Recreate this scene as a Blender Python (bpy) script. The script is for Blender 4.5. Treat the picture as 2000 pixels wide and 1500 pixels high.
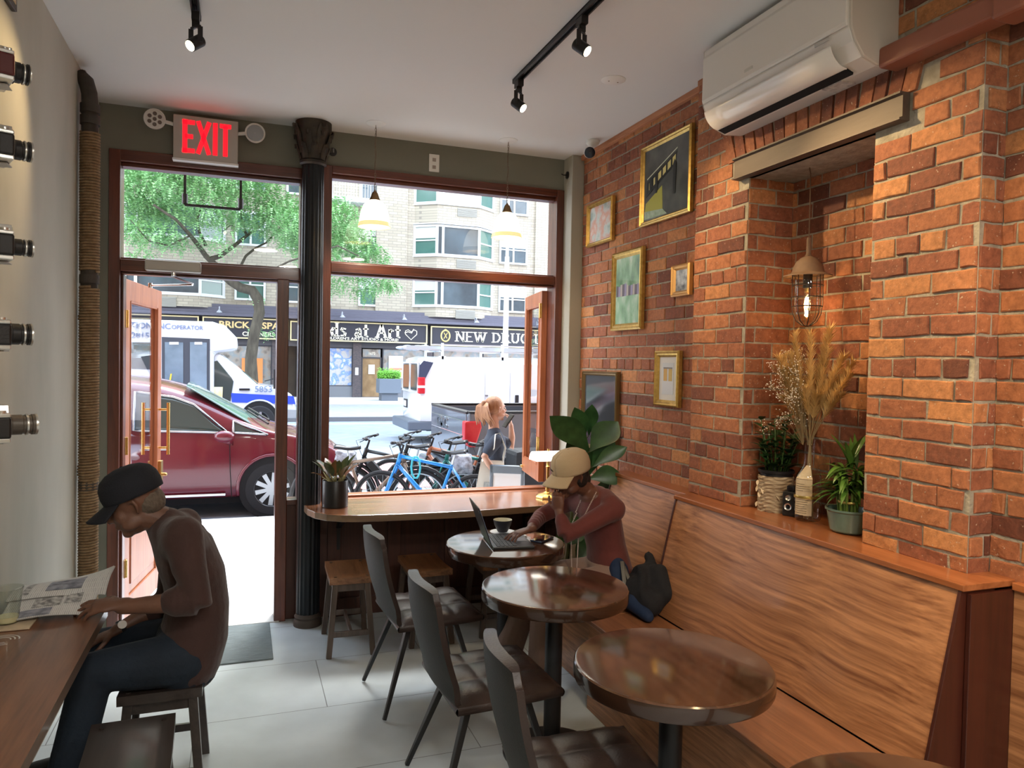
import bpy, math, random
from mathutils import Vector, Matrix
PI = math.pi
rnd = random.Random(7)
S = bpy.context.scene
COL = S.collection
for _o in list(bpy.data.objects):
    bpy.data.objects.remove(_o)

# ------------------------------------------------------------------ camera
FPX, YAW, PITCH, ROLL, CAMZ = 1446.8, 0.3514643, -0.0264568, 0.0197027, 1.7
_f = Vector((math.sin(YAW)*math.cos(PITCH), math.cos(YAW)*math.cos(PITCH), math.sin(PITCH)))
_r = Vector((math.cos(YAW), -math.sin(YAW), 0)); _u = _r.cross(_f)
CR = _r*math.cos(ROLL)+_u*math.sin(ROLL); CU = -_r*math.sin(ROLL)+_u*math.cos(ROLL); CF = _f
cam = bpy.data.cameras.new('camera'); camo = bpy.data.objects.new('camera', cam); COL.objects.link(camo)
m = Matrix((( CR.x, CU.x, -CF.x, 0), (CR.y, CU.y, -CF.y, 0), (CR.z, CU.z, -CF.z, CAMZ), (0, 0, 0, 1)))
camo.matrix_world = m
cam.sensor_width = 36; cam.lens = FPX/2000*36; cam.clip_start = .05; cam.clip_end = 300
S.camera = camo

def at(px, py, Y=None, Z=None, X=None):
    """a pixel of the 2000x1500 photograph carried out to a real plane of the place"""
    d = CF + CR*((px-1000)/FPX) - CU*((py-750)/FPX)
    c = Vector((0, 0, CAMZ))
    if Y is not None: t = Y/d.y
    elif X is not None: t = X/d.x
    else: t = (Z-CAMZ)/d.z
    return c + d*t

# ------------------------------------------------------------------ view, world, lights
S.view_settings.view_transform = 'Standard'
S.view_settings.look = 'None'
S.view_settings.exposure = 0.2
S.view_settings.gamma = 1.0
S.view_settings.use_curve_mapping = False
W = bpy.data.worlds.new('sky'); S.world = W; W.use_nodes = True
nt = W.node_tree; bg = nt.nodes['Background']
tc = nt.nodes.new('ShaderNodeTexCoord'); sep = nt.nodes.new('ShaderNodeSeparateXYZ'); cr = nt.nodes.new('ShaderNodeValToRGB')
nt.links.new(tc.outputs['Generated'], sep.inputs[0]); nt.links.new(sep.outputs[2], cr.inputs[0]); nt.links.new(cr.outputs[0], bg.inputs[0])
cr.color_ramp.elements[0].position = .0; cr.color_ramp.elements[0].color = (.92, .95, 1, 1)
cr.color_ramp.elements[1].position = 1.0; cr.color_ramp.elements[1].color = (.62, .78, 1, 1)
bg.inputs[1].default_value = 6.4

def light(kind, name, loc, energy, color=(1, 1, 1), rot=None, aim=None, size=None, spot=None, blend=.5, sizey=None):
    l = bpy.data.lights.new(name, kind); l.energy = energy; l.color = color
    o = bpy.data.objects.new(name, l); COL.objects.link(o); o.location = loc
    if aim is not None: o.rotation_euler = (Vector(aim)-Vector(loc)).to_track_quat('-Z', 'Y').to_euler()
    if rot: o.rotation_euler = rot
    if kind == 'AREA':
        l.size = size
        if sizey: l.shape = 'RECTANGLE'; l.size_y = sizey
    elif kind in ('SPOT', 'POINT'): l.shadow_soft_size = size or .03
    if kind == 'SPOT': l.spot_size = spot; l.spot_blend = blend
    if kind == 'SUN': l.angle = size
    return o
light('SUN', 'sun', (6, 15, 30), 5.0, (1, .97, .92), aim=(0, 0, 0), size=math.radians(15))
# added fill lamps, unseen, on the ceiling behind the camera
FILL_LAMPS = [(.3, -.3, 3.05, 34), (1.5, -.6, 3.05, 30), (.7, -2.0, 3.05, 50)]
WALL_SPOTS = []

# ------------------------------------------------------------------ materials
MATS = {}
def mat(name, color=(.5, .5, .5), rough=.5, metal=0, spec=None, emit=None, estr=0, trans=0, ior=1.45, alpha=1,
        var=0, vscale=6, bump=0, bscale=40, coat=0, sheen=0, sss=0, stretch=(1, 1, 1), color2=None):
    if name in MATS: return MATS[name]
    M = bpy.data.materials.new(name); M.use_nodes = True; MATS[name] = M
    n = M.node_tree.nodes; L = M.node_tree.links; b = n['Principled BSDF']
    b.inputs['Base Color'].default_value = (*color, 1); b.inputs['Roughness'].default_value = rough
    b.inputs['Metallic'].default_value = metal; b.inputs['IOR'].default_value = ior
    if spec is not None: b.inputs['Specular IOR Level'].default_value = spec
    if emit: b.inputs['Emission Color'].default_value = (*emit, 1); b.inputs['Emission Strength'].default_value = estr
    b.inputs['Transmission Weight'].default_value = trans; b.inputs['Alpha'].default_value = alpha
    b.inputs['Coat Weight'].default_value = coat; b.inputs['Coat Roughness'].default_value = .05
    b.inputs['Sheen Weight'].default_value = sheen
    if sss: b.inputs['Subsurface Weight'].default_value = sss; b.inputs['Subsurface Radius'].default_value = (.02, .008, .004)
    if var or bump or color2:
        t = n.new('ShaderNodeTexCoord'); mp = n.new('ShaderNodeMapping'); mp.inputs['Scale'].default_value = stretch
        L.new(t.outputs['Object'], mp.inputs[0])
        if var or color2:
            nz = n.new('ShaderNodeTexNoise'); nz.inputs['Scale'].default_value = vscale; nz.inputs['Detail'].default_value = 5
            L.new(mp.outputs[0], nz.inputs['Vector'])
            r = n.new('ShaderNodeValToRGB'); r.color_ramp.elements[0].position = .3; r.color_ramp.elements[1].position = .7
            c2 = color2 or tuple(min(1, c*(1+var)) for c in color); c1 = color if color2 else tuple(c*(1-var) for c in color)
            r.color_ramp.elements[0].color = (*c1, 1); r.color_ramp.elements[1].color = (*c2, 1)
            L.new(nz.outputs[0], r.inputs[0]); L.new(r.outputs[0], b.inputs['Base Color'])
        if bump:
            nb = n.new('ShaderNodeTexNoise'); nb.inputs['Scale'].default_value = bscale; nb.inputs['Detail'].default_value = 6
            L.new(mp.outputs[0], nb.inputs['Vector']); bp = n.new('ShaderNodeBump'); bp.inputs['Strength'].default_value = bump
            bp.inputs['Distance'].default_value = .01; L.new(nb.outputs[0], bp.inputs['Height']); L.new(bp.outputs[0], b.inputs['Normal'])
    return M

def wood(name, dark, light_, grain='y', scale=9, dist=5, rough=.35, coat=.2, bump=.05, fine=60, knots=1.5, wave=0, lng=.07):
    """sawn wood: streaks running along one axis of the board"""
    if name in MATS: return MATS[name]
    M = bpy.data.materials.new(name); M.use_nodes = True; MATS[name] = M
    n = M.node_tree.nodes; L = M.node_tree.links; b = n['Principled BSDF']
    t = n.new('ShaderNodeTexCoord'); mp = n.new('ShaderNodeMapping'); L.new(t.outputs['Object'], mp.inputs[0])
    s = {'x': (lng, 1, 1), 'y': (1, lng, 1), 'z': (1, 1, lng)}[grain]; mp.inputs['Scale'].default_value = s
    n1 = n.new('ShaderNodeTexNoise'); n1.inputs['Scale'].default_value = knots*2; n1.inputs['Detail'].default_value = 2
    L.new(mp.outputs[0], n1.inputs['Vector'])
    mx = n.new('ShaderNodeVectorMath'); mx.operation = 'MULTIPLY_ADD'; mx.inputs[1].default_value = tuple(.35*dist/5*q for q in s)
    L.new(n1.outputs['Color'], mx.inputs[0]); L.new(mp.outputs[0], mx.inputs[2])
    if wave:
        nw = n.new('ShaderNodeTexNoise'); nw.inputs['Scale'].default_value = 1.3; nw.inputs['Detail'].default_value = 1; L.new(t.outputs['Object'], nw.inputs['Vector'])
        m2 = n.new('ShaderNodeVectorMath'); m2.operation = 'MULTIPLY_ADD'; m2.inputs[1].default_value = tuple(wave*q for q in s); L.new(nw.outputs['Color'], m2.inputs[0]); L.new(mx.outputs[0], m2.inputs[2]); mx = m2
    n2 = n.new('ShaderNodeTexNoise'); n2.inputs['Scale'].default_value = scale*2; n2.inputs['Detail'].default_value = 6; n2.inputs['Roughness'].default_value = .65
    L.new(mx.outputs[0], n2.inputs['Vector'])
    n3 = n.new('ShaderNodeTexNoise'); n3.inputs['Scale'].default_value = fine; n3.inputs['Detail'].default_value = 3
    L.new(mx.outputs[0], n3.inputs['Vector'])
    ad = n.new('ShaderNodeMix'); ad.data_type = 'FLOAT'; ad.inputs[0].default_value = .35
    L.new(n2.outputs[0], ad.inputs[2]); L.new(n3.outputs[0], ad.inputs[3])
    r = n.new('ShaderNodeValToRGB'); e = r.color_ramp.elements; e[0].position = .36; e[1].position = .62
    e[0].color = (*dark, 1); e[1].color = (*light_, 1)
    L.new(ad.outputs[0], r.inputs[0]); L.new(r.outputs[0], b.inputs['Base Color'])
    b.inputs['Roughness'].default_value = rough; b.inputs['Coat Weight'].default_value = coat; b.inputs['Coat Roughness'].default_value = .1
    bp = n.new('ShaderNodeBump'); bp.inputs['Strength'].default_value = bump; bp.inputs['Distance'].default_value = .004
    L.new(ad.outputs[0], bp.inputs['Height']); L.new(bp.outputs[0], b.inputs['Normal'])
    return M

def glassy(name, tint=(1, 1, 1), refl=1.0, rough=0.0):
    """thin sheet of glass: clear, with a Fresnel reflection"""
    if name in MATS: return MATS[name]
    M = bpy.data.materials.new(name); M.use_nodes = True; MATS[name] = M
    n = M.node_tree.nodes; L = M.node_tree.links; n.remove(n['Principled BSDF'])
    tr = n.new('ShaderNodeBsdfTransparent'); tr.inputs[0].default_value = (*tint, 1)
    g = n.new('ShaderNodeBsdfGlossy'); g.inputs['Roughness'].default_value = rough
    fr = n.new('ShaderNodeLayerWeight'); fr.inputs[0].default_value = .5
    pw = n.new('ShaderNodeMath'); pw.operation = 'POWER'; pw.inputs[1].default_value = 4; L.new(fr.outputs['Facing'], pw.inputs[0])
    mu = n.new('ShaderNodeMath'); mu.operation = 'MULTIPLY_ADD'; mu.inputs[1].default_value = .9*refl; mu.inputs[2].default_value = .045*refl; mu.use_clamp = True
    mx = n.new('ShaderNodeMixShader'); L.new(pw.outputs[0], mu.inputs[0]); L.new(mu.outputs[0], mx.inputs[0])
    L.new(tr.outputs[0], mx.inputs[1]); L.new(g.outputs[0], mx.inputs[2]); L.new(mx.outputs[0], n['Material Output'].inputs[0])
    return M

# ------------------------------------------------------------------ mesh builder
class MB:
    def __init__(s): s.v = []; s.f = []; s.m = []; s.cur = 0; s.T = None; s.attr = None
    def slot(s, i): s.cur = i; return s
    def pts(s, ps):
        b = len(s.v)
        for p in ps:
            p = Vector(p); s.v.append(s.T @ p if s.T else p)
        return b
    def face(s, idx): s.f.append(tuple(idx)); s.m.append(s.cur)
    def poly(s, ps): b = s.pts(ps); s.face(range(b, b+len(ps))); return s
    def box(s, x0, x1, y0, y1, z0, z1):
        b = s.pts([(x, y, z) for z in (z0, z1) for y in (y0, y1) for x in (x0, x1)])
        for q in ((0, 2, 3, 1), (4, 5, 7, 6), (0, 1, 5, 4), (2, 6, 7, 3), (0, 4, 6, 2), (1, 3, 7, 5)): s.face([b+i for i in q])
        return s
    def cbox(s, c, d): return s.box(c[0]-d[0]/2, c[0]+d[0]/2, c[1]-d[1]/2, c[1]+d[1]/2, c[2]-d[2]/2, c[2]+d[2]/2)
    def bar(s, p0, p1, w, h, up=(0, 0, 1)):
        p0 = Vector(p0); p1 = Vector(p1); d = (p1-p0).normalized(); up = Vector(up)
        if abs(d.dot(up)) > .98: up = Vector((1, 0, 0))
        a = d.cross(up).normalized(); c = a.cross(d).normalized()
        b = s.pts([p+a*(i*w/2)+c*(j*h/2) for p in (p0, p1) for j in (-1, 1) for i in (-1, 1)])
        for q in ((0, 2, 3, 1), (4, 5, 7, 6), (0, 1, 5, 4), (2, 6, 7, 3), (0, 4, 6, 2), (1, 3, 7, 5)): s.face([b+i for i in q])
        return s
    def tbar(s, p0, p1, a0, a1, side):
        """tapered four sided bar: half sizes (side, other) at either end"""
        p0 = Vector(p0); p1 = Vector(p1); d = (p1-p0).normalized(); sd = Vector(side); sd = (sd-d*sd.dot(d)).normalized(); c = d.cross(sd)
        b = s.pts([p+sd*(i*h[0])+c*(j*h[1]) for p, h in ((p0, a0), (p1, a1)) for j in (-1, 1) for i in (-1, 1)])
        for q in ((0, 2, 3, 1), (4, 5, 7, 6), (0, 1, 5, 4), (2, 6, 7, 3), (0, 4, 6, 2), (1, 3, 7, 5)): s.face([b+i for i in q])
        return s
    def tube(s, ps, r, n=10, cap=True, side=None, flat=1.0, dome=False, closed=False):
        ps = [Vector(p) for p in ps]; k = len(ps)
        rs = list(r) if isinstance(r, (list, tuple)) else [r]*k
        fl = list(flat) if isinstance(flat, (list, tuple)) else [flat]*k
        if dome:   # round the ends off
            d0 = (ps[0]-ps[1]).normalized(); d1 = (ps[-1]-ps[-2]).normalized()
            h = [(.9, .45), (.6, .8)]
            pre = [(ps[0]+d0*rs[0]*math.cos(a), rs[0]*math.sin(a)) for a in (.15, .6, 1.1)]
            post = [(ps[-1]+d1*rs[-1]*math.cos(a), rs[-1]*math.sin(a)) for a in (1.1, .6, .15)]
            ps = [p for p, _ in pre]+ps+[p for p, _ in post]; rs = [q for _, q in pre]+rs+[q for _, q in post]
            fl = [fl[0]]*3+fl+[fl[-1]]*3; k = len(ps)
        ref = Vector(side) if side is not None else None; prev = None; rings = []
        for i, p in enumerate(ps):
            if closed: d = ps[(i+1) % k]-ps[i-1]
            else: d = ps[min(i+1, k-1)]-ps[max(i-1, 0)]
            d = d.normalized() if d.length > 1e-9 else Vector((0, 0, 1))
            if ref is not None: a = ref-d*ref.dot(d)
            elif prev is None:
                a = Vector((0, 0, 1)) if abs(d.z) < .9 else Vector((1, 0, 0)); a = a-d*a.dot(d)
            else: a = prev-d*prev.dot(d)
            if a.length < 1e-6: a = Vector((1, 0, 0))-d*d.x
            a.normalize(); prev = a; c = d.cross(a)
            rings.append(s.pts([p+a*(rs[i]*math.cos(2*PI*j/n))*(fl[i])+c*(rs[i]*math.sin(2*PI*j/n)) for j in range(n)]))
        for i in range(k if closed else k-1):
            b0 = rings[i]; b1 = rings[(i+1) % k]
            for j in range(n): s.face((b0+j, b0+(j+1) % n, b1+(j+1) % n, b1+j))
        if cap and not closed:
            s.face(tuple(reversed(range(rings[0], rings[0]+n)))); s.face(range(rings[-1], rings[-1]+n))
        return s
    def cyl(s, p0, p1, r0, r1=None, n=16): return s.tube([p0, p1], [r0, r0 if r1 is None else r1], n)
    def lathe(s, prof, c=(0, 0, 0), n=24, axis='z', sx=1, sy=1, a0=0, a1=2*PI):
        c = Vector(c); full = abs(a1-a0-2*PI) < 1e-6; cnt = n if full else n+1; rings = []
        for r, z in prof:
            ps = []
            for j in range(cnt):
                a = a0+(a1-a0)*j/n; x = r*math.cos(a)*sx; y = r*math.sin(a)*sy
                q = {'z': (x, y, z), 'y': (x, z, -y) if 0 else (x, z, y), 'x': (z, x, y)}[axis]
                ps.append(c+Vector(q))
            rings.append(s.pts(ps))
        for i in range(len(rings)-1):
            for j in range(n if full else n):
                k = (j+1) % cnt
                s.face((rings[i]+j, rings[i]+k, rings[i+1]+k, rings[i+1]+j))
        return s
    def ell(s, c, r, n=14, m_=9):
        pr = [(max(math.sin(PI*i/m_), 1e-4), -math.cos(PI*i/m_)) for i in range(m_+1)]; c = Vector(c); rings = []
        for a, z in pr: rings.append(s.pts([c+Vector((r[0]*a*math.cos(2*PI*j/n), r[1]*a*math.sin(2*PI*j/n), r[2]*z)) for j in range(n)]))
        for i in range(m_):
            for j in range(n): s.face((rings[i]+j, rings[i]+(j+1) % n, rings[i+1]+(j+1) % n, rings[i+1]+j))
        return s
    def prism(s, poly, ax, a, b):
        """2D outline pushed along one axis; poly coordinates are the other two axes in order"""
        def P(u, v, w): return {'x': (w, u, v), 'y': (u, w, v), 'z': (u, v, w)}[ax]
        n = len(poly); b0 = s.pts([P(u, v, a) for u, v in poly]); b1 = s.pts([P(u, v, b) for u, v in poly])
        s.face(range(b0, b0+n)); s.face(tuple(reversed(range(b1, b1+n))))
        for i in range(n): s.face((b0+i, b1+i, b1+(i+1) % n, b0+(i+1) % n))
        return s
    def grid(s, fn, nu, nv):
        b = s.pts([fn(i/nu, j/nv) for j in range(nv+1) for i in range(nu+1)]); w = nu+1
        for j in range(nv):
            for i in range(nu): s.face((b+j*w+i, b+j*w+i+1, b+(j+1)*w+i+1, b+(j+1)*w+i))
        return s
    def build(s, name, mats, parent=None, loc=(0, 0, 0), rot=None, smooth=False, bevel=0, sub=0, solid=0, world=False, seg=2):
        me = bpy.data.meshes.new(name); vs = s.v
        if world and parent is not None:
            iv = parent.matrix_world_inv if hasattr(parent, 'matrix_world_inv') else None
            off = root_loc(parent); vs = [v-off for v in vs]
        me.from_pydata([tuple(v) for v in vs], [], s.f); me.validate()
        if not isinstance(mats, (list, tuple)): mats = [mats]
        for m_ in mats: me.materials.append(m_)
        if len(mats) > 1 and len(s.m) == len(me.polygons): me.polygons.foreach_set('material_index', s.m)
        if smooth: me.polygons.foreach_set('use_smooth', [True]*len(me.polygons))
        if s.attr and len(s.attr) == len(me.polygons):
            a = me.attributes.new('tint', 'FLOAT', 'FACE'); a.data.foreach_set('value', s.attr)
        import bmesh
        bm = bmesh.new(); bm.from_mesh(me); bmesh.ops.recalc_face_normals(bm, faces=bm.faces); bm.to_mesh(me); bm.free()
        o = bpy.data.objects.new(name, me); COL.objects.link(o); o.location = loc
        if rot: o.rotation_euler = rot
        if parent is not None: o.parent = parent
        if solid:
            q = o.modifiers.new('thick', 'SOLIDIFY'); q.thickness = solid; q.offset = 0
        if bevel:
            q = o.modifiers.new('bevel', 'BEVEL'); q.width = bevel; q.segments = seg; q.limit_method = 'ANGLE'; q.angle_limit = math.radians(40)
            if smooth is False: pass
        if sub:
            q = o.modifiers.new('sub', 'SUBSURF'); q.levels = sub; q.render_levels = sub
        if smooth == 'auto':
            set_auto(o)
        return o
def set_auto(o, ang=35):
    me = o.data; me.polygons.foreach_set('use_smooth', [True]*len(me.polygons))
    try: me.set_sharp_from_angle(angle=math.radians(ang))
    except Exception: pass
def root_loc(p):
    v = Vector(p.location)
    while p.parent is not None: p = p.parent; v = v+Vector(p.location)
    return v
def tag(o, label=None, cat=None, group=None, kind=None):
    if label: o['label'] = label
    if cat: o['category'] = cat
    if group: o['group'] = group
    if kind: o['kind'] = kind
    return o
def thing(name, label, cat, loc=(0, 0, 0), rz=0, group=None):
    o = bpy.data.objects.new(name, None); COL.objects.link(o); o.location = loc; o.rotation_euler = (0, 0, rz); o.empty_display_size = .05
    return tag(o, label, cat, group)
def kids(o): return [c for c in bpy.data.objects if c.parent == o]
def dup(o, loc=None, rz=None, label=None, parent=None, scale=None):
    c = o.copy(); COL.objects.link(c)
    for k in kids(o): dup(k, parent=c)
    if parent is not None: c.parent = parent
    if loc is not None: c.location = loc
    if rz is not None: c.rotation_euler = (0, 0, rz)
    if label: c['label'] = label
    if scale: c.scale = (scale,)*3
    return c
def lettering(body, size, mt, parent, loc, rot=(PI/2, 0, 0), depth=.004, bold=0, align='CENTER', sx=1, name='lettering', world=False):
    cu = bpy.data.curves.new('txt', 'FONT'); cu.body = body; cu.size = size; cu.extrude = depth/2; cu.offset = bold*size; cu.align_x = align; cu.align_y = 'CENTER'
    cu.resolution_u = 3
    t = bpy.data.objects.new('txt', cu); COL.objects.link(t); bpy.context.view_layer.update()
    me = bpy.data.meshes.new_from_object(t.evaluated_get(bpy.context.evaluated_depsgraph_get()))
    bpy.data.objects.remove(t); bpy.data.curves.remove(cu)
    for v in me.vertices: v.co.x *= sx
    me.materials.clear(); me.materials.append(mt)
    o = bpy.data.objects.new(name, me); COL.objects.link(o); o.parent = parent
    o.location = Vector(loc)-(root_loc(parent) if world else Vector((0, 0, 0))); o.rotation_euler = rot
    return o
def remesh(o, vox, smooth=6, fac=.6):
    q = o.modifiers.new('skin', 'REMESH'); q.mode = 'VOXEL'; q.voxel_size = vox; q.use_smooth_shade = True
    if smooth:
        k = o.modifiers.new('soft', 'SMOOTH'); k.iterations = smooth; k.factor = fac
    return o
def resample(poly, n):
    """even points round a closed 2D outline"""
    L = [0]
    for i in range(len(poly)): L.append(L[-1]+math.dist(poly[i], poly[(i+1) % len(poly)]))
    out = []
    for k in range(n):
        d = L[-1]*k/n
        for i in range(len(poly)):
            if L[i+1] >= d:
                t = (d-L[i])/max(L[i+1]-L[i], 1e-9); a = poly[i]; b = poly[(i+1) % len(poly)]
                out.append((a[0]+(b[0]-a[0])*t, a[1]+(b[1]-a[1])*t)); break
    return out
def lerp(a, b, t): return a+(b-a)*t
# ================================================================== room shell
XL, XR, YF, ZC, YB = -.80, 2.30, 5.0, 3.2, -3.2
PX, RX, NB = 2.24, 2.34, 2.50          # pier face, near recess, niche back
LEDGE = 1.045
M_black = mat('black_metal', (.012, .012, .014), .42)
M_brass = mat('brass', (.78, .52, .18), .25, 1)
M_chrome = mat('chrome', (.7, .7, .7), .18, 1)
M_white = mat('white_plastic', (.78, .77, .73), .4)
M_ceil = mat('ceiling_paint', (.72, .72, .70), .85)
M_dark = mat('dark_gap', (.006, .006, .006), .9)
M_glass = glassy('window_glass', refl=.7)
M_frame = wood('mahogany_frame', (.055, .013, .006), (.15, .036, .015), 'z', 8, rough=.35, coat=.3)
M_frameh = wood('mahogany_rail', (.055, .013, .006), (.15, .036, .015), 'x', 8, rough=.35, coat=.3)
M_leaf = wood('mahogany_door', (.30, .085, .03), (.46, .15, .055), 'z', 7, rough=.4, coat=.25)
M_panel = wood('dark_panelling', (.035, .011, .006), (.075, .023, .012), 'z', 6, rough=.5, coat=0)

def plaster(name, c1, c2, rough=.75, sc=1.5, stretch=(1, 1, .45)):
    return mat(name, c1, rough, var=0, color2=c2, vscale=sc, stretch=stretch, bump=.12, bscale=9)
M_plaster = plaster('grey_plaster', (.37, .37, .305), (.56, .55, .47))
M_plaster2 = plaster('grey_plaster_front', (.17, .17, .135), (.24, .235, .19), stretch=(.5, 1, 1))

# floor: large grey porcelain tiles
M = bpy.data.materials.new('grey_floor_tiles'); M.use_nodes = True; n = M.node_tree.nodes; L = M.node_tree.links; b = n['Principled BSDF']
t = n.new('ShaderNodeTexCoord'); mp = n.new('ShaderNodeMapping'); mp.inputs['Location'].default_value = (-.416+.6*3, -3.68+1.2*4+.6-.6, 0); L.new(t.outputs['Object'], mp.inputs[0])
bk = n.new('ShaderNodeTexBrick'); bk.offset = .5; bk.offset_frequency = 2; bk.inputs['Scale'].default_value = 1; bk.inputs['Brick Width'].default_value = 1.2; bk.inputs['Row Height'].default_value = .6
bk.inputs['Mortar Size'].default_value = .0022; bk.inputs['Mortar Smooth'].default_value = .2
bk.inputs['Color1'].default_value = (.56, .62, .635, 1); bk.inputs['Color2'].default_value = (.53, .59, .605, 1); bk.inputs['Mortar'].default_value = (.17, .18, .18, 1)
mp.inputs['Rotation'].default_value = (0, 0, 0); L.new(mp.outputs[0], bk.inputs[0])
nz = n.new('ShaderNodeTexNoise'); nz.inputs['Scale'].default_value = 3.5; nz.inputs['Detail'].default_value = 8; L.new(t.outputs['Object'], nz.inputs[0])
mx = n.new('ShaderNodeMix'); mx.data_type = 'RGBA'; mx.blend_type = 'MULTIPLY'; mx.inputs[0].default_value = .55
rr = n.new('ShaderNodeValToRGB'); rr.color_ramp.elements[0].position = .35; rr.color_ramp.elements[0].color = (.72, .72, .72, 1); rr.color_ramp.elements[1].position = .68; rr.color_ramp.elements[1].color = (1, 1, 1, 1)
L.new(nz.outputs[0], rr.inputs[0]); L.new(bk.outputs[0], mx.inputs[6]); L.new(rr.outputs[0], mx.inputs[7]); L.new(mx.outputs[2], b.inputs['Base Color']); b.inputs['Roughness'].default_value = .38
bp = n.new('ShaderNodeBump'); bp.invert = True; bp.inputs['Strength'].default_value = .3; bp.inputs['Distance'].default_value = .003; L.new(bk.outputs['Fac'], bp.inputs['Height']); L.new(bp.outputs[0], b.inputs['Normal'])
M_floor = M
def structure(name, mb, mt, **k): return tag(mb.build(name, mt, **k), kind='structure')
structure('floor', MB().box(XL-.2, 2.8, YB-.1, 5.12, -.2, 0), M_floor)
structure('ceiling', MB().box(XL-.2, 2.8, YB-.1, 5.3, ZC, ZC+.15), M_ceil)
structure('wall_left', MB().box(XL-.2, XL, YB-.1, 5.12, 0, ZC), M_plaster)
structure('wall_back', MB().box(XL, 2.8, YB-.2, YB, 0, ZC), mat('warm_back_wall', (.42, .30, .2), .8))
# front wall: header above the openings, pilasters at either end
fw = MB()
fw.box(XL, XR+.1, YF, YF+.14, 2.935, ZC)           # header
fw.box(XL, -.745, YF, YF+.14, 0, 2.935)
fw.box(2.205, XR+.1, YF, YF+.14, 0, 2.935)
fw.box(.36, .486, YF+.01, YF+.14, 0, 2.935)
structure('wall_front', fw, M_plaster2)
structure('trim_1', MB().box(2.205, XR, YF-.15, YF, 0, ZC), plaster('pale_plaster', (.33, .32, .26), (.44, .42, .35)), bevel=.004)

# ---------------------------------------------------------------- brickwork
def brickmat():
    M = bpy.data.materials.new('old_red_brick'); M.use_nodes = True; n = M.node_tree.nodes; L = M.node_tree.links; b = n['Principled BSDF']
    a = n.new('ShaderNodeAttribute'); a.attribute_name = 'tint'; a.attribute_type = 'GEOMETRY'
    r = n.new('ShaderNodeValToRGB'); e = r.color_ramp.elements
    e[0].position = 0; e[0].color = (.155, .048, .026, 1); e[1].position = 1; e[1].color = (.54, .235, .088, 1)
    q = e.new(.35); q.color = (.30, .098, .048, 1); q = e.new(.7); q.color = (.43, .160, .066, 1)
    L.new(a.outputs['Fac'], r.inputs[0])
    t = n.new('ShaderNodeTexCoord'); nz = n.new('ShaderNodeTexNoise'); nz.inputs['Scale'].default_value = 34; nz.inputs['Detail'].default_value = 8; nz.inputs['Roughness'].default_value = .7
    L.new(t.outputs['Object'], nz.inputs[0])
    r2 = n.new('ShaderNodeValToRGB'); r2.color_ramp.elements[0].position = .3; r2.color_ramp.elements[0].color = (.45, .42, .42, 1); r2.color_ramp.elements[1].position = .62; r2.color_ramp.elements[1].color = (1.05, 1.05, 1.05, 1)
    L.new(nz.outputs[0], r2.inputs[0]); mx = n.new('ShaderNodeMix'); mx.data_type = 'RGBA'; mx.blend_type = 'MULTIPLY'; mx.inputs[0].default_value = .8
    L.new(r.outputs[0], mx.inputs[6]); L.new(r2.outputs[0], mx.inputs[7])
    n3 = n.new('ShaderNodeTexNoise'); n3.inputs['Scale'].default_value = 90; n3.inputs['Detail'].default_value = 2; L.new(t.outputs['Object'], n3.inputs[0])
    r3 = n.new('ShaderNodeValToRGB'); r3.color_ramp.elements[0].position = .68; r3.color_ramp.elements[0].color = (0, 0, 0, 1); r3.color_ramp.elements[1].position = .74; r3.color_ramp.elements[1].color = (.7, .7, .7, 1)
    L.new(n3.outputs[0], r3.inputs[0]); m2 = n.new('ShaderNodeMix'); m2.data_type = 'RGBA'; m2.inputs[7].default_value = (.55, .43, .32, 1)
    L.new(r3.outputs[0], m2.inputs[0]); L.new(mx.outputs[2], m2.inputs[6]); L.new(m2.outputs[2], b.inputs['Base Color']); b.inputs['Roughness'].default_value = .8
    bp = n.new('ShaderNodeBump'); bp.inputs['Strength'].default_value = .75; bp.inputs['Distance'].default_value = .006
    L.new(nz.outputs[0], bp.inputs['Height']); L.new(bp.outputs[0], b.inputs['Normal']); return M
M_brick = brickmat()
M_mortar = mat('old_mortar', (.26, .235, .18), .95, color2=(.42, .38, .30), vscale=22, bump=.6, bscale=70)
BW, BH, JT = .205, .073, .009
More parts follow.
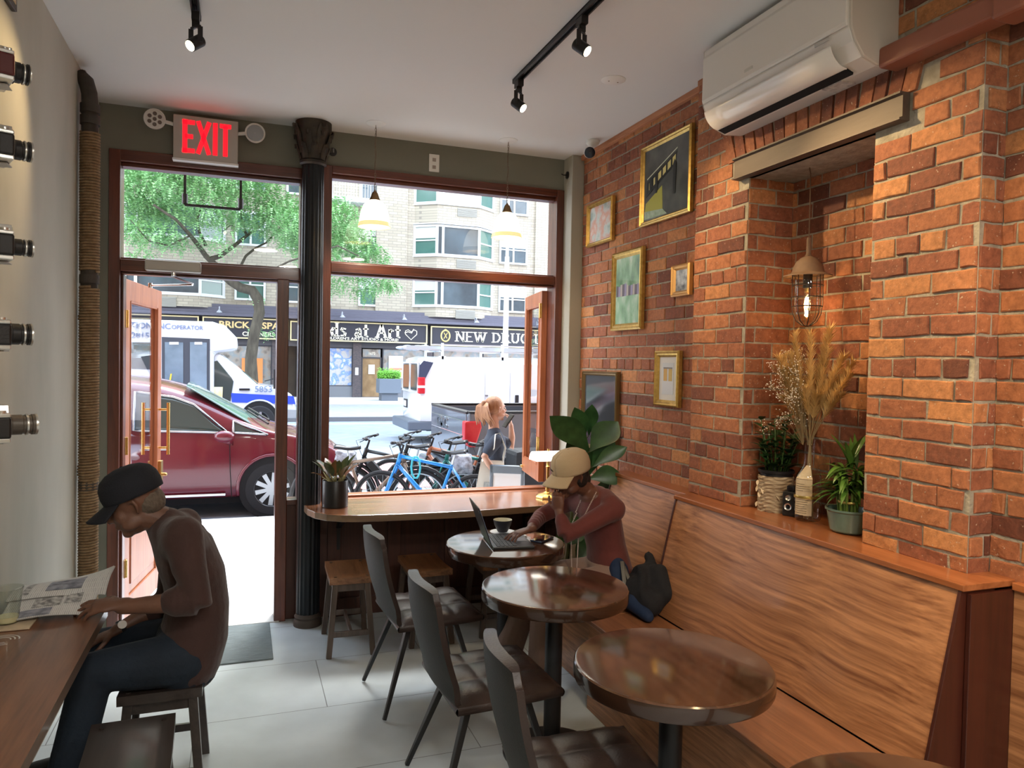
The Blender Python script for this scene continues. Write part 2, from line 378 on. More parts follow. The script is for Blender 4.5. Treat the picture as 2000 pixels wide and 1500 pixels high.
def brick_face(mb, P, N, u0, u1, z0, z1, phase, rough=1.0, skip=None):
    """bricks of one wall face. P(u, z) gives the mortar plane's point, N is outward; each brick is a real raised block"""
    N = Vector(N); rd = random.Random(int(phase*100)+int(u0*50)+3)
    def brick(a, b_, c, d, cutl, cutr):
        h = .0045+rd.uniform(-.002, .003)*rough; j = lambda k=.0022: rd.uniform(-k, k)*rough
        ts = min(1, max(0, rd.gauss(.52, .26)))
        w = [(a+j(), c+j()), ((a+b_)/2+j(.01), c+j()), (b_+j(), c+j()), (b_+j(), d+j()), ((a+b_)/2+j(.01), d+j()), (a+j(), d+j())]
        if cutl: w[0] = (a, w[0][1]); w[5] = (a, w[5][1])
        if cutr: w[2] = (b_, w[2][1]); w[3] = (b_, w[3][1])
        i_ = .004
        def ins(p): 
            cx, cz = (a+b_)/2, (c+d)/2
            return (p[0]-math.copysign(i_, p[0]-cx) if abs(p[0]-cx) > .02 else p[0], p[1]-math.copysign(i_, p[1]-cz))
        low = mb.pts([P(*p)-N*.004 for p in w]); mid = mb.pts([P(*p)+N*(h*.55) for p in w]); top = mb.pts([P(*ins(p))+N*(h+j(.0015)) for p in w])
        k0 = len(mb.f)
        for A, B in ((low, mid), (mid, top)):
            for q in range(6): mb.face((A+q, A+(q+1) % 6, B+(q+1) % 6, B+q))
        mb.face((top, top+1, top+4, top+5)); mb.face((top+1, top+2, top+3, top+4))
        mb.attr += [ts]*(len(mb.f)-k0)
    r = int(math.floor(z0/BH))
    while r*BH < z1-.004:
        c = max(r*BH+JT/2, z0); d = min((r+1)*BH-JT/2, z1); 
        if d-c < .012: r += 1; continue
        head = (r % 6 == 5); w = BW/2 if head else BW
        off = (phase+(0 if r % 2 else BW/2)+(.25*BW if head else 0)) % w
        k = math.floor((u0-off)/w)
        while off+k*w < u1:
            a = off+k*w+JT/2; b_ = off+(k+1)*w-JT/2; cl = a < u0; cr_ = b_ > u1
            a = max(a, u0+.002); b_ = min(b_, u1-.002); k += 1
            if b_-a < .018: continue
            if skip and skip((a+b_)/2, (c+d)/2): continue
            brick(a, b_, c, d, cl, cr_)
        r += 1
def mortar(mb, *b):
    k = len(mb.f); mb.slot(1).box(*b); mb.attr += [0]*(len(mb.f)-k); mb.slot(0)
NY0, NY1, NZ = 2.18, 2.92, 2.60       # niche
PY0, PY1 = 1.745, 3.35
bw = MB(); bw.attr = []
mortar(bw, XR, 2.8, PY1, YF+.1, 0, ZC)
mortar(bw, PX, 2.8, PY0, NY0, LEDGE-.03, ZC); mortar(bw, PX, 2.8, NY1, PY1, LEDGE-.03, ZC); mortar(bw, PX, 2.8, NY0, NY1, NZ, ZC)
mortar(bw, NB, 2.8, NY0, NY1, LEDGE-.03, NZ); mortar(bw, RX, 2.8, YB, PY0, 0, ZC); mortar(bw, PX+.02, 2.8, PY0, PY1, 0, LEDGE-.03)
xf = lambda X: (lambda u, z: Vector((X, u, z)))
yf = lambda Y: (lambda u, z: Vector((u, Y, z)))
brick_face(bw, xf(XR), (-1, 0, 0), PY1, YF-.15, .3, ZC-.03, .03)
def sol(u, z): return NZ-.02 < z < 2.93 and 1.98 < u < 3.04
brick_face(bw, xf(PX), (-1, 0, 0), PY0, NY0, LEDGE, ZC-.004, .07, 1.4, sol)
brick_face(bw, xf(PX), (-1, 0, 0), NY1, PY1, LEDGE, ZC-.004, .07, 1.4, sol)
brick_face(bw, xf(PX), (-1, 0, 0), NY0, NY1, NZ+.1, ZC-.004, .07, 1.4, sol)
brick_face(bw, xf(NB), (-1, 0, 0), NY0, NY1, LEDGE, NZ, .12, 1.3)
brick_face(bw, yf(NY1), (0, -1, 0), PX, NB, LEDGE, NZ, .04, 1.3)
brick_face(bw, yf(NY0), (0, 1, 0), PX, NB, LEDGE, NZ, .04, 1.3)
brick_face(bw, yf(PY0), (0, -1, 0), PX, RX, 0, ZC, .05, 1.3)
brick_face(bw, xf(RX), (-1, 0, 0), .2, PY0, .9, ZC-.004, .0, 1.4)
# a row of bricks standing on end over the lintel
rd = random.Random(5); u = 2.0
while u < 3.02:
    w_ = rd.uniform(.062, .072); k0 = len(bw.f); tl = (u-2.5)*.12+rd.uniform(-.006, .006); h = .009+rd.uniform(-.003, .003); zt = 2.70+.2+rd.uniform(-.01, .01)
    P = [(u, 2.70), (u+w_-.01, 2.70), (u+w_-.01+tl, zt), (u+tl, zt)]
    lo = bw.pts([Vector((PX+.002, a, z)) for a, z in P]); hi = bw.pts([Vector((PX-h-rd.uniform(0, .002), a, z)) for a, z in P])
    for q in range(4): bw.face((lo+q, lo+(q+1) % 4, hi+(q+1) % 4, hi+q))
    bw.face((hi, hi+1, hi+2, hi+3)); bw.attr += [rd.uniform(.05, .6)]*(len(bw.f)-k0); u += w_
structure('wall_right', bw, [M_brick, M_mortar])
# rough wood batten where the brick meets the ceiling
structure('trim_2', MB().box(XR-.03, XR, PY1, YF-.15, ZC-.035, ZC).box(PX-.012, PX, PY0, PY1, ZC-.03, ZC), wood('rough_batten', (.28, .10, .045), (.50, .22, .11), 'y', 10, rough=.8, coat=0), bevel=.004)

# steel lintel over the niche
x = PX
o = thing('steel_lintel', 'brown steel beam over the brick niche', 'beam', (x, 2.51, 2.6))
mb = MB(); mb.prism([(-.048, 0), (.02, 0), (.02, .1), (-.048, .1), (-.048, .093), (-.034, .088), (-.034, .012), (-.048, .007)], 'y', -.48, .48)
mb.build('beam', mat('rusted_steel', (.075, .05, .035), .6, color2=(.12, .085, .06), vscale=9, stretch=(1, .2, 1), bump=.2), o)

# ---------------------------------------------------------------- shop front joinery
def frame_rect(mb, x0, x1, z0, z1, w, y0, y1, bottom=True):
    mb.box(x0, x0+w, y0, y1, z0, z1).box(x1-w, x1, y0, y1, z0, z1).box(x0+w, x1-w, y0, y1, z1-w, z1)
    if bottom: mb.box(x0+w, x1-w, y0, y1, z0, z0+w)
def win_root(name, z=0):
    o = bpy.data.objects.new(name, None); COL.objects.link(o); o['kind'] = 'structure'; return o
def fr(root, name, boxes, mt, bevel=.004):
    mb = MB()
    for q in boxes: mb.box(*q)
    return mb.build(name, mt, root, bevel=bevel)
d1 = win_root('window_1')   # door bay: transom light, sidelight
fr(d1, 'jamb', [(-.745, -.683, YF-.02, YF+.14, 0, 2.935)], M_frame)
fr(d1, 'jamb', [(-.683, -.668, YF+.03, YF+.14, 0, 2.20)], M_frame)
fr(d1, 'head', [(-.683, .36, YF-.02, YF+.14, 2.868, 2.935), (-.683, .36, YF+.02, YF+.10, 2.845, 2.868)], M_frameh)
fr(d1, 'transom_bar', [(-.683, .36, YF-.015, YF+.14, 2.215, 2.285), (-.683, .36, YF+.02, YF+.1, 2.200, 2.215), (-.683, .36, YF+.02, YF+.1, 2.285, 2.300)], M_frameh)
fr(d1, 'mullion', [(.216, .288, YF-.015, YF+.14, 0, 2.215)], M_frame)
fr(d1, 'jamb', [(.352, .40, YF-.0, YF+.14, 0, 2.9)], M_frame)
fr(d1, 'sidelight_sill', [(.288, .36, YF+.0, YF+.12, .755, .79)], M_frameh)
fr(d1, 'sidelight_panel', [(.288, .36, YF+.02, YF+.10, 0, .755)], M_panel)
MB().box(-.683, .36, YF+.06, YF+.066, 2.285, 2.86).build('transom_glass', M_glass, d1)
MB().box(.288, .352, YF+.06, YF+.066, .79, 2.215).build('sidelight_glass', M_glass, d1)
fr(d1, 'threshold', [(-.70, .25, YF-.02, YF+.16, -.02, .008)], mat('worn_stone', (.55, .55, .52), .7, var=.15))
w2 = win_root('window_2')   # wide bay: transom light over an open window
fr(w2, 'jamb', [(.486, .55, YF-.02, YF+.14, .70, 2.975)], M_frame)
fr(w2, 'jamb', [(2.148, 2.205, YF-.02, YF+.14, .70, 2.975)], M_frame)
fr(w2, 'head', [(.55, 2.148, YF-.02, YF+.14, 2.925, 2.975), (.55, 2.148, YF+.02, YF+.1, 2.90, 2.925)], M_frameh)
fr(w2, 'transom_bar', [(.55, 2.148, YF-.015, YF+.14, 2.285, 2.345), (.55, 2.148, YF+.02, YF+.1, 2.27, 2.285), (.55, 2.148, YF+.02, YF+.1, 2.345, 2.358)], M_frameh)
fr(w2, 'sill', [(.486, 2.205, YF-.02, YF+.15, .735, .785), (.55, 2.148, YF+.03, YF+.13, .785, .80)], wood('sill_wood', (.24, .075, .03), (.4, .14, .06), 'x', 7))
fr(w2, 'panelling', [(.44, 2.205, YF+.0, YF+.12, 0, .735)]+[(x, x+.09, YF-.02, YF, .02, .735) for x in (.55, .95, 1.35, 1.75, 2.11)]+[(.55, 2.2, YF-.022, YF, .0, .12)], M_panel)
MB().box(.55, 2.148, YF+.06, YF+.066, 2.345, 2.91).build('transom_glass', M_glass, w2)
for z in (1.05, 2.12):
    MB().box(.549, .556, YF+.04, YF+.10, z, z+.10).build('hinge', M_brass, w2, bevel=.001)

# open door leaf (swung out to the street); local x runs from the hinge to the free edge
def leaf(root, w, z0, z1, th, stile, top, bot, mt, kick=None):
    P = lambda nm, x0, x1, y0, y1, a, b, m_=mt: MB().box(x0, x1, y0, y1, a, b).build(nm, m_, root, bevel=.004)
    P('stile', 0, stile, -th/2, th/2, z0, z1); P('stile', w-stile, w, -th/2, th/2, z0, z1)
    P('top_rail', stile, w-stile, -th/2, th/2, z1-top, z1); P('bottom_rail', stile, w-stile, -th/2, th/2, z0, z0+bot)
    g0 = z0+bot
    if kick:
        P('lock_rail', stile, w-stile, -th/2, th/2, kick, kick+.14)
        mb = MB(); mb.box(stile, w-stile, -.012, .012, z0+bot, kick)
        mb.prism([(stile+.05, z0+bot+.06), (w-stile-.05, z0+bot+.06), (w-stile-.05, kick-.06), (stile+.05, kick-.06)], 'y', -.02, .02); mb.build('kick_panel', mt, root, bevel=.006)
        g0 = kick+.14
    b_ = MB()
    for s_ in (-1, 1):
        y = s_*th*.36
        b_.bar((stile, y, g0), (stile, y, z1-top), .02, .01).bar((w-stile, y, g0), (w-stile, y, z1-top), .02, .01).bar((stile, y, z1-top), (w-stile, y, z1-top), .01, .02).bar((stile, y, g0), (w-stile, y, g0), .01, .02)
    b_.build('glazing_bead', mt, root)
    MB().box(stile, w-stile, -.003, .003, g0, z1-top).build('glass', M_glass, root)
dl = win_root('door_1'); dl.location = (-.695, YF+.145, 0); dl.rotation_euler = (0, 0, math.atan2(.873, .125))
leaf(dl, .88, .012, 2.185, .045, .11, .13, .16, M_leaf, .62)
for s_ in (-1, 1):    # long brass pull handles on both faces
    y = s_*.085; mb = MB(); mb.cyl((.825, y, .99), (.825, y, 1.37), .0115, n=14)
    for z in (1.04, 1.32): mb.cyl((.825, s_*.022, z), (.825, y, z), .008, n=10)
    mb.build('pull_handle', M_brass, dl, smooth='auto')
mb = MB().box(.80, .858, -.045, .045, .80, .945); mb.cyl((.83, -.075, .845), (.83, -.03, .845), .012).cyl((.83, -.075, .845), (.80, -.075, .845), .008); mb.build('lock', mat('antique_brass', (.5, .33, .13), .35, 1), dl, bevel=.003)
for z in (.32, 1.09, 1.88): MB().box(-.004, .03, -.032, -.02, z, z+.11).box(-.02, .004, -.034, -.022, z, z+.11).cyl((-.002, -.036, z), (-.002, -.036, z+.11), .006).build('hinge', M_brass, dl, bevel=.001)
# casement leaf of the wide bay, swung out at the right
cl = win_root('window_3'); cl.location = (2.128, YF+.13, 0)
cl.rotation_euler = (0, 0, math.atan2(.60, .10))
leaf(cl, .62, .82, 2.255, .045, .075, .10, .12, M_leaf)
for z in (1.05, 2.05): MB().box(-.004, .03, .02, .034, z, z+.11).cyl((-.002, .036, z), (-.002, .036, z+.11), .006).build('hinge', M_brass, cl, bevel=.001)
MB().cyl((.59, .022, .86), (.59, .04, .86), .012).bar((.59, .045, .86), (.52, .045, .87), .012, .008).build('latch', M_brass, cl, bevel=.001)
# door closer on the transom bar
o = thing('door_closer', 'pale grey metal door closer on the transom bar over the doorway', 'door closer', (-.388, YF-.03, 2.22))
MB().box(-.155, .155, -.055, .015, 0, .064).build('body', mat('closer_grey', (.42, .40, .36), .4, .3), o, bevel=.008)
mb = MB(); mb.cyl((.0, -.02, -.025), (0, -.02, 0), .015).bar((0, -.02, -.03), (.10, .10, -.055), .02, .007); mb.build('arm', M_chrome, o)
MB().cyl((.10, .10, -.06), (-.16, .30, -.06), .007).cyl((-.16, .30, -.075), (-.16, .30, -.045), .013).build('rod', M_chrome, o)

# cast iron column with leafy capital
o = thing('iron_column', 'black fluted cast iron column with a leafy capital beside the doorway', 'column', (.420, 4.885, 0))
M_iron = mat('black_iron', (.010, .013, .016), .38, .3, bump=.15, bscale=30)
mb = MB(); N = 80; rings = []
for z, r in ((0, .074), (.02, .074), (2.93, .068), (2.95, .068)):
    rings.append(mb.pts([(math.cos(2*PI*j/N)*(r-.006*(.5-.5*math.cos(2*PI*j*16/N))), math.sin(2*PI*j/N)*(r-.006*(.5-.5*math.cos(2*PI*j*16/N))), z) for j in range(N)]))
for i in range(3):
    for j in range(N): mb.face((rings[i]+j, rings[i]+(j+1) % N, rings[i+1]+(j+1) % N, rings[i+1]+j))
mb.build('shaft', M_iron, o, smooth=True)
mb = MB(); mb.lathe([(.001, 0), (.088, 0), (.088, .03), (.078, .045), (.084, .06), (.074, .08), (.07, .08)], n=32); mb.build('base', mat('worn_iron', (.06, .045, .035), .6), o, smooth='auto')
mb = MB(); mb.lathe([(.07, 2.93), (.083, 2.94), (.083, 2.955), (.074, 2.965), (.078, 3.0), (.09, 3.08), (.105, 3.14), (.112, 3.15), (.112, 3.2), (.001, 3.2)], n=32)
for tier, (zb, zt, r0, r1, k, ph) in enumerate([(2.965, 3.05, .074, .108, 8, 0), (3.0, 3.12, .08, .12, 8, .5), (3.06, 3.165, .09, .135, 4, .25)]):
    for j in range(k):
        a = 2*PI*(j+ph)/k; c = Vector((math.cos(a), math.sin(a), 0)); sd = Vector((-math.sin(a), math.cos(a), 0)); wd = .026 if tier < 2 else .03
        pts = [c*r0+Vector((0, 0, zb)), c*(r0+.012)+Vector((0, 0, lerp(zb, zt, .5))), c*(r0+(r1-r0)*.8)+Vector((0, 0, zt)), c*r1+Vector((0, 0, zt+.004)), c*(r1-.002)+Vector((0, 0, zt-.018))]
        mb.tube(pts, .008, n=8, side=sd, flat=[wd*k_/.008 for k_ in (.8, 1, .8, .5, .3)])
mb.build('capital', mat('worn_black_capital', (.02, .018, .016), .5, .2, color2=(.07, .055, .04), vscale=18), o, smooth='auto')
# ================================================================== furniture
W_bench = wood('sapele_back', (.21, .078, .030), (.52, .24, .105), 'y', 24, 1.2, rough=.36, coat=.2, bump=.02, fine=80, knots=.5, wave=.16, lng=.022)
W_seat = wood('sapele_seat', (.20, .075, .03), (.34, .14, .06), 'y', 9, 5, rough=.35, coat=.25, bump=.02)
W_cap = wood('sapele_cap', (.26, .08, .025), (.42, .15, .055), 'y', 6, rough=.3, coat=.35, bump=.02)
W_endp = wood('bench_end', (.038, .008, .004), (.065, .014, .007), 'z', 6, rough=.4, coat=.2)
# bench, two sections: the nearer stands further out
def bench(name, label, y0, y1, fx, tx, bx, zt, xo=2.255):
    o = thing(name, label, 'bench', (fx, (y0+y1)/2, 0)); w = dict(world=True)
    MB().box(fx, fx+.02, y0, y1, 0, .43).build('riser', W_bench, o, bevel=.002, **w)
    MB().box(fx-.012, bx+.0, y0, y1, .43, .452).build('seat', W_seat, o, bevel=.003, **w)
    MB().prism([(bx, .458), (bx+.02, .458), (tx+.02, zt), (tx, zt)], 'y', y0+.012, y1-.012).build('backrest', W_bench, o, **w)
    for a, b in ((y0, y0+.012), (y1-.012, y1)):
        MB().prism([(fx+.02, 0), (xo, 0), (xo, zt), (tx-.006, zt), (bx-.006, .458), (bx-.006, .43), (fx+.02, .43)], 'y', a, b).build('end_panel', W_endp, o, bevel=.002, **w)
    return o
bench('bench', 'long wooden bench with a leaning backrest in front of the brick niche', 1.66, 3.28, 1.632, 2.115, 1.985, LEDGE-.022)
bench('bench', 'shorter bench section where the person in the tan cap sits', 3.29, 4.12, 1.72, 2.19, 2.075, LEDGE-.022, XR-.004)
o = thing('wall_ledge', 'reddish wooden ledge along the top of the bench below the brick niche', 'ledge', (2.2, 2.5, LEDGE-.022))
MB().prism([(2.105, 1.65), (2.105, 3.285), (2.18, 3.285), (2.18, 4.13), (XR+.001, 4.13), (XR+.001, PY1), (NB-.001, PY1-.1), (NB-.001, 2.0), (RX, 1.735), (RX, 1.65)], 'z', LEDGE-.022, LEDGE).build('board', W_cap, o, world=True, bevel=.003)
o = thing('wall_wainscot', 'dark reddish wood wainscot with a cap rail below the brick at the right edge', 'wainscot', (RX, 1, 0))
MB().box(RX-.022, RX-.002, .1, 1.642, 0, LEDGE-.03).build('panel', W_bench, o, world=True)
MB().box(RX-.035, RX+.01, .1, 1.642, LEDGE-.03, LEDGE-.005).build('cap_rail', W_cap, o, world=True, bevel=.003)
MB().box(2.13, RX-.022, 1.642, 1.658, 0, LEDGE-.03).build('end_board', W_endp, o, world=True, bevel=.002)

# round tables
W_top = wood('walnut_top', (.045, .020, .011), (.11, .053, .029), 'y', 5, 10, rough=.13, coat=.8, bump=.0, knots=1.2)
W_edge = mat('table_edge', (.035, .016, .009), .22, coat=.6)
def round_table(loc, label):
    o = thing('round_table', label, 'table', loc, group='round pedestal tables')
    r = .322; mb = MB(); prof = [(.001, .738), (r-.012, .738), (r-.005, .7365), (r-.001, .732)]; mb.lathe(prof, n=72)
    mb.slot(1).lathe([(r-.001, .732), (r, .725), (r, .690), (r-.003, .683), (r-.010, .680), (.001, .680)], n=72)
    mb.build('tabletop', [W_top, W_edge], o, smooth='auto')
    MB().cyl((0, 0, .02), (0, 0, .675), .038, n=24).build('post', M_black, o, smooth='auto')
    MB().lathe([(.001, .665), (.12, .665), (.12, .68), (.001, .68)], n=24).build('mounting_plate', M_black, o, smooth='auto')
    MB().lathe([(.001, 0), (.215, 0), (.215, .008), (.2, .014), (.06, .02), (.045, .035), (.001, .035)], n=48).build('base', M_black, o, smooth='auto')
    return o
TB = [((1.356, 3.75), 'round dark wood table with the laptop on it, farthest from the camera'),
      ((1.300, 2.95), 'round glossy wood table reflecting the window, second from the window'),
      ((1.335, 2.065), 'round bare wood table in front of the long bench, third from the window'),
      ((1.375, 1.13), 'round wood table cut off by the bottom edge of the photo, nearest the camera')]
t0 = round_table((*TB[0][0], 0), TB[0][1])
for p, lb in TB[1:]: dup(t0, (*p, 0), label=lb)

# quilted leather chairs (origin at the floor, facing +x)
M_leath = mat('brown_leather', (.030, .019, .016), .34, var=.25, vscale=5, bump=.12, bscale=120, spec=.4)
M_shell = mat('chair_back_fabric', (.026, .025, .023), .6, var=.2, vscale=7, bump=.12, bscale=160)
def chair(loc, rz, label):
    o = thing('dining_chair', label, 'chair', loc, rz, group='quilted leather chairs beside the round tables')
    W2 = .235
    def cush(u, v):   # seat top, tufted 3 x 3
        x = lerp(-.19, .235, u); y = lerp(-W2, W2, v); e = (1-(2*u-1)**8)*(1-(2*v-1)**8)
        q = abs(math.sin(3*PI*u)*math.sin(3*PI*v))**.33
        z = .445+.020*e+.016*q*e+.012*u*u
        return (x, y, z)
    mb = MB(); mb.grid(cush, 44, 44)
    mb.grid(lambda u, v: (lerp(-.19, .235, u), lerp(W2, -W2, v), .415+.012*u*u), 10, 10)
    for f_ in (lambda u, v: (lerp(-.19, .235, u), -W2-.006*math.sin(PI*v), lerp(.415+.012*u*u, .445+.012*u*u, v)), lambda u, v: (lerp(.235, -.19, u), W2+.006*math.sin(PI*v), lerp(.415+.012*(1-u)**2, .445+.012*(1-u)**2, v)),
               lambda u, v: (.235+.008*math.sin(PI*v), lerp(-W2, W2, u), lerp(.427, .457, v)), lambda u, v: (-.19-.008*math.sin(PI*v), lerp(W2, -W2, u), lerp(.415, .445, v))): mb.grid(f_, 10, 4)
    mb.build('seat', M_leath, o, smooth=True)
    # back shell: curved sheet sweeping up from the seat, 45 mm thick, wrapped at the sides
    def path(t):
        if t < .25: a = t/.25; return Vector((lerp(-.10, -.225, math.sin(a*PI/2)), 0, lerp(.412, .475, 1-math.cos(a*PI/2))))
        a = (t-.25)/.75; return Vector((-.225-.085*a-.015*math.sin(a*PI), 0, lerp(.475, .865, a)))
    def shell(off):
        def f_(u, v):
            y = lerp(-1, 1, u); p = path(v); a = max(0, (v-.25)/.75); hw = (W2-.012)*(1-.12*a*a-.10*max(0, a-.86)/.14)
            wrap = .035*(y*y)*min(1, v*3); t = .0 if v < .99 else -.004
            return (p.x+off*(1-.5*abs(y)**6)+wrap, y*hw, p.z+(-.012*abs(y)**4 if v > .9 else 0))
        return f_
    nu, nv = 20, 30
    mb = MB(); mb.slot(0).grid(shell(.045), nu, nv); a0 = 0; b0 = len(mb.v); mb.slot(1).grid(shell(0), nu, nv); w = nu+1
    edge = [(0, j) for j in range(nv+1)]+[(i, nv) for i in range(1, nu+1)]+[(nu, j) for j in range(nv-1, -1, -1)]+[(i, 0) for i in range(nu-1, 0, -1)]
    mb.slot(0)
    for q in range(len(edge)):
        (i, j), (k, l) = edge[q], edge[(q+1) % len(edge)]; mb.face((a0+j*w+i, a0+l*w+k, b0+l*w+k, b0+j*w+i))
    bk_ = mb.build('backrest', [M_leath, M_shell], o, smooth='auto', bevel=.008, seg=3)
    MB().box(-.15, .15, -.16, .16, .392, .414).build('seat_frame', M_black, o, bevel=.003)
    for sx in (-1, 1):
        for sy in (-1, 1):
            MB().tbar((sx*.12, sy*.14, .40), (sx*.235+(0 if sx > 0 else -.02), sy*.235, .008), (.019, .0125), (.009, .009), (0, 1, 0)).build('leg', M_black, o, bevel=.003)
    return o
c0 = chair((.895, 3.69, 0), math.radians(3), 'brown quilted leather chair nearest the window, facing the table with the laptop')
dup(c0, (.935, 2.80, 0), math.radians(2), 'brown quilted leather chair in the middle of the row of three chairs')
dup(c0, (1.00, 2.03, 0), math.radians(-6), 'brown quilted leather chair nearest the camera, cut off at the bottom')

# wooden stools
W_stool = wood('stool_wood', (.11, .045, .018), (.30, .14, .06), 'x', 7, rough=.38, coat=.3)
W_stoolleg = wood('stool_leg', (.05, .032, .022), (.11, .075, .055), 'z', 7, rough=.42, coat=.1)
W_dstool = wood('dark_stool', (.022, .016, .013), (.045, .032, .026), 'x', 7, rough=.32, coat=.3)
def stool(name, label, loc, rz, ws, wl, lx=.20, ly=.13, h=.455, group=None):
    o = thing(name, label, 'stool', loc, rz, group=group)
    mb = MB()
    def top(u, v): return (lerp(-lx, lx, u), lerp(-ly, ly, v), h-.010*math.cos((u-.5)*PI)*1.0+.0)
    mb.grid(top, 20, 8); mb.grid(lambda u, v: (lerp(-lx, lx, u), lerp(ly, -ly, v), h-.036), 20, 8)
    mb.grid(lambda u, v: (lerp(-lx, lx, u), -ly, lerp(h-.036, top(u, 0)[2], v)), 20, 1).grid(lambda u, v: (lerp(lx, -lx, u), ly, lerp(h-.036, top(1-u, 0)[2], v)), 20, 1)
    for s_ in (-1, 1): mb.box(s_*lx-.0005, s_*lx+.0005, -ly, ly, h-.036, h)
    mb.build('seat', ws, o, smooth='auto')
    for sx in (-1, 1):
        for sy in (-1, 1):
            MB().tbar((sx*(lx-.035), sy*(ly-.035), h-.036), (sx*(lx+.005), sy*(ly+.0), 0), (.017, .017), (.015, .015), (1, 0, 0)).build('leg', wl, o, bevel=.002)
            MB().cyl((sx*(lx-.035), sy*(ly-.035), h-.004), (sx*(lx-.035), sy*(ly-.035), h+.0005), .009, n=12).build('peg', wl, o)
    for sy in (-1, 1): MB().bar((-(lx-.03), sy*(ly-.03), h-.06), (lx-.03, sy*(ly-.03), h-.06), .018, .045).build('apron', wl, o, bevel=.002)
    for sx in (-1, 1):
        MB().bar((sx*(lx-.03), -(ly-.03), h-.06), (sx*(lx-.03), ly-.03, h-.06), .018, .045).build('apron', wl, o, bevel=.002)
        MB().bar((sx*(lx-.008), -(ly-.01), .13), (sx*(lx-.008), ly-.01, .13), .016, .032).build('stretcher', wl, o, bevel=.002)
    MB().bar((-(lx-.01), 0, .13), (lx-.01, 0, .13), .016, .032).build('stretcher', wl, o, bevel=.002)
    return o
G = 'low wooden stools under the window counter'
s0 = stool('wooden_stool', 'low wooden stool under the window counter closest to the black column', (.635, 4.49, 0), math.radians(96-8), W_stool, W_stoolleg, .20, .125, group=G)
s0.location = (.62, 4.48, 0)
dup(s0, (1.09, 4.50, 0), math.radians(91), 'low wooden stool under the middle of the window counter, behind the first chair')
dup(s0, (1.55, 4.52, 0), math.radians(88), 'low wooden stool under the window counter partly hidden behind the laptop table')
stool('bar_stool', 'black wooden stool the man in the dark cap sits on', (-.27, 3.20, 0), math.radians(90), W_dstool, W_dstool, .20, .145)
stool('bar_stool', 'empty dark wooden stool with a shiny seat at the bottom left', (-.325, 2.60, 0), math.radians(92), W_dstool, W_dstool, .205, .13)

# window counter with a curved front edge
o = thing('window_counter', 'wooden counter with a curved front edge running under the window', 'counter', (1.3, 4.7, .745))
pts = [(.385, 4.985), (.385, 4.80), (.395, 4.70), (.43, 4.59), (.49, 4.505), (.57, 4.455)]+[(lerp(.66, 2.19, t/14), 4.425-.045*math.sin(PI*min(1, t/13))+.055*(t/14)**2) for t in range(15)]+[(2.19, 4.985)]
W_ctop = wood('counter_top', (.16, .055, .024), (.33, .135, .06), 'x', 6, rough=.22, coat=.5)
W_cedge = wood('counter_edge', (.11, .07, .04), (.22, .14, .08), 'x', 7, rough=.35, coat=.3)
mb = MB(); nP = len(pts); a = mb.pts([(x_, y_, .785) for x_, y_ in pts]); b = mb.pts([(x_, y_, .742) for x_, y_ in pts])
mb.slot(0).face(range(a, a+nP)); mb.face(tuple(reversed(range(b, b+nP)))); mb.slot(1)
for i in range(nP): mb.face((a+i, b+i, b+(i+1) % nP, a+(i+1) % nP))
mb.build('counter_board', [W_ctop, W_cedge], o, world=True, bevel=.005)
MB().bar((.62, 4.98, .60), (.62, 4.62, .735), .03, .02).bar((.62, 4.985, .45), (.62, 4.985, .735), .03, .02).build('bracket', M_black, o, world=True)
MB().bar((1.95, 4.98, .60), (1.95, 4.62, .735), .03, .02).bar((1.95, 4.985, .45), (1.95, 4.985, .735), .03, .02).build('bracket', M_black, o, world=True)

# wall counter on the left
o = thing('wall_counter', 'long dark wooden counter along the grey plaster wall at the left', 'counter', (-.63, 1.8, .72))
W_lc = wood('left_counter_top', (.10, .038, .018), (.22, .095, .045), 'y', 7, 4, rough=.33, coat=.35)
W_lce = wood('left_counter_edge', (.10, .06, .035), (.17, .11, .07), 'y', 8, rough=.35, coat=.3)
mb = MB(); x0, x1, y0, y1 = XL+.001, -.462, .4, 3.12
mb.slot(0).poly([(x0, y0, .76), (x1, y0, .76), (x1, y1, .76), (x0, y1, .76)]).poly([(x0, y1, .722), (x1, y1, .722), (x1, y0, .722), (x0, y0, .722)])
mb.slot(1).poly([(x1, y0, .722), (x1, y1, .722), (x1, y1, .76), (x1, y0, .76)]).poly([(x1, y1, .722), (x0, y1, .722), (x0, y1, .76), (x1, y1, .76)]).poly([(x0, y0, .722), (x1, y0, .722), (x1, y0, .76), (x0, y0, .76)])
mb.build('counter_board', [W_lc, W_lce], o, world=True)
for y in (.9, 2.9): MB().bar((XL+.01, y, .48), (-.52, y, .715), .03, .02).bar((XL+.012, y, .4), (XL+.012, y, .715), .03, .02).build('bracket', M_black, o, world=True)

# door mat
o = MB().box(-.56, .19, 4.36, 4.97, 0, .009).build('door_mat', mat('ribbed_mat', (.12, .15, .155), .8, color2=(.20, .24, .245), vscale=14, stretch=(1, 12, 1), bump=.6, bscale=50), bevel=.003)
tag(o, 'flat grey ribbed mat on the floor just inside the doorway', 'door mat')

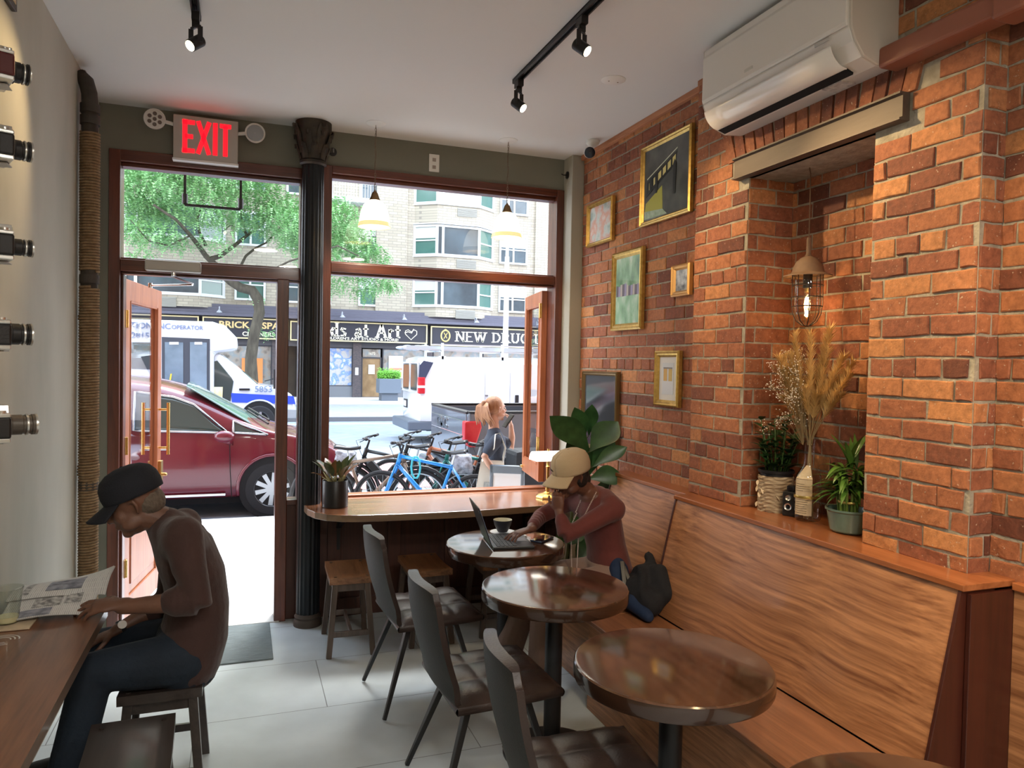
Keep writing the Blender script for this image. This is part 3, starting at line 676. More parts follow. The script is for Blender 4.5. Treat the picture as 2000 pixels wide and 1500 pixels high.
# ================================================================== left wall: pipe, vintage cameras
M_rope = mat('jute_rope', (.20, .125, .062), .95, color2=(.33, .225, .125), vscale=40, bump=.5, bscale=150)
M_pipe = mat('cast_iron_pipe', (.05, .042, .034), .7, var=.3, vscale=15, bump=.3)
PXC, PYC = -.745, 4.40
o = thing('riser_pipe', 'old vertical pipe wrapped in coils of brown rope in the left corner', 'pipe', (PXC, PYC, 0))
MB().tube([(0, 0, 0), (0, 0, 3.0), (-.004, 0, 3.06), (-.02, .01, 3.12), (-.055, .02, 3.15)], .038, n=20).build('pipe', M_pipe, o, smooth=True)
for z in (.52, 1.02, 2.1, 2.92, 2.98): MB().cyl((0, 0, z-.022), (0, 0, z+.022), .047, n=20).build('coupling', M_pipe, o, smooth='auto')
mb = MB(); z = .005; rd = random.Random(3); ps = []; rs = []; k = 0
while z < 2.86:
    big = .0035 if (abs(z-1.9) < .02 or abs(z-1.1) < .03) else 0
    if 2.06 < z < 2.14: z = 2.14; mb.tube(ps, .0074, n=6, cap=True); ps = []
    a = k*PI/5; ps.append((math.cos(a)*(.0425+big), math.sin(a)*(.0425+big), z)); z += .0148/10; k += 1
mb.tube(ps, .0074, n=6); mb.build('rope_wrapping', M_rope, o, smooth=True)
o = tag(MB().box(XL, XL+.02, 4.475, 4.50, 0, ZC).build('trim_3', mat('raw_plaster_edge', (.42, .41, .37), .9, bump=.8, bscale=60)), kind='structure')

M_cblack = mat('camera_black', (.014, .013, .013), .45, bump=.1, bscale=200); M_csilver = mat('camera_silver', (.62, .61, .58), .28, .9); M_cred = mat('camera_maroon', (.10, .02, .02), .5)
M_lens = mat('lens_glass', (.01, .01, .015), .05, spec=1); M_shelf = mat('shelf_grey', (.40, .39, .37), .5)
def old_camera(y, z, label, body, lens_len, lr, tele, hump=True, dz=0):
    """film camera on a small bracket; lens points out from the wall and to the window"""
    o = thing('film_camera', label, 'camera', (XL+.085, y, z), math.radians(24), group='vintage film cameras displayed on the left wall'); o.scale = (1.12,)*3
    MB().box(-.022, .018, -.07, .07, .012, .072).build('body', body, o, bevel=.006)
    MB().box(-.02, .017, -.068, .068, 0, .013).build('base_plate', M_csilver, o, bevel=.003)
    MB().box(-.02, .017, -.068, .068, .071, .082).build('top_plate', M_csilver, o, bevel=.003)
    if hump:
        mb = MB(); mb.prism([(-.026, .08), (.026, .08), (.02, .104), (-.02, .104)], 'x', -.018, .02); mb.build('viewfinder', M_csilver, o, bevel=.002)
        MB().box(.019, .022, -.013, .013, .084, .098).build('finder_window', M_lens, o)
    else: MB().box(.016, .020, .02, .05, .074, .088).build('finder_window', M_lens, o)
    MB().cyl((0, .045, .082), (0, .045, .091), .009, n=16).build('dial', M_csilver, o, smooth='auto'); MB().cyl((-.003, -.05, .082), (-.003, -.05, .089), .012, n=16).build('dial', M_csilver, o, smooth='auto')
    c = .045; mb = MB(); 
    mb.lathe([(.001, .016), (lr*1.15, .016), (lr*1.15, .026), (lr, .028), (lr, .016+lens_len*.5), (lr*.93, .018+lens_len*.5), (lr*.93, .016+lens_len*.8), (lr*1.02, .016+lens_len*.82), (lr*1.02, .016+lens_len), (lr*.8, .016+lens_len), (lr*.7, .010+lens_len)], (0, 0, c), 24, 'x')
    mb.build('lens_barrel', tele, o, smooth='auto')
    mb = MB(); mb.lathe([(lr*1.0, .016+lens_len*.62), (lr*1.04, .016+lens_len*.63), (lr*1.04, .016+lens_len*.7), (lr*1.0, .016+lens_len*.71)], (0, 0, c), 24, 'x'); mb.lathe([(lr*1.03, .016+lens_len*.92), (lr*1.05, .016+lens_len*.94), (lr*1.05, .016+lens_len*1.0), (lr*.96, .016+lens_len)], (0, 0, c), 24, 'x'); mb.build('lens_ring', M_csilver, o, smooth='auto')
    MB().lathe([(.001, .012+lens_len), (lr*.72, .010+lens_len)], (0, 0, c), 24, 'x').build('lens_glass', M_lens, o, smooth=True)
    s_ = thing('camera_bracket', 'grey wall bracket under the '+label.split(',')[0].replace('vintage ', ''), 'bracket', (XL, y, z-.002), 0, 'little brackets holding the vintage cameras')
    MB().box(0, .105, -.03, .03, -.004, 0).box(0, .004, -.03, .03, -.085, 0).build('plate', M_shelf, s_, bevel=.001)
M_tele = mat('tele_grey', (.10, .085, .07), .4, .3)
old_camera(2.78, 2.55, 'brown vintage camera with a short black lens, highest whole one on the left wall', M_cred, .050, .029, M_cblack)
old_camera(2.78, 2.305, 'black vintage camera with a ribbed lens and red finder, second whole one from the top', M_cblack, .055, .028, M_cblack)
old_camera(2.78, 1.995, 'black and silver vintage camera with a shiny lens front, third from the top', M_cblack, .058, .024, M_cblack)
old_camera(2.75, 1.715, 'black vintage camera with a wide dark lens, second from the bottom', M_cblack, .062, .030, M_cblack, False)
old_camera(2.75, 1.425, 'vintage camera with a long grey telephoto barrel, lowest on the left wall', M_cblack, .075, .029, M_tele)
old_camera(2.62, 2.75, 'vintage camera almost wholly cut off near the top left', M_cred, .05, .026, M_cblack)
# corner of a framed picture high on the left wall
o = thing('framed_picture', 'corner of a framed picture at the top left edge of the photo', 'picture', (XL, 2.95, 3.0))
MB().box(.0, .018, -.32, .27, -.045, .16).build('frame', mat('dark_frame', (.03, .02, .015), .4), o, bevel=.003)
MB().box(.016, .020, -.30, .25, -.025, .14).build('print', mat('print_a', (.35, .3, .25), .5, color2=(.75, .5, .25), vscale=30), o)
# ================================================================== things on the counters
o = thing('plastic_cup', 'clear plastic cup with a little pale drink left at the left edge', 'cup', (-.752, 2.99, .769))
M_clear = glassy('clear_plastic', (.93, .95, .93), 1.3, .05)
mb = MB().lathe([(.001, .002), (.032, .002), (.047, .118), (.049, .12), (.049, .123), (.046, .12), (.031, .004), (.001, .004)], n=32); mb.build('cup_wall', M_clear, o, smooth='auto')
MB().lathe([(.001, .005), (.031, .005), (.034, .024), (.001, .024)], n=32).build('drink', mat('pale_drink', (.65, .60, .38), .15), o, smooth='auto')
o = MB().cbox((-.745, 2.985, .7645), (.15, .13, .006)).build('paper_napkin', mat('kraft_napkin', (.50, .40, .27), .9, var=.1, vscale=30), bevel=.001)
tag(o, 'folded brown paper napkin under the plastic cup', 'napkin')
mb = MB()
for r_ in (.048, .036, .024):
    P = [(-.728+r_*math.cos(a_*PI/18), 2.835+r_*math.sin(a_*PI/18), .7606) for a_ in range(0, 31)]; mb.tube(P, .0022, n=4, side=(0, 0, 1), flat=.2)
tag(mb.build('counter_sticker', mat('sticker_white', (.6, .58, .55), .5)), 'pale spiral mark on the left wooden counter near the cup', 'sticker')

# newspaper: sheets of real, slightly curled paper, the far one lifted at its right corner
def news_mat(name):
    M = bpy.data.materials.new(name); M.use_nodes = True; n = M.node_tree.nodes; L = M.node_tree.links; b = n['Principled BSDF']
    t = n.new('ShaderNodeTexCoord'); b1 = n.new('ShaderNodeTexBrick'); b1.inputs['Scale'].default_value = 1; b1.inputs['Brick Width'].default_value = .022; b1.inputs['Row Height'].default_value = .17; b1.inputs['Mortar Size'].default_value = .007; b1.offset = 0
    b1.inputs['Color1'].default_value = (.34, .34, .34, 1); b1.inputs['Color2'].default_value = (.48, .48, .47, 1); b1.inputs['Mortar'].default_value = (.62, .61, .58, 1); L.new(t.outputs['UV'], b1.inputs[0]); L.new(b1.outputs[0], b.inputs['Base Color']); b.inputs['Roughness'].default_value = .85
    return M
def sheet(name, label, f_, nu, nv, mt, pics, layers=3):
    mb = MB(); 
    for k in range(layers):
        mb.grid(lambda u, v: Vector(f_(u, v))+Vector((.002*k, .003*k, -.0022*k)), nu, nv)
    o = mb.build(name, mt, smooth=True); uv = o.data.uv_layers.new(name='UVMap'); w = nu+1; per = w*(nv+1)
    for lp in o.data.loops:
        i = lp.vertex_index % per; uv.data[lp.index].uv = ((i % w)/nu, (i//w)/nv)
    tag(o, label, 'newspaper')
    for u0, u1, v0, v1, m_ in pics:
        q = MB().grid(lambda u, v: Vector(f_(lerp(u0, u1, u), lerp(v0, v1, v)))+Vector((0, -.0003, .0012)), 6, 6); q.build('printed_picture', m_, o, smooth=True)
    return o
PIC = mat('print_photo', (.07, .075, .10), .8, color2=(.36, .37, .42), vscale=28); PIC2 = mat('print_ads', (.10, .10, .10), .8, color2=(.55, .54, .52), vscale=60)
def far_sheet(u, v):
    p = Vector((lerp(-.79, -.475, u), lerp(3.12, 3.36, v), .805)); p.z += .02*math.sin(PI*u)*.4+.055*u**3*v+.012*math.sin(v*4); p.y += .05*(1-u)*0; return p
sheet('newspaper', 'folded newspaper page lying farther from the camera with one corner lifted', far_sheet, 16, 12, news_mat('newsprint_far'), [(.36, .74, .18, .72, PIC), (.12, .2, .1, .8, PIC2)])
def near_sheet(u, v):
    p = Vector((lerp(-.78, -.50, u), lerp(2.97, 3.13, v)+.02*u, .772)); p.z += .030*v+.022*math.sin(PI*u)*(1-v)*.6+.02*u*v; return p
sheet('newspaper', 'open newspaper page curling up at the near edge under the man\'s hand', near_sheet, 16, 12, news_mat('newsprint_near'), [(.30, .62, .45, .9, PIC2), (.18, .55, .05, .38, PIC), (.66, .85, .5, .9, PIC2)])
# ================================================================== ceiling and wall fittings
WARM = (1, .70, .36)
def spot_lamp(name, label, loc, aim, power, ang, body_w=.052, group='black spotlights on the ceiling tracks'):
    o = thing(name, label, 'spotlight', loc, group=group)
    A = Vector(aim)-Vector(loc)-Vector((0, 0, -.115)); A.normalize(); q = A.to_track_quat('-Z', 'Y').to_matrix().to_4x4()
    c = Vector((0, 0, -.125)); hz = Vector((A.x, A.y, 0)).normalized(); sd = Vector((-hz.y, hz.x, 0))
    mb = MB(); mb.box(-.016, .016, -.03, .03, -.035, 0).build('adapter', M_black, o, bevel=.002)
    mb = MB(); mb.bar((0, 0, -.03), (0, 0, -.06), .014, .03)
    for s_ in (-1, 1): mb.bar(Vector((0, 0, -.055)), Vector((0, 0, -.06))+sd*(s_*.03), .008, .012).bar(Vector((0, 0, -.06))+sd*(s_*.03), c+sd*(s_*.03), .004, .02)
    mb.build('yoke', M_black, o)
    mb = MB(); mb.T = Matrix.Translation(c) @ q
    w = body_w/2; mb.prism([(w*math.cos(a*PI/12)*1.0, w*math.sin(a*PI/12)*1.0) for a in range(24)], 'z', -.035, .035); mb.slot(0)
    mb.build('lamp_head', M_black, o, bevel=.003, smooth='auto')
    mb = MB(); mb.T = Matrix.Translation(c) @ q; mb.lathe([(.001, -.0362), (w*.86, -.0362)], n=20).build('lens', mat('lit_lens', (.9, .8, .6), .4, emit=(1, .85, .6), estr=9), o)
    l = light('SPOT', 'spot_light', (0, 0, 0), power, WARM, size=.02, spot=math.radians(ang), blend=.7); l.parent = o
    l.location = c+A*.045; l.rotation_euler = A.to_track_quat('-Z', 'Y').to_euler()
    return o
def track(name, label, x, y0, y1):
    o = thing(name, label, 'light track', (x, y1, ZC))
    MB().box(-.018, -.011, y0-y1, 0, -.022, 0).box(.011, .018, y0-y1, 0, -.022, 0).box(-.018, .018, y0-y1, 0, -.006, 0).build('rail', M_black, o)
    MB().box(-.004, -.002, y0-y1, 0, -.010, -.006).box(.002, .004, y0-y1, 0, -.010, -.006).build('conductor', M_chrome, o)
    MB().box(-.019, .019, 0, .012, -.024, 0).build('end_cap', M_black, o, bevel=.002)
track('track_rail', 'long black lighting track on the ceiling to the right, holding two spotlights', 1.348, -1.5, 3.70)
track('track_rail', 'black lighting track on the ceiling to the left, mostly cut off by the top edge', -.195, -1.5, 3.56)
ZS = ZC-.022
spot_lamp('spotlight', 'black spotlight at the far end of the right-hand ceiling track', (1.348, 3.66, ZS), (2.3, 2.55, 1.9), 75, 66)
spot_lamp('spotlight', 'black spotlight in the middle of the right-hand ceiling track near the white ceiling disc', (1.348, 2.90, ZS), (2.26, 1.85, 1.95), 110, 60)
spot_lamp('spotlight', 'lit black spotlight hanging from the left ceiling track above the exit sign', (-.195, 3.50, ZS), (-.95, 2.85, 2.25), 26, 74)
spot_lamp('spotlight', 'spotlight out of frame, farther back on the right-hand ceiling track', (1.348, 1.55, ZS), (2.3, 1.2, 1.9), 62, 62)
spot_lamp('spotlight', 'unseen spotlight added on the right-hand ceiling track to brighten the bench', (1.348, .35, ZS), (2.1, 1.9, .6), 75, 62)  # added lamp out of view, lightens the bench back
spot_lamp('spotlight', 'unseen spotlight added on the left ceiling track to brighten the picture wall', (-.195, 1.6, ZS), (2.3, 3.9, 1.7), 80, 46)  # added lamp out of view, lights the picture wall
for x, y, z, e in FILL_LAMPS:  # unseen fixtures added to carry the fill light
    o = thing('fill_lamp', 'added round ceiling lamp behind the camera, unseen, for fill light', 'ceiling lamp', (x, y, ZC), group='added fill lamps on the ceiling behind the camera')
    MB().lathe([(.001, 0), (.17, 0), (.17, -.03), (.16, -.035)], n=32).build('housing', M_white, o, smooth='auto')
    MB().lathe([(.001, -.036), (.16, -.036)], n=32).build('diffuser', mat('fill_diffuser', (.9, .9, .85), .5, emit=(1, .86, .66), estr=3), o)
    l = light('AREA', 'fill_light', (0, 0, -.05), e, (1, .95, .88), size=.3); l.data.shape = 'DISK'; l.parent = o
def disc(label, x, y, r=.065):
    o = thing('ceiling_plate', label, 'ceiling plate', (x, y, ZC)); MB().lathe([(.001, -.009), (r*.8, -.008), (r, -.002), (r, 0), (.001, 0)], n=36).build('plate', M_white, o, smooth='auto')
    MB().cyl((r*.4, 0, -.0105), (r*.4, 0, -.008), .004).build('screw', M_chrome, o); MB().cyl((-r*.4, 0, -.0105), (-r*.4, 0, -.008), .004).build('screw', M_chrome, o); return o
disc('round white blank plate on the ceiling between the right track and the brick wall', 1.819, 3.51)
# glass pendants on chains
M_opal = mat('opal_glass', (.95, .90, .80), .2, emit=(1, .90, .70), estr=2.6)
M_opal_rim = mat('opal_rim', (.9, .7, .35), .2, emit=(1, .80, .38), estr=.75)
M_chain = mat('chain_metal', (.22, .17, .12), .4, .8)
def pendant(x, y, label):
    o = thing('pendant_lamp', label, 'pendant lamp', (x, y, ZC), group='white glass pendant lamps over the window counter')
    MB().lathe([(.001, -.009), (.05, -.008), (.062, -.002), (.062, 0), (.001, 0)], n=36).build('canopy', M_white, o, smooth='auto')
    mb = MB(); z = -.012; k = 0
    while z > -.415:
        ps = []
        for q in range(12):
            a = 2*PI*q/12; u_ = math.cos(a)*.0052; w_ = math.sin(a)*.011
            ps.append((u_ if k % 2 else 0, 0 if k % 2 else u_, z-.011+w_))
        mb.tube(ps, .0012, n=5, closed=True); z -= .0175; k += 1
    mb.build('chain', M_chain, o, smooth=True)
    MB().tube([(.004*math.sin(t*.9), .004*math.cos(t*.9), -.01-t*.0205) for t in range(21)], .0013, n=5).build('cord', mat('cord_brown', (.12, .07, .04), .6), o)
    MB().lathe([(.001, -.420), (.006, -.421), (.010, -.430), (.016, -.434), (.023, -.452), (.029, -.470), (.033, -.476), (.033, -.484), (.001, -.484)], n=28).build('fitter', mat('old_brass', (.30, .19, .09), .35, .9), o, smooth='auto')
    sh = [(.030, -.482), (.050, -.492), (.070, -.515), (.084, -.550), (.092, -.590), (.097, -.625)]
    MB().lathe(sh+[(r-.003, z) for r, z in reversed(sh)], n=48).build('glass_shade', M_opal, o, smooth=True)
    MB().lathe([(.097, -.623), (.1015, -.640), (.1035, -.652), (.1005, -.652), (.094, -.623)], n=48).build('shade_rim', M_opal_rim, o, smooth=True)
    l = light('POINT', 'bulb_light', (0, 0, -.58), 9, (1, .82, .58), size=.03); l.parent = o
    return o
pendant(.785, 4.722, 'white glass pendant lamp on a chain, nearer the black column')
pendant(1.670, 4.717, 'white glass pendant lamp on a chain, nearer the brick wall')

# exit sign with its two emergency lamp heads
o = thing('exit_sign', 'grey box sign with glowing red EXIT letters above the doorway', 'exit sign', (-.211, YF-.055, 3.04))
MB().box(-.183, .183, -.02, .045, -.135, .125).build('housing', mat('sign_grey', (.46, .44, .40), .5), o, bevel=.004)
MB().box(-.187, .187, -.024, .049, -.148, -.135).build('bottom_rim', mat('sign_white', (.8, .8, .8), .4), o, bevel=.003)
M_red = mat('exit_red', (1, .02, .03), .5, emit=(1, .006, .018), estr=1.25)
# condensed capitals built as strokes
def strokes(name, segs, w, mt, par, y, dep=.003):
    mb = MB()
    for (x0, z0), (x1, z1) in segs: mb.bar((x0, y, z0), (x1, y, z1), dep, w, (0, 1, 0)) if 0 else mb.bar((x0, y, z0), (x1, y, z1), w, dep, (0, 1, 0))
    return mb.build(name, mt, par)
h = .098; w_ = .026
def E_(x): return [((x, -h), (x, h)), ((x-w_/2, h-w_/2), (x+.055, h-w_/2)), ((x, 0), (x+.045, 0)), ((x-w_/2, -h+w_/2), (x+.055, -h+w_/2))]
strokes('lettering', E_(-.118), w_, M_red, o, -.0215)
strokes('lettering', [((-.045, -h), (.018, h)), ((.018, -h), (-.045, h))], w_*.95, M_red, o, -.0215)
strokes('lettering', [((.052, -h), (.052, h))], w_, M_red, o, -.0215)
strokes('lettering', [((.110, -h), (.110, h-w_/2)), ((.078, h-w_/2), (.142, h-w_/2))], w_, M_red, o, -.0215)
for sx, z in ((-1, .075), (1, .062)):
    c = Vector((sx*.282, -.025, z)); mb = MB(); mb.cyl((sx*.18, .01, z-.005), (sx*.235, -.01, z), .011); mb.build('arm', M_white, o, smooth='auto')
    mb = MB(); mb.lathe([(.001, .03), (.04, .028), (.057, .006), (.060, -.012), (.060, -.018), (.053, -.018), (.052, -.012), (.001, -.012)], c, 36, 'y', ); mb.build('lamp_head', M_white, o, smooth='auto')
    if sx < 0:
        for k in range(6):
            a = k*PI/3+.5; rr_ = .032 if k < 6 else 0
            MB().cyl(c+Vector((rr_*math.cos(a), -.016, rr_*math.sin(a))), c+Vector((rr_*math.cos(a), -.0125, rr_*math.sin(a))), .0115, n=14).build('led', mat('led_grey', (.16, .13, .11), .25), o)
        MB().cyl(c+Vector((0, -.016, 0)), c+Vector((0, -.0125, 0)), .011, n=14).build('led', MATS['led_grey'], o)
    else:
        MB().lathe([(.001, -.0135), (.050, -.0135)], c, 30, 'y').build('reflector', mat('reflector', (.3, .3, .29), .18, .9), o)
# blank outlet plate, dark hooks
o = thing('wall_outlet', 'white wall outlet plate on the grey beam between the two pendant lamps', 'outlet', (1.232, YF, 3.068))
MB().box(-.036, .036, -.007, 0, -.060, .060).build('cover_plate', M_white, o, bevel=.003)
for z in (-.028, .022):
    MB().box(-.012, .012, -.009, -.006, z-.012, z+.012).build('socket', mat('socket_grey', (.36, .30, .26), .5), o, bevel=.003)
o = thing('cable_gland', 'round black fitting on the beam beside the black column', 'fitting', (.552, YF, 3.066))
MB().lathe([(.001, -.008), (.026, -.008), (.028, 0), (.001, 0)], n=24, axis='y').build('disc', M_black, o, smooth='auto'); MB().cyl((.004, -.01, -.005), (.004, -.01, .02), .005).build('cable', mat('wire_grey', (.2, .2, .2), .4), o)
o = thing('wall_hook', 'small black hook on the pale pilaster near the security camera', 'hook', (2.205, 4.93, 3.073))
MB().lathe([(.001, -.01), (.026, -.008), (.026, 0), (.001, 0)], n=20, axis='x').build('disc', M_black, o, smooth='auto'); MB().tube([(-.01, 0, 0), (-.035, 0, -.002), (-.05, 0, .004)], .004).build('stem', M_black, o)
# security camera
o = thing('security_camera', 'white ball security camera hanging in the ceiling corner by the brick wall', 'security camera', (2.19, 4.50, ZC))
MB().lathe([(.001, 0), (.045, 0), (.045, -.018), (.035, -.03), (.016, -.04), (.001, -.04)], n=28).build('mount', M_white, o, smooth='auto')
c = Vector((-.028, -.01, -.083)); d = Vector((-.30, -.9, -.30)).normalized(); mb = MB(); mb.T = Matrix.Translation(c) @ d.to_track_quat('Z', 'Y').to_matrix().to_4x4()
mb.lathe([(.001, -.03), (.022, -.026), (.036, -.008), (.038, .012), (.036, .022)], n=30).build('shell', M_white, o, smooth='auto')
mb = MB(); mb.T = Matrix.Translation(c) @ d.to_track_quat('Z', 'Y').to_matrix().to_4x4(); mb.lathe([(.036, .020), (.034, .026), (.014, .030), (.001, .030)], n=30).build('lens_face', mat('blue_black', (.008, .013, .03), .15), o, smooth='auto')

# air conditioner
o = thing('air_conditioner', 'white split air conditioner high on the brick wall', 'air conditioner', (PX, 2.5, 2.96))
M_ac = mat('ac_white', (.72, .68, .62), .32); M_acg = mat('ac_gloss', (.78, .75, .70), .14)
y0, y1 = -.415, .485; X0, X1, Zt, Zb = -.235, -.002, .215, -.135
body = [(X1, Zt), (X1, -.150), (-.10, -.158), (-.165, -.135), (-.205, -.085), (-.225, -.04), (-.228, 0), (-.228, Zt)]
MB().prism(body, 'y', y0+.006, y1-.006).build('body', M_ac, o, bevel=.008, seg=3)
MB().prism([(-.226, .19), (-.236, .17), (-.238, -.02), (-.234, -.035), (-.226, -.035)], 'y', y0+.012, y1-.012).build('front_panel', M_ac, o, bevel=.004)
for yy in (y0, y1-.012): MB().prism(body, 'y', yy, yy+.012).build('side_cover', mat('ac_side', (.55, .50, .43), .4), o, bevel=.006)
vl = lambda u, v: (-.150-.082*math.sin(v*1.35)-.002, lerp(y0+.09, y1-.03, u), -.146+.090*(1-math.cos(v*1.35)))
mb = MB().grid(vl, 6, 14); mb.build('louvre', M_acg, o, smooth=True, solid=.005)
MB().prism([(-.118, -.161), (-.156, -.149), (-.150, -.140), (-.115, -.150)], 'y', y0+.095, y1-.03).build('outlet_slot', M_dark, o)
MB().box(-.2335, -.229, y0+.10, y0+.17, -.052, -.040).build('display', mat('ac_display', (.5, .48, .46), .2), o)
MB().box(-.2405, -.2375, .11, .16, .0, .012).build('badge', mat('ac_badge', (.6, .58, .52), .4), o)
MB().box(-.11, -.04, y0+.16, y0+.26, -.162, -.153).build('sticker', mat('ac_sticker', (.42, .38, .36), .5, color2=(.7, .66, .6), vscale=70), o)
# terracotta-coloured pipe duct from the air conditioner along the wall
o = thing('line_duct', 'terracotta coloured pipe duct running along the top of the brick wall from the air conditioner', 'duct', (PX-.06, 1.7, 2.8))
M_duct = mat('duct_terracotta', (.27, .095, .055), .45)
mb = MB().box(PX-.095, PX-.003, 1.62, 2.09, 2.79, 2.865); mb.build('duct', M_duct, o, world=True, bevel=.012, seg=3)
MB().box(PX-.105, PX-.0, 1.55, 1.655, 2.775, 2.88).build('elbow', M_duct, o, world=True, bevel=.012)
MB().box(PX-.10, RX+.1, 1.56, 1.65, 2.82, ZC).build('riser', M_duct, o, world=True, bevel=.01)

# framed pictures on the brick wall -------------------------------------------------
M_gold = mat('gilt', (.62, .42, .13), .32, .75, color2=(.42, .27, .07), vscale=40); M_dgold = mat('dark_gilt', (.17, .11, .045), .4, .6)
def print_mat(name, cols, scale=6, seed=0, stretch=(1, 1, 1)):
    if name in MATS: return MATS[name]
    M = bpy.data.materials.new(name); MATS[name] = M; M.use_nodes = True; n = M.node_tree.nodes; L = M.node_tree.links; b = n['Principled BSDF']
    t = n.new('ShaderNodeTexCoord'); mp = n.new('ShaderNodeMapping'); mp.inputs['Location'].default_value = (seed, seed*2, 0); mp.inputs['Scale'].default_value = stretch; L.new(t.outputs['Object'], mp.inputs[0])
    nz = n.new('ShaderNodeTexNoise'); nz.inputs['Scale'].default_value = scale; nz.inputs['Detail'].default_value = 6; L.new(mp.outputs[0], nz.inputs[0])
    r = n.new('ShaderNodeValToRGB'); e = r.color_ramp.elements; k = len(cols); e[0].position = .33; e[0].color = (*cols[0], 1); e[1].position = .66; e[1].color = (*cols[-1], 1)
    for i in range(1, k-1): q = e.new(.33+.33*i/(k-1)); q.color = (*cols[i], 1)
    L.new(nz.outputs[0], r.inputs[0]); L.new(r.outputs[0], b.inputs['Base Color']); b.inputs['Roughness'].default_value = .5; b.inputs['Coat Weight'].default_value = .6; b.inputs['Coat Roughness'].default_value = .03; return M
def picture(label, y0, y1, z0, z1, fw_, fmat, pm, mount=None, extra=None):
    o = thing('framed_picture', label, 'picture', (XR-.012, (y0+y1)/2, (z0+z1)/2), group=None); w = (y1-y0)/2; h_ = (z1-z0)/2
    mb = MB(); prof = [(0, 0), (0, .022), (fw_*.25, .030), (fw_*.45, .022), (fw_*.7, .024), (fw_, .012), (fw_, 0)]
    cs = [(-w, -h_), (w, -h_), (w, h_), (-w, h_)]; rings = []
    for cy, cz in cs: rings.append(mb.pts([(-x_, cy-math.copysign(d_, cy), cz-math.copysign(d_, cz)) for d_, x_ in prof]))
    for i in range(4):
        for j in range(len(prof)-1): mb.face((rings[i]+j, rings[i]+j+1, rings[(i+1) % 4]+j+1, rings[(i+1) % 4]+j))
    mb.build('frame', fmat, o, smooth='auto')
    a = w-fw_+.002; c_ = h_-fw_+.002
    if mount:
        MB().poly([(-.010, -a, -c_), (-.010, a, -c_), (-.010, a, c_), (-.010, -a, c_)]).build('mount', mount, o); a *= .62; c_ *= .72
    MB().box(-.0118, -.0105, -a, a, -c_, c_).build('print', pm, o)
    if extra: extra(o, a, c_)
    return o
picture('small gilt framed landscape print, highest of the pictures on the left of the brick wall', 4.345, 4.72, 2.525, 2.818, .028, M_gold, print_mat('autumn_print', [(.16, .25, .22), (.42, .45, .42), (.5, .2, .12), (.55, .42, .36)], 9, 1))
def station(o, a, c):
    Yl = mat('lit_window', (.62, .55, .22), .5); Yd = mat('platform', (.36, .35, .05), .5); D = mat('print_black', (.012, .014, .012), .5); Wt = mat('print_white', (.6, .65, .5), .5)
    P = lambda nm, ys, m_, x=-.0122: MB().prism([(y, z) for y, z in ys], 'x', x-.0006, x).build(nm, m_, o)
    P('painted_shape', [(.95*a, -.75*c), (.1*a, -.95*c), (.15*a, -.15*c), (.9*a, -.5*c)], Yd)
    P('painted_shape', [(.9*a, -.33*c), (-.35*a, .25*c), (-.5*a, .62*c), (.85*a, .10*c)], D, -.0128)
    for k in range(6):
        y = lerp(.75, -.3, k/5)*a; z = lerp(-.05, .38, k/5)*c; MB().prism([(y, z-.10*c), (y-.13*a, z-.03*c), (y-.13*a, z+.16*c), (y, z+.10*c)], 'x', -.0142, -.0135).build('painted_window', Yl, o)
    P('painted_line', [(.85*a, .16*c), (-.5*a, .68*c), (-.5*a, .71*c), (.85*a, .19*c)], Wt, -.0136)
    for y, s_ in ((.45, .3), (-.35, .5), (.72, .22)): P('painted_figure', [(y*a, -s_*c), ((y-.09)*a, -s_*c), ((y-.12)*a, s_*.6*c), ((y-.05)*a, s_*.85*c), ((y+.02)*a, s_*.6*c)], D, -.0144)
    P('painted_shape', [(.95*a, -.95*c), (-.1*a, -.97*c), (.1*a, -.80*c), (.95*a, -.72*c)], mat('print_reflect', (.22, .33, .2), .5, color2=(.4, .5, .4), vscale=40), -.0136)
picture('large gilt framed dark picture of a station platform with yellow lit windows', 3.45, 3.985, 2.545, 3.02, .030, M_gold, print_mat('night_print', [(.02, .025, .02), (.045, .05, .045), (.09, .1, .085)], 5, 3), extra=station)
def crowd(o, a, c):
    r_ = random.Random(4)
    for k in range(11):
        y = lerp(-.85, .85, k/10)*a; MB().box(-.0128, -.0122, y-.012, y+.012, -.02*c-.03, .12*c+r_.uniform(0, .02)).build('painted_figure', mat('fig%d' % (k % 3), [(.3, .28, .45), (.12, .1, .14), (.45, .42, .4)][k % 3], .5), o)
picture('tall gilt framed green park scene with a row of tiny people', 3.94, 4.33, 1.93, 2.43, .042, M_gold, print_mat('park_print', [(.05, .17, .08), (.14, .33, .16), (.25, .45, .28), (.5, .6, .5)], 12, 5, (1, 1, .5)), extra=crowd)
picture('smallest gilt framed print, alone to the right of the tall green one', 3.435, 3.615, 2.095, 2.27, .030, mat('orange_gilt', (.62, .36, .13), .35, .6), print_mat('sketch_print', [(.1, .11, .12), (.35, .38, .4), (.6, .62, .62)], 26, 7))
def door_sketch(o, a, c):
    for k, (y, col) in enumerate(((.45, (.55, .33, .08)), (-.45, (.55, .38, .1)))): MB().box(-.0128, -.0122, y*a-.018, y*a+.018, -.15*c, .62*c).build('painted_door', mat('pdoor%d' % k, col, .5), o)
    MB().box(-.0126, -.0122, -.8*a, .8*a, .62*c, .72*c).build('painted_lintel', mat('pdoor2', (.2, .18, .16), .5), o)
picture('gilt framed small print of two yellow doors, lowest on the right of the picture wall', 3.515, 3.77, 1.478, 1.795, .036, M_gold, mat('pale_print', (.55, .57, .58), .5, coat=.5), mount=mat('mount_board', (.62, .60, .56), .7), extra=door_sketch)
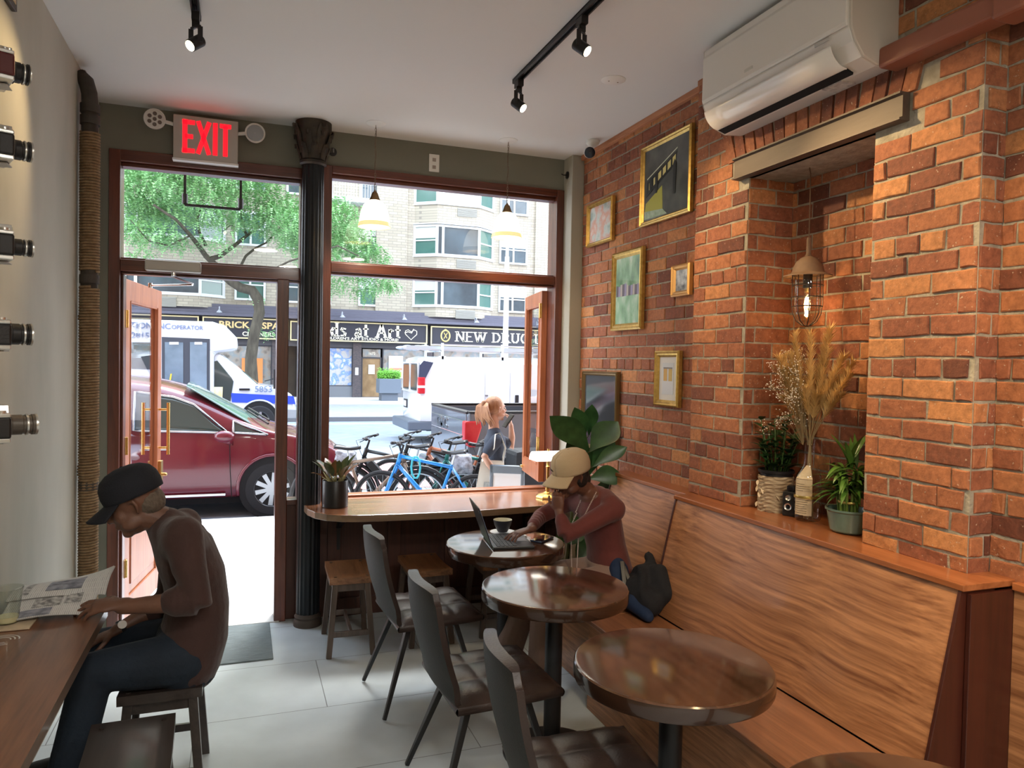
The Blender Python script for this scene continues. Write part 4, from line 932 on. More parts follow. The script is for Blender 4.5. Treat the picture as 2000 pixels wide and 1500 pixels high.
picture('tall dark framed mirror-like picture partly hidden behind the leafy plant', 4.225, 4.74, 1.13, 1.665, .030, M_dgold, mat('dark_glass', (.03, .033, .04), .06, spec=.8))

# ================================================================== niche contents
def leafm(name, c1, c2, rough=.3): return mat(name, c1, rough, color2=c2, vscale=14, spec=.5)
M_leafd = leafm('dark_green_leaf', (.012, .045, .014), (.03, .09, .028)); M_leafb = leafm('bamboo_leaf', (.03, .10, .012), (.10, .20, .03), .35); M_fig = leafm('fig_leaf', (.018, .060, .020), (.045, .125, .040), .28)
def blade(mb, base, direc, ln, wd, droop=.3, up=(0, 0, 1), n=7, fold=.15, tip=1.0):
    """a leaf: midrib follows an arc, blade folded along it"""
    d = Vector(direc).normalized(); p = Vector(base); sd = d.cross(Vector(up)); sd = sd.normalized() if sd.length > .05 else Vector((1, 0, 0)); rows = []
    for i in range(n+1):
        t = i/n; wv = wd*math.sin(PI*min(1, t*.92+.08)**(.85 if tip else 1.55)) if i < n else .0004
        nn = sd.cross(d).normalized(); rows.append(mb.pts([p-sd*wv+nn*(fold*wv), p, p+sd*wv+nn*(fold*wv)]))
        d = (d+Vector((0, 0, -droop/n))).normalized(); p = p+d*(ln/n)
    for i in range(n):
        for j in (0, 1): mb.face((rows[i]+j, rows[i]+j+1, rows[i+1]+j+1, rows[i+1]+j))
def plant_thing(name, label, loc): return thing(name, label, 'plant', loc)
Z0 = LEDGE
# birch-bark pot with a dark leafy plant
o = plant_thing('potted_plant', 'dark green plant in a pot wrapped in peeling birch bark, left in the niche', (2.345, 2.80, Z0))
mb = MB(); R0 = .078
mb.grid(lambda u, v: (math.cos(2*PI*u)*(R0+.003*math.sin(v*60+3*math.sin(u*30))+.002*math.sin(u*90+v*20)), math.sin(2*PI*u)*(R0+.003*math.sin(v*60+3*math.sin(u*30))), v*.165), 70, 40)
mb.build('bark_pot', mat('birch_bark', (.20, .12, .06), .85, color2=(.60, .48, .32), vscale=16, stretch=(1, 1, 7), bump=.8, bscale=30), o, smooth=True)
mb = MB(); rd = random.Random(8)
for k in range(16): a = rd.uniform(0, 6.28); z = rd.uniform(.02, .15); blade(mb, (math.cos(a)*R0, math.sin(a)*R0, z), (math.cos(a+1.2), math.sin(a+1.2), -.4), .03, .008, 1.2, n=4)
mb.build('bark_curls', mat('bark_curl', (.68, .55, .38), .9), o, smooth=True)
MB().lathe([(.070, .12), (.072, .175), (.080, .178), (.082, .190), (.076, .192), (.072, .18), (.001, .175)], n=32).build('inner_pot', M_black, o, smooth='auto')
mb = MB(); ml = MB()
for k in range(15):
    a = rd.uniform(0, 6.28); r_ = rd.uniform(.02, .05); h_ = rd.uniform(.12, .26); lean = rd.uniform(.02, .07); b = Vector((math.cos(a)*r_, math.sin(a)*r_, .175)); t = b+Vector((math.cos(a)*lean, math.sin(a)*lean, h_)); mb.tube([b, (b+t)/2+Vector((.004, 0, .01)), t], [.004, .003, .002], n=6)
    for q in range(7): f_ = (q+1)/7; p = b.lerp(t, f_); e_ = a+q*2.4; blade(ml, p, (math.cos(e_), math.sin(e_), .7), rd.uniform(.06, .085), rd.uniform(.014, .02), .6)
mb.build('stems', mat('green_stem', (.05, .10, .02), .5), o, smooth=True); ml.build('leaves', M_leafd, o, smooth=True)
# small box camera
o = thing('film_camera', 'small black box camera standing on the ledge between the bark pot and the bottle', 'camera', (2.33, 2.678, Z0), math.radians(-60))
MB().box(-.03, .03, -.028, .028, 0, .11).build('body', M_cblack, o, bevel=.005); MB().box(-.016, .016, -.014, .024, .11, .135).build('viewfinder', M_cblack, o, bevel=.002)
for z_, r_ in ((.045, .016), (.085, .012)): MB().lathe([(.001, -.04), (r_*.6, -.04), (r_, -.044), (r_, -.02)], (0, 0, z_), 20, 'y').build('lens', M_csilver, o, smooth='auto')
MB().lathe([(.001, -.0405), (.010, -.0405)], (0, 0, .045), 20, 'y').build('lens_glass', M_lens, o); MB().box(-.01, .01, -.016, -.014, .115, .13).build('finder_glass', M_lens, o)
# clear bottle with a long neck, paper label and dried grasses
o = thing('glass_bottle', 'clear glass bottle with a kraft paper label and a long neck holding dried grasses', 'bottle', (2.325, 2.568, Z0))
M_bot = glassy('bottle_glass', (.99, .99, .98), 1.6, .02)
pr = [(.001, .003), (.050, .003), (.056, .01), (.057, .02), (.057, .17), (.052, .20), (.036, .225), (.025, .245), (.022, .27), (.022, .345), (.025, .35), (.025, .355), (.020, .355)]
MB().lathe(pr, n=36, sy=.9).build('glass', M_bot, o, smooth='auto')
mb = MB(); mb.grid(lambda u, v: (-.0595*math.cos(lerp(-.2, 1.15, u)), -.0545*math.sin(lerp(-.2, 1.15, u)), lerp(.03, .185, v)), 14, 3); mb.grid(lambda u, v: (lerp(-.0595, -.012, v)*math.cos(lerp(-.2, 1.15, u)), lerp(-.0545, -.014, v)*math.sin(lerp(-.2, 1.15, u)), .187+.055*v), 14, 3)
mb.build('paper_label', mat('kraft_label', (.55, .42, .25), .85, color2=(.66, .54, .36), vscale=30), o, smooth=True)
mb = MB(); rd = random.Random(2)
for k in range(13):
    z = .165-k*.0095-(.02 if k > 3 else 0); u1 = rd.uniform(.5, .95) if k else .6; ps = [(-.0601*math.cos(lerp(-.1, 1.05, u1*q/8)), -.0551*math.sin(lerp(-.1, 1.05, u1*q/8)), z) for q in range(9)]; mb.tube(ps, .0009, n=4)
mb.build('label_print', mat('label_ink', (.12, .09, .07), .8), o)
MB().lathe([(.0605, .102), (.0612, .104), (.0612, .112), (.0605, .114)], n=36, sy=.92).build('gold_band', mat('gold_band', (.55, .40, .12), .3, .8), o, smooth=True); MB().tube([(.0001, 0, .01), (.006, .004, .2), (.002, .0, .35)], .004).tube([(-.01, .01, .01), (-.004, -.004, .35)], .003).tube([(.018, -.01, .01), (.006, .004, .35)], .003).build('inner_stems', mat('dry_stem', (.25, .17, .08), .8), o)
o = thing('dried_grasses', 'big bunch of golden dried pampas plumes standing in the bottle', 'dried grass', (2.325, 2.568, Z0+.33))
rd = random.Random(11); ms = MB(); mh = MB(); M_pamp = mat('pampas', (.58, .36, .11), .9, color2=(.80, .56, .24), vscale=14)
plumes = []
for k in range(22):
    sp_ = (k % 13-6)/6; t = Vector((rd.uniform(-.06, .05), -sp_*.20+rd.uniform(-.02, .02), rd.uniform(.24, .50)-abs(sp_)*.10)); plumes.append(t)
plumes += [Vector((0, -.10, .50)), Vector((.01, -.075, .47)), Vector((-.01, .19, .33)), Vector((0, -.22, .31)), Vector((-.02, .15, .38)), Vector((0, -.18, .38))]
for t in plumes:
    b = Vector((rd.uniform(-.01, .01), rd.uniform(-.01, .01), 0)); m_ = b.lerp(t, .5)+Vector((0, 0, .05)); 
    def C_(s_): return b*(1-s_)**2+m_*2*s_*(1-s_)+t*s_*s_
    ms.tube([C_(i/8) for i in range(9)], [.0016]*9, n=5)
    for q in range(330):
        s_ = rd.uniform(.35, 1)**.8; p = C_(s_); d = (C_(min(1, s_+.02))-C_(s_-.02)).normalized(); a = rd.uniform(0, 6.28); side = Vector((math.cos(a), math.sin(a), rd.uniform(-.3, .3))); dr = (d*1.0+side*.55).normalized(); ln = rd.uniform(.035, .075)*(1.1-.3*s_); e_ = p+dr*ln+Vector((side.x, side.y, -.6))*.008; w_ = Vector((-dr.y, dr.x, 0)).normalized()*.0017
        i0 = mh.pts([p-w_, p+w_, (p+e_)/2+w_*.8+Vector((0, 0, .003)), (p+e_)/2-w_*.8+Vector((0, 0, .003)), e_]); mh.face((i0, i0+1, i0+2, i0+3)); mh.face((i0+3, i0+2, i0+4))
ms.build('stems', MATS['dry_stem'], o); mh.build('plumes', M_pamp, o)
o = thing('dried_flowers', 'spray of tiny white dried flowers at the left of the pampas plumes', 'dried flowers', (2.30, 2.60, Z0+.33))
ms = MB(); mf = MB()
for k in range(46):
    t = Vector((rd.uniform(-.07, .04), rd.uniform(-.04, .17), rd.uniform(.06, .40))); b = Vector((0, -.02, 0)); m_ = b.lerp(t, .55)+Vector((0, -.01, .03)); ms.tube([b, m_, t], .0006, n=4, cap=False)
    for q in range(13):
        p = t+Vector((rd.gauss(0, .014), rd.gauss(0, .018), rd.gauss(0, .018))); ms.tube([t.lerp(m_, .2), p], .0004, n=3, cap=False); mf.ell(p, (.0024,)*3, 6, 4)
ms.build('stems', MATS['dry_stem'], o); mf.build('blossoms', mat('dried_white', (.85, .78, .66), .8), o)
# lucky bamboo in a green dish
o = plant_thing('potted_plant', 'bright green bamboo stalks tied with a gold band in an oval green dish', (2.325, 2.34, Z0))
MB().lathe([(.001, .004), (.060, .004), (.066, .010), (.078, .085), (.084, .090), (.084, .098), (.076, .097), (.072, .075), (.001, .075)], n=40, sy=1.12).build('dish', mat('green_glaze', (.10, .17, .13), .25, color2=(.17, .25, .20), vscale=8, coat=.5), o, smooth='auto')
mb = MB(); ml = MB()
for k in range(16):
    a = k*2.4; r_ = .010+.022*math.sqrt(k/16); b = Vector((math.cos(a)*r_, math.sin(a)*r_*1.2, .07)); h_ = rd.uniform(.10, .19); t = b+Vector((math.cos(a)*.012, math.sin(a)*.015, h_)); mb.tube([b, b.lerp(t, .33), b.lerp(t, .34), b.lerp(t, .66), b.lerp(t, .67), t], [.0055, .005, .006, .005, .006, .005], n=8)
    for q in range(11):
        e_ = a+q*2.1; up_ = rd.uniform(.2, 1.3); blade(ml, b.lerp(t, rd.uniform(.6, 1.05)), (math.cos(e_), math.sin(e_), up_), rd.uniform(.08, .13), rd.uniform(.008, .013), 1.3, n=8)
for k in range(12): a = k*.9; blade(ml, (rd.uniform(-.02, .02), rd.uniform(-.02, .02), .26), (math.cos(a)*.5, math.sin(a)*.5, 1.3), rd.uniform(.13, .19), .011, .9, n=8)
mb.build('stalks', mat('bamboo_stalk', (.16, .24, .05), .4), o, smooth='auto'); ml.build('leaves', M_leafb, o, smooth=True)
MB().lathe([(.036, .118), (.038, .12), (.038, .127), (.036, .129)], n=30, sy=1.2).build('gold_tie', MATS['gold_band'], o, smooth=True)
# caged pendant in the niche
o = thing('cage_lamp', 'rusty domed pendant lamp with a wire cage and glass jar hanging in the brick niche', 'pendant lamp', (2.365, 2.655, NZ+.055)); o.scale = (1.18,)*3
M_rust = mat('rust_brown', (.17, .10, .055), .7, color2=(.24, .15, .09), vscale=20)
MB().tube([(-.0, .02, 0), (0, .012, -.03), (0, .003, -.07), (0, 0, -.14), (0, 0, -.315)], .0022, n=6).build('cord', MATS['cord_brown'], o)
MB().lathe([(.001, -.310), (.008, -.311), (.009, -.372), (.013, -.376), (.013, -.382), (.001, -.382)], n=20).build('neck', M_rust, o, smooth='auto')
MB().lathe([(.010, -.380), (.026, -.386), (.042, -.400), (.053, -.420), (.058, -.440), (.066, -.447), (.088, -.454), (.089, -.458), (.066, -.452), (.055, -.444), (.001, -.440)], n=44).build('dome', M_rust, o, smooth='auto')
MB().lathe([(.047, -.450), (.050, -.46), (.050, -.560), (.047, -.590), (.036, -.615), (.018, -.628), (.001, -.630)], n=36).build('glass_jar', glassy('jar_glass', (.97, .96, .92), 1.4), o, smooth=True)
mb = MB()
for k in range(8):
    a = k*PI/4+.2; mb.tube([(math.cos(a)*r_, math.sin(a)*r_, z_) for r_, z_ in ((.054, -.450), (.055, -.560), (.050, -.597), (.036, -.625), (.016, -.640), (.001, -.643))], .0019, n=5)
for r_, z_ in ((.0555, -.49), (.0555, -.535), (.0545, -.57), (.0555, -.452)): mb.tube([(math.cos(a*PI/16)*r_, math.sin(a*PI/16)*r_, z_) for a in range(32)], .0019, n=5, closed=True)
mb.build('wire_cage', mat('cage_wire', (.035, .02, .012), .6), o)
MB().cyl((0, 0, -.448), (0, 0, -.50), .017).build('socket', M_black, o, smooth='auto'); MB().cyl((0, 0, -.50), (0, 0, -.515), .011).build('bulb_cap', M_brass, o)
MB().lathe([(.010, -.514), (.016, -.53), (.023, -.55), (.023, -.562), (.017, -.578), (.001, -.584)], n=24).build('bulb', glassy('bulb_glass', (1, .95, .85), 1.2), o, smooth=True)
MB().tube([(.004*math.cos(q*1.2), .004*math.sin(q*1.2), -.525-.0025*q) for q in range(17)], .0009, n=5).build('filament', mat('filament', (1, .6, .2), .5, emit=(1, .62, .22), estr=14), o)
l = light('POINT', 'bulb_light', (0, 0, -.55), 1.2, (1, .62, .3), size=.015); l.parent = o

# ================================================================== plants by the window
o = plant_thing('fiddle_leaf_plant', 'tall plant with big glossy leaves in the corner behind the tan cap', (2.0, 4.38, 0))
MB().lathe([(.001, .0), (.10, .0), (.13, .28), (.135, .29), (.125, .29), (.115, .25), (.001, .25)], n=32).build('planter', mat('dark_planter', (.03, .03, .03), .6), o, smooth='auto')
mb = MB(); ml = MB(); rd = random.Random(21)
mb.tube([(0, 0, .25), (.02, -.02, .6), (.03, -.04, .9), (.04, -.05, 1.12)], [.014, .012, .009, .006], n=8)
TOC = Vector((-.36, -.93, .15))
FL = [((1152, 884), (1079, 812), 4.20, .085), ((1152, 882), (1203, 824), 4.16, .085), ((1143, 856), (1124, 797), 4.30, .055), ((1150, 850), (1156, 792), 4.34, .05), ((1158, 912), (1221, 872), 4.12, .05), ((1150, 936), (1214, 928), 4.10, .065), ((1156, 910), (1196, 856), 4.2, .06), ((1150, 930), (1165, 868), 4.26, .06), ((1160, 955), (1208, 950), 4.22, .05),
      ((1140, 900), (1110, 862), 4.32, .06), ((1150, 960), (1120, 905), 4.3, .06), ((1165, 985), (1236, 968), 4.22, .055), ((1168, 1010), (1212, 1035), 4.2, .06), ((1160, 1000), (1110, 1060), 4.3, .07), ((1165, 1040), (1130, 1100), 4.3, .07), ((1170, 1045), (1225, 1030), 4.24, .06), ((1150, 1030), (1085, 1050), 4.34, .06)]
for (bx_, by_), (tx_, ty_), y_, wd in FL:
    b0 = at(bx_, by_, Y=y_)-Vector((2.0, 4.38, 0)); t0_ = at(tx_, ty_, Y=y_-.05)-Vector((2.0, 4.38, 0)); ln = (t0_-b0).length; z_ = max(.3, min(1.1, b0.z-.08)); root = Vector((.02, -.03, z_)); mb.tube([root, b0], [.004, .003], n=6); blade(ml, b0, t0_-b0+Vector((0, 0, ln*.25)), ln*1.05, wd, .5, up=TOC, n=14, fold=.25, tip=0)
mb.build('trunk', mat('green_stem2', (.07, .08, .03), .6), o, smooth=True); ml.build('leaves', M_fig, o, smooth=True)
o = plant_thing('potted_plant', 'small rubber plant with brown-green leaves in a black cylinder pot on the window counter', (.565, 4.735, .785))
MB().lathe([(.001, 0), (.077, 0), (.080, .004), (.080, .165), (.078, .168), (.075, .165), (.074, .15), (.001, .15)], n=40).build('pot', mat('matte_black_pot', (.012, .012, .013), .35), o, smooth='auto')
mb = MB(); ml = MB(); ml2 = MB(); rd = random.Random(6)
for k in range(22):
    a = k*2.4; r_ = rd.uniform(.01, .045); b = Vector((math.cos(a)*r_, math.sin(a)*r_, .15)); dv = Vector((math.cos(a), math.sin(a), rd.uniform(.7, 2.4))).normalized(); q = b+dv*rd.uniform(.04, .09); mb.tube([b, q], [.004, .003], n=6); blade(ml if k % 3 else ml2, q, dv, rd.uniform(.09, .13), rd.uniform(.022, .032), .5, n=8, fold=.3)
mb.build('stems', mat('pale_stem', (.25, .22, .10), .6), o, smooth=True); ml.build('leaves', leafm('olive_leaf', (.03, .05, .018), (.09, .10, .04)), o, smooth=True); ml2.build('leaves', leafm('bronze_leaf', (.12, .05, .02), (.25, .13, .05)), o, smooth=True)
# banker's lamp
o = thing('banker_lamp', 'brass desk lamp with a glowing white glass shade on the window counter', 'lamp', (2.0, 4.70, .785))
MB().lathe([(.001, 0), (.085, 0), (.085, .012), (.075, .02), (.055, .028), (.03, .035), (.012, .045), (.001, .045)], n=8).build('base', M_brass, o, bevel=.003)
MB().lathe([(.010, .04), (.016, .06), (.011, .08), (.011, .20), (.015, .215), (.011, .225), (.011, .25), (.02, .262), (.001, .265)], n=24).build('stem', M_brass, o, smooth='auto')
MB().tube([(-.05, 0, .262), (.05, 0, .262)], .010, n=14).cyl((0, 0, .255), (0, 0, .275), .03).build('crossbar', M_brass, o, smooth='auto')
sh = MB().grid(lambda u, v: (lerp(-.115, .115, v), .062*math.cos(lerp(-.05, PI+.05, u)), .262+.062*math.sin(lerp(-.05, PI+.05, u))*.95), 20, 4)
for s_ in (-1, 1): b = sh.pts([(s_*.115, .062*math.cos(PI*i/14), .262+.059*math.sin(PI*i/14)) for i in range(15)]); sh.face(range(b, b+15))
sh.build('glass_shade', mat('lit_shade', (.95, .93, .88), .3, emit=(1, .95, .85), estr=2.2), o, smooth='auto', solid=.003)
MB().cyl((0, 0, .322), (0, 0, .338), .008).build('finial', M_brass, o)
l = light('POINT', 'bulb_light', (0, 0, .275), 1.5, (1, .85, .65), size=.02); l.parent = o

# ================================================================== on the laptop table
o = thing('laptop', 'open black laptop on the farthest round table', 'laptop', (1.365, 3.735, .739), math.radians(82))
MB().box(-.155, .155, -.11, .11, 0, .014).build('base', mat('laptop_black', (.018, .019, .021), .4), o, bevel=.003)
mb = MB()
for r_ in range(5):
    for c_ in range(13): mb.cbox((-.132+c_*.022, .078-r_*.022, .0155), (.018, .018, .003))
mb.build('keyboard', mat('key_black', (.03, .03, .033), .5), o)
MB().box(-.04, .04, -.095, -.045, .014, .0148).build('touchpad', mat('pad_grey', (.04, .04, .043), .3), o)
sc = MB(); sc.T = Matrix.Translation((0, .112, .012)) @ Matrix.Rotation(math.radians(-20), 4, 'X'); sc.box(-.155, .155, 0, .006, 0, .222).build('lid', mat('laptop_lid', (.022, .023, .025), .45), o, bevel=.003)
sc = MB(); sc.T = Matrix.Translation((0, .112, .012)) @ Matrix.Rotation(math.radians(-20), 4, 'X'); sc.box(-.147, .147, -.001, .0, .012, .212).build('screen', mat('screen_glow', (.2, .25, .3), .2, emit=(.5, .65, .9), estr=.35), o)
sc = MB(); sc.T = Matrix.Translation((0, .112, .012)) @ Matrix.Rotation(math.radians(-20), 4, 'X'); sc.box(-.143, -.123, .006, .0066, .19, .205).build('lid_logo', mat('logo_grey', (.4, .4, .42), .3), o)
o = thing('coffee_cup', 'dark bowl shaped coffee cup with a pale inside on a saucer behind the laptop', 'cup', (1.405, 3.94, .739))
MB().lathe([(.001, .012), (.028, .012), (.032, .02), (.048, .052), (.054, .078), (.053, .08)], n=32).build('cup_outside', mat('cup_dark', (.03, .03, .035), .4), o, smooth='auto'); MB().lathe([(.053, .08), (.050, .077), (.045, .052), (.030, .026), (.001, .024)], n=32).build('cup_inside', mat('cup_cream', (.55, .52, .38), .35), o, smooth='auto')
MB().lathe([(.001, .0), (.04, .0), (.07, .010), (.072, .012), (.04, .006), (.001, .006)], n=32).build('saucer', mat('cup_white', (.6, .6, .58), .3), o, smooth='auto')
o = thing('mobile_phone', 'dark phone lying on the table beside the laptop user\'s hand', 'phone', (1.565, 3.74, .739), math.radians(-50))
MB().box(-.036, .036, -.075, .075, 0, .009).build('case', mat('phone_blue', (.03, .045, .08), .3), o, bevel=.003); MB().box(-.033, .033, -.071, .071, .009, .0096).build('screen', M_lens, o)
o = tag(MB().cbox((1.47, 3.87, .7415), (.09, .07, .003)).build('paper_napkin', mat('napkin_white', (.65, .66, .68), .9)), 'crumpled white napkin beside the coffee cup', 'napkin')
# bag and jacket heaped on the bench
o = thing('backpack', 'dark bag heaped on the bench against the backrest division', 'bag', (1.90, 3.30, .452))
mb = MB(); mb.tube([(.03, -.10, .07), (.04, .02, .09), (.03, .16, .07)], [.07, .09, .07], n=16, dome=True).tube([(.08, -.11, .10), (.10, .0, .18), (.09, .10, .16)], [.05, .06, .05], n=14, dome=True).tube([(.10, -.13, .12), (.11, -.05, .20)], [.045, .05], n=12, dome=True).tube([(.0, -.06, .05), (-.03, .03, .09), (-.01, .11, .06)], [.03, .028, .03], n=10, dome=True).tube([(.12, .02, .22), (.13, .09, .25)], [.02, .028], n=10, dome=True).tube([(-.02, -.1, .12), (.03, -.03, .19), (.05, .05, .21)], [.016, .022, .018], n=8, dome=True)
b_ = mb.build('bag_body', mat('bag_black', (.010, .010, .012), .85, bump=1, bscale=12), o); remesh(b_, .012, 4)
mb = MB(); mb.tube([(-.02, -.17, .03), (-.03, -.05, .06), (-.03, .1, .05), (0, .2, .04)], [.03, .045, .045, .03], n=12, dome=True).tube([(-.01, .12, .09), (.0, .18, .17), (.0, .20, .2)], [.05, .055, .04], n=12, dome=True)
b_ = mb.build('blue_jacket', mat('navy_cloth', (.008, .022, .06), .8, bump=.5, bscale=20), o); remesh(b_, .01, 4)
MB().tube([(0, .14, .22), (-.03, .06, .15), (-.05, -.02, .08), (-.03, -.11, .045)], .011, n=8, side=(0, 0, 1), flat=.3).tube([(.0, .12, .2), (-.01, .02, .13), (0, -.08, .09), (.02, -.15, .07)], .010, n=8, side=(0, 0, 1), flat=.3).build('strap', mat('strap_grey', (.16, .16, .14), .7), o, smooth=True)
# ================================================================== people
def head_frame(c, fwd, up=(0, 0, 1)):
    x = Vector(fwd).normalized(); z = Vector(up); z = (z-x*z.dot(x)).normalized(); y = z.cross(x)
    return Matrix(((x.x, y.x, z.x, c[0]), (x.y, y.y, z.y, c[1]), (x.z, y.z, z.z, c[2]), (0, 0, 0, 1)))
def add_head(mb, T, s_=1.0):
    mb.T = T @ Matrix.Scale(s_, 4)
    mb.ell((-.012, 0, .03), (.094, .077, .093), 18, 12).ell((.022, 0, -.03), (.068, .060, .083), 16, 10).ell((.058, 0, -.094), (.023, .026, .02))
    mb.tube([(.086, 0, .022), (.104, 0, -.016), (.100, 0, -.030)], [.007, .0115, .009], n=8, dome=True)
    for y in (-.011, .011): mb.ell((.092, y, -.028), (.009, .007, .007), 8, 6)
    mb.ell((.084, 0, -.054), (.010, .023, .0055), 10, 6).ell((.082, 0, -.065), (.010, .020, .006), 10, 6).ell((.072, 0, .030), (.017, .052, .011), 12, 6)
    for s in (-1, 1):
        mb.ell((.052, s*.034, -.022), (.030, .026, .030), 10, 7).ell((.03, s*.048, -.06), (.04, .018, .025), 10, 7)
        mb.tube([(-.006, s*.076, -.028), (-.012, s*.084, .0), (-.006, s*.084, .022), (.008, s*.078, .018)], [.006, .008, .008, .005], n=8, dome=True)
    mb.T = None
def eyes(root, T, s_=1.0):
    for s in (-1, 1):
        mb = MB(); mb.T = T @ Matrix.Scale(s_, 4); mb.ell((.0785, s*.030, .008), (.011, .0135, .0075), 10, 8); mb.build('eye', mat('eye_white', (.6, .57, .54), .3), root, smooth=True, world=True)
        mb = MB(); mb.T = T @ Matrix.Scale(s_, 4); mb.ell((.0875, s*.030, .006), (.004, .0055, .0055), 8, 6); mb.build('iris', mat('iris_brown', (.02, .012, .008), .15), root, smooth=True, world=True)
def add_hand(mb, w, d, nrm, curl=.5, thumb=1, s_=1.0, spread=.12, curls=None):
    """palm plus four unequal jointed fingers and a thumb from the side of the palm; nrm = palm side"""
    w = Vector(w); d = Vector(d).normalized(); nrm = Vector(nrm); nrm = (nrm-d*nrm.dot(d)).normalized(); sd = d.cross(nrm)*thumb
    k = w+d*.085*s_; mb.tube([w-d*.02, w+d*.02*s_, w+d*.05*s_, k], [.021*s_, .015*s_, .0155*s_, .013*s_], n=12, side=sd, flat=[1.25, 2.1, 2.65, 2.8], dome=True)
    L = [(.042, .026, .021), (.046, .030, .023), (.043, .028, .022), (.034, .021, .019)]
    for i in range(4):
        off = (1.5-i)*.0195*s_; b = k+sd*off-d*(.004+abs(i-1)*.004)*s_; dd = (d+sd*((1.5-i)*spread)).normalized(); c_ = (curls[i] if curls else curl); p = b-d*.012; ps = [p]; rs = [.0092*s_]
        dd = (dd*math.cos(c_*.6)+nrm*math.sin(c_*.6)).normalized(); p = b
        for q, ln in enumerate(L[i]):
            p = p+dd*ln*s_; ps.append(p); rs.append((.0088, .0080, .0070)[q]*s_*(.92 if i == 3 else 1)); a = c_*(.9, .7, .5)[q]; ax = dd.cross(nrm).normalized() if dd.cross(nrm).length > .05 else sd
            dd = (Matrix.Rotation(a, 3, ax) @ dd).normalized()
        mb.tube(ps, rs, n=8, dome=True)
    b = w+d*.022*s_+sd*.024*s_; p1 = b+(d*.55+sd*.75+nrm*.25).normalized()*.038*s_; p2 = p1+(d*.85+sd*.35+nrm*.35).normalized()*.030*s_; p3 = p2+(d*.95+sd*.05+nrm*.4).normalized()*.024*s_
    mb.tube([w+d*.012*s_+sd*.010, b, p1, p2, p3], [.012*s_, .0125*s_, .0105*s_, .0092*s_, .008*s_], n=8, dome=True)
def limb(mb, ps, rs, n=14, **k): mb.tube(ps, rs, n=n, dome=True, **k)
def at3(px, py, y): return at(px, py, Y=y)

def cap(root, T, crown_m, s_=1.0, z0=.045, tilt=0, writing=None):
    mb = MB(); mb.T = T @ Matrix.Scale(s_, 4)
    prof = [(1.0, 0), (1.03, .03), (.99, .06), (.86, .085), (.60, .102), (.30, .110), (.01, .112)]
    mb.grid(lambda u, v: (lambda r, z: (math.cos(2*PI*u)*.102*r*(1+.0)-.012, math.sin(2*PI*u)*.086*r, z0+z-.012*math.cos(2*PI*u)*0))(*[lerp(prof[min(5, int(v*6))][q], prof[min(5, int(v*6))+1][q], v*6-min(5, int(v*6))) for q in (0, 1)]), 40, 18)
    crown = mb.build('cap_crown', crown_m, root, smooth=True, world=True, solid=.004)
    mb = MB(); mb.T = T @ Matrix.Scale(s_, 4)
    mb.grid(lambda u, v: (lambda a, w: (.088*math.cos(a)+w*.075*math.cos(a*.55)+.0, (.083+w*.008)*math.sin(a), z0+.004-.028*w-.016*(math.sin(a)**2)*w-.006*math.sin(a)**2))(lerp(-1.12, 1.12, u), v), 24, 8)
    mb.build('cap_brim', crown_m, root, smooth=True, world=True, solid=.0055)
    mb = MB(); mb.T = T @ Matrix.Scale(s_, 4); mb.ell((-.012, 0, z0+.113), (.006, .006, .004), 8, 6); mb.build('cap_button', crown_m, root, smooth=True, world=True)
    if writing:
        mb = MB(); mb.T = T @ Matrix.Scale(s_, 4); rr = random.Random(3); a = .15
        while a < .95:
            w = rr.uniform(.03, .06); x_, y_ = .105*math.cos(a)-.012, .089*math.sin(a)
            for q in (0, 1): mb.cbox((x_+.0015, writing*y_, z0+.030+q*.004*(rr.random() > .4)), (.004, .004, .0035))
            a += w if rr.random() > .2 else w*2
        mb.build('cap_embroidery', mat('embroidery', (.02, .02, .02), .7), root, world=True)

# ---- man in the dark cap, bent over his newspaper at the left counter
SK1 = mat('skin_tan', (.15, .072, .045), .5, var=.12, vscale=20, sss=.05, bump=.1, bscale=120)
o = thing('person', 'person in a dark cap and brown shirt bent over a newspaper at the left counter', 'person', (-.24, 3.17, .455))
hipN = Vector((-.20, 3.075, .545)); hipF = Vector((-.20, 3.275, .545)); kN = at3(182, 1312, 3.03); kF = at3(200, 1262, 3.36); kN.z = min(kN.z, .585); kF.z = min(kF.z, .62)
fN = Vector((-.60, 3.0, .06)); fF = Vector((-.62, 3.40, .06))
shN = at3(352, 1048, 2.985); shF = Vector((-.225, 3.345, 1.0)); elN = at3(388, 1172, 2.93); wrN = at3(238, 1186, 2.975); elF = at3(330, 1175, 3.40); wrF = at3(228, 1232, 3.31)
sp = [Vector((-.185, 3.175, .50)), Vector((-.165, 3.175, .60)), Vector((-.150, 3.175, .72)), Vector((-.165, 3.172, .84)), Vector((-.20, 3.168, .94)), Vector((-.25, 3.165, 1.02))]
HC = at3(262, 984, 3.155); HT = head_frame(HC, (-1, -.10, -.42), (-.42, 0, 1)); sd = (0, 1, 0)
mb = MB()
mb.tube(sp, [.105, .112, .100, .102, .098, .070], n=20, side=sd, flat=[1.5, 1.42, 1.35, 1.45, 1.62, 1.7], dome=True)
limb(mb, [sp[-1]+Vector((.02, 0, -.03)), Vector((-.285, 3.16, 1.07)), HC+Vector((.035, 0, -.045))], [.068, .056, .058])
add_head(mb, HT)
for sh, el, wr in ((shN, elN, wrN), (shF, elF, wrF)): limb(mb, [sh, (sh+el)/2, el, (el*.55+wr*.45), wr], [.052, .046, .040, .036, .026])
for h_, k_, f_ in ((hipN, kN, fN), (hipF, kF, fF)):
    limb(mb, [h_, (h_+k_)/2, k_], [.088, .076, .058]); limb(mb, [k_, k_.lerp(f_, .35), f_], [.058, .055, .038]); limb(mb, [f_+Vector((.04, 0, -.02)), f_+Vector((-.10, 0, -.03))], [.036, .03])
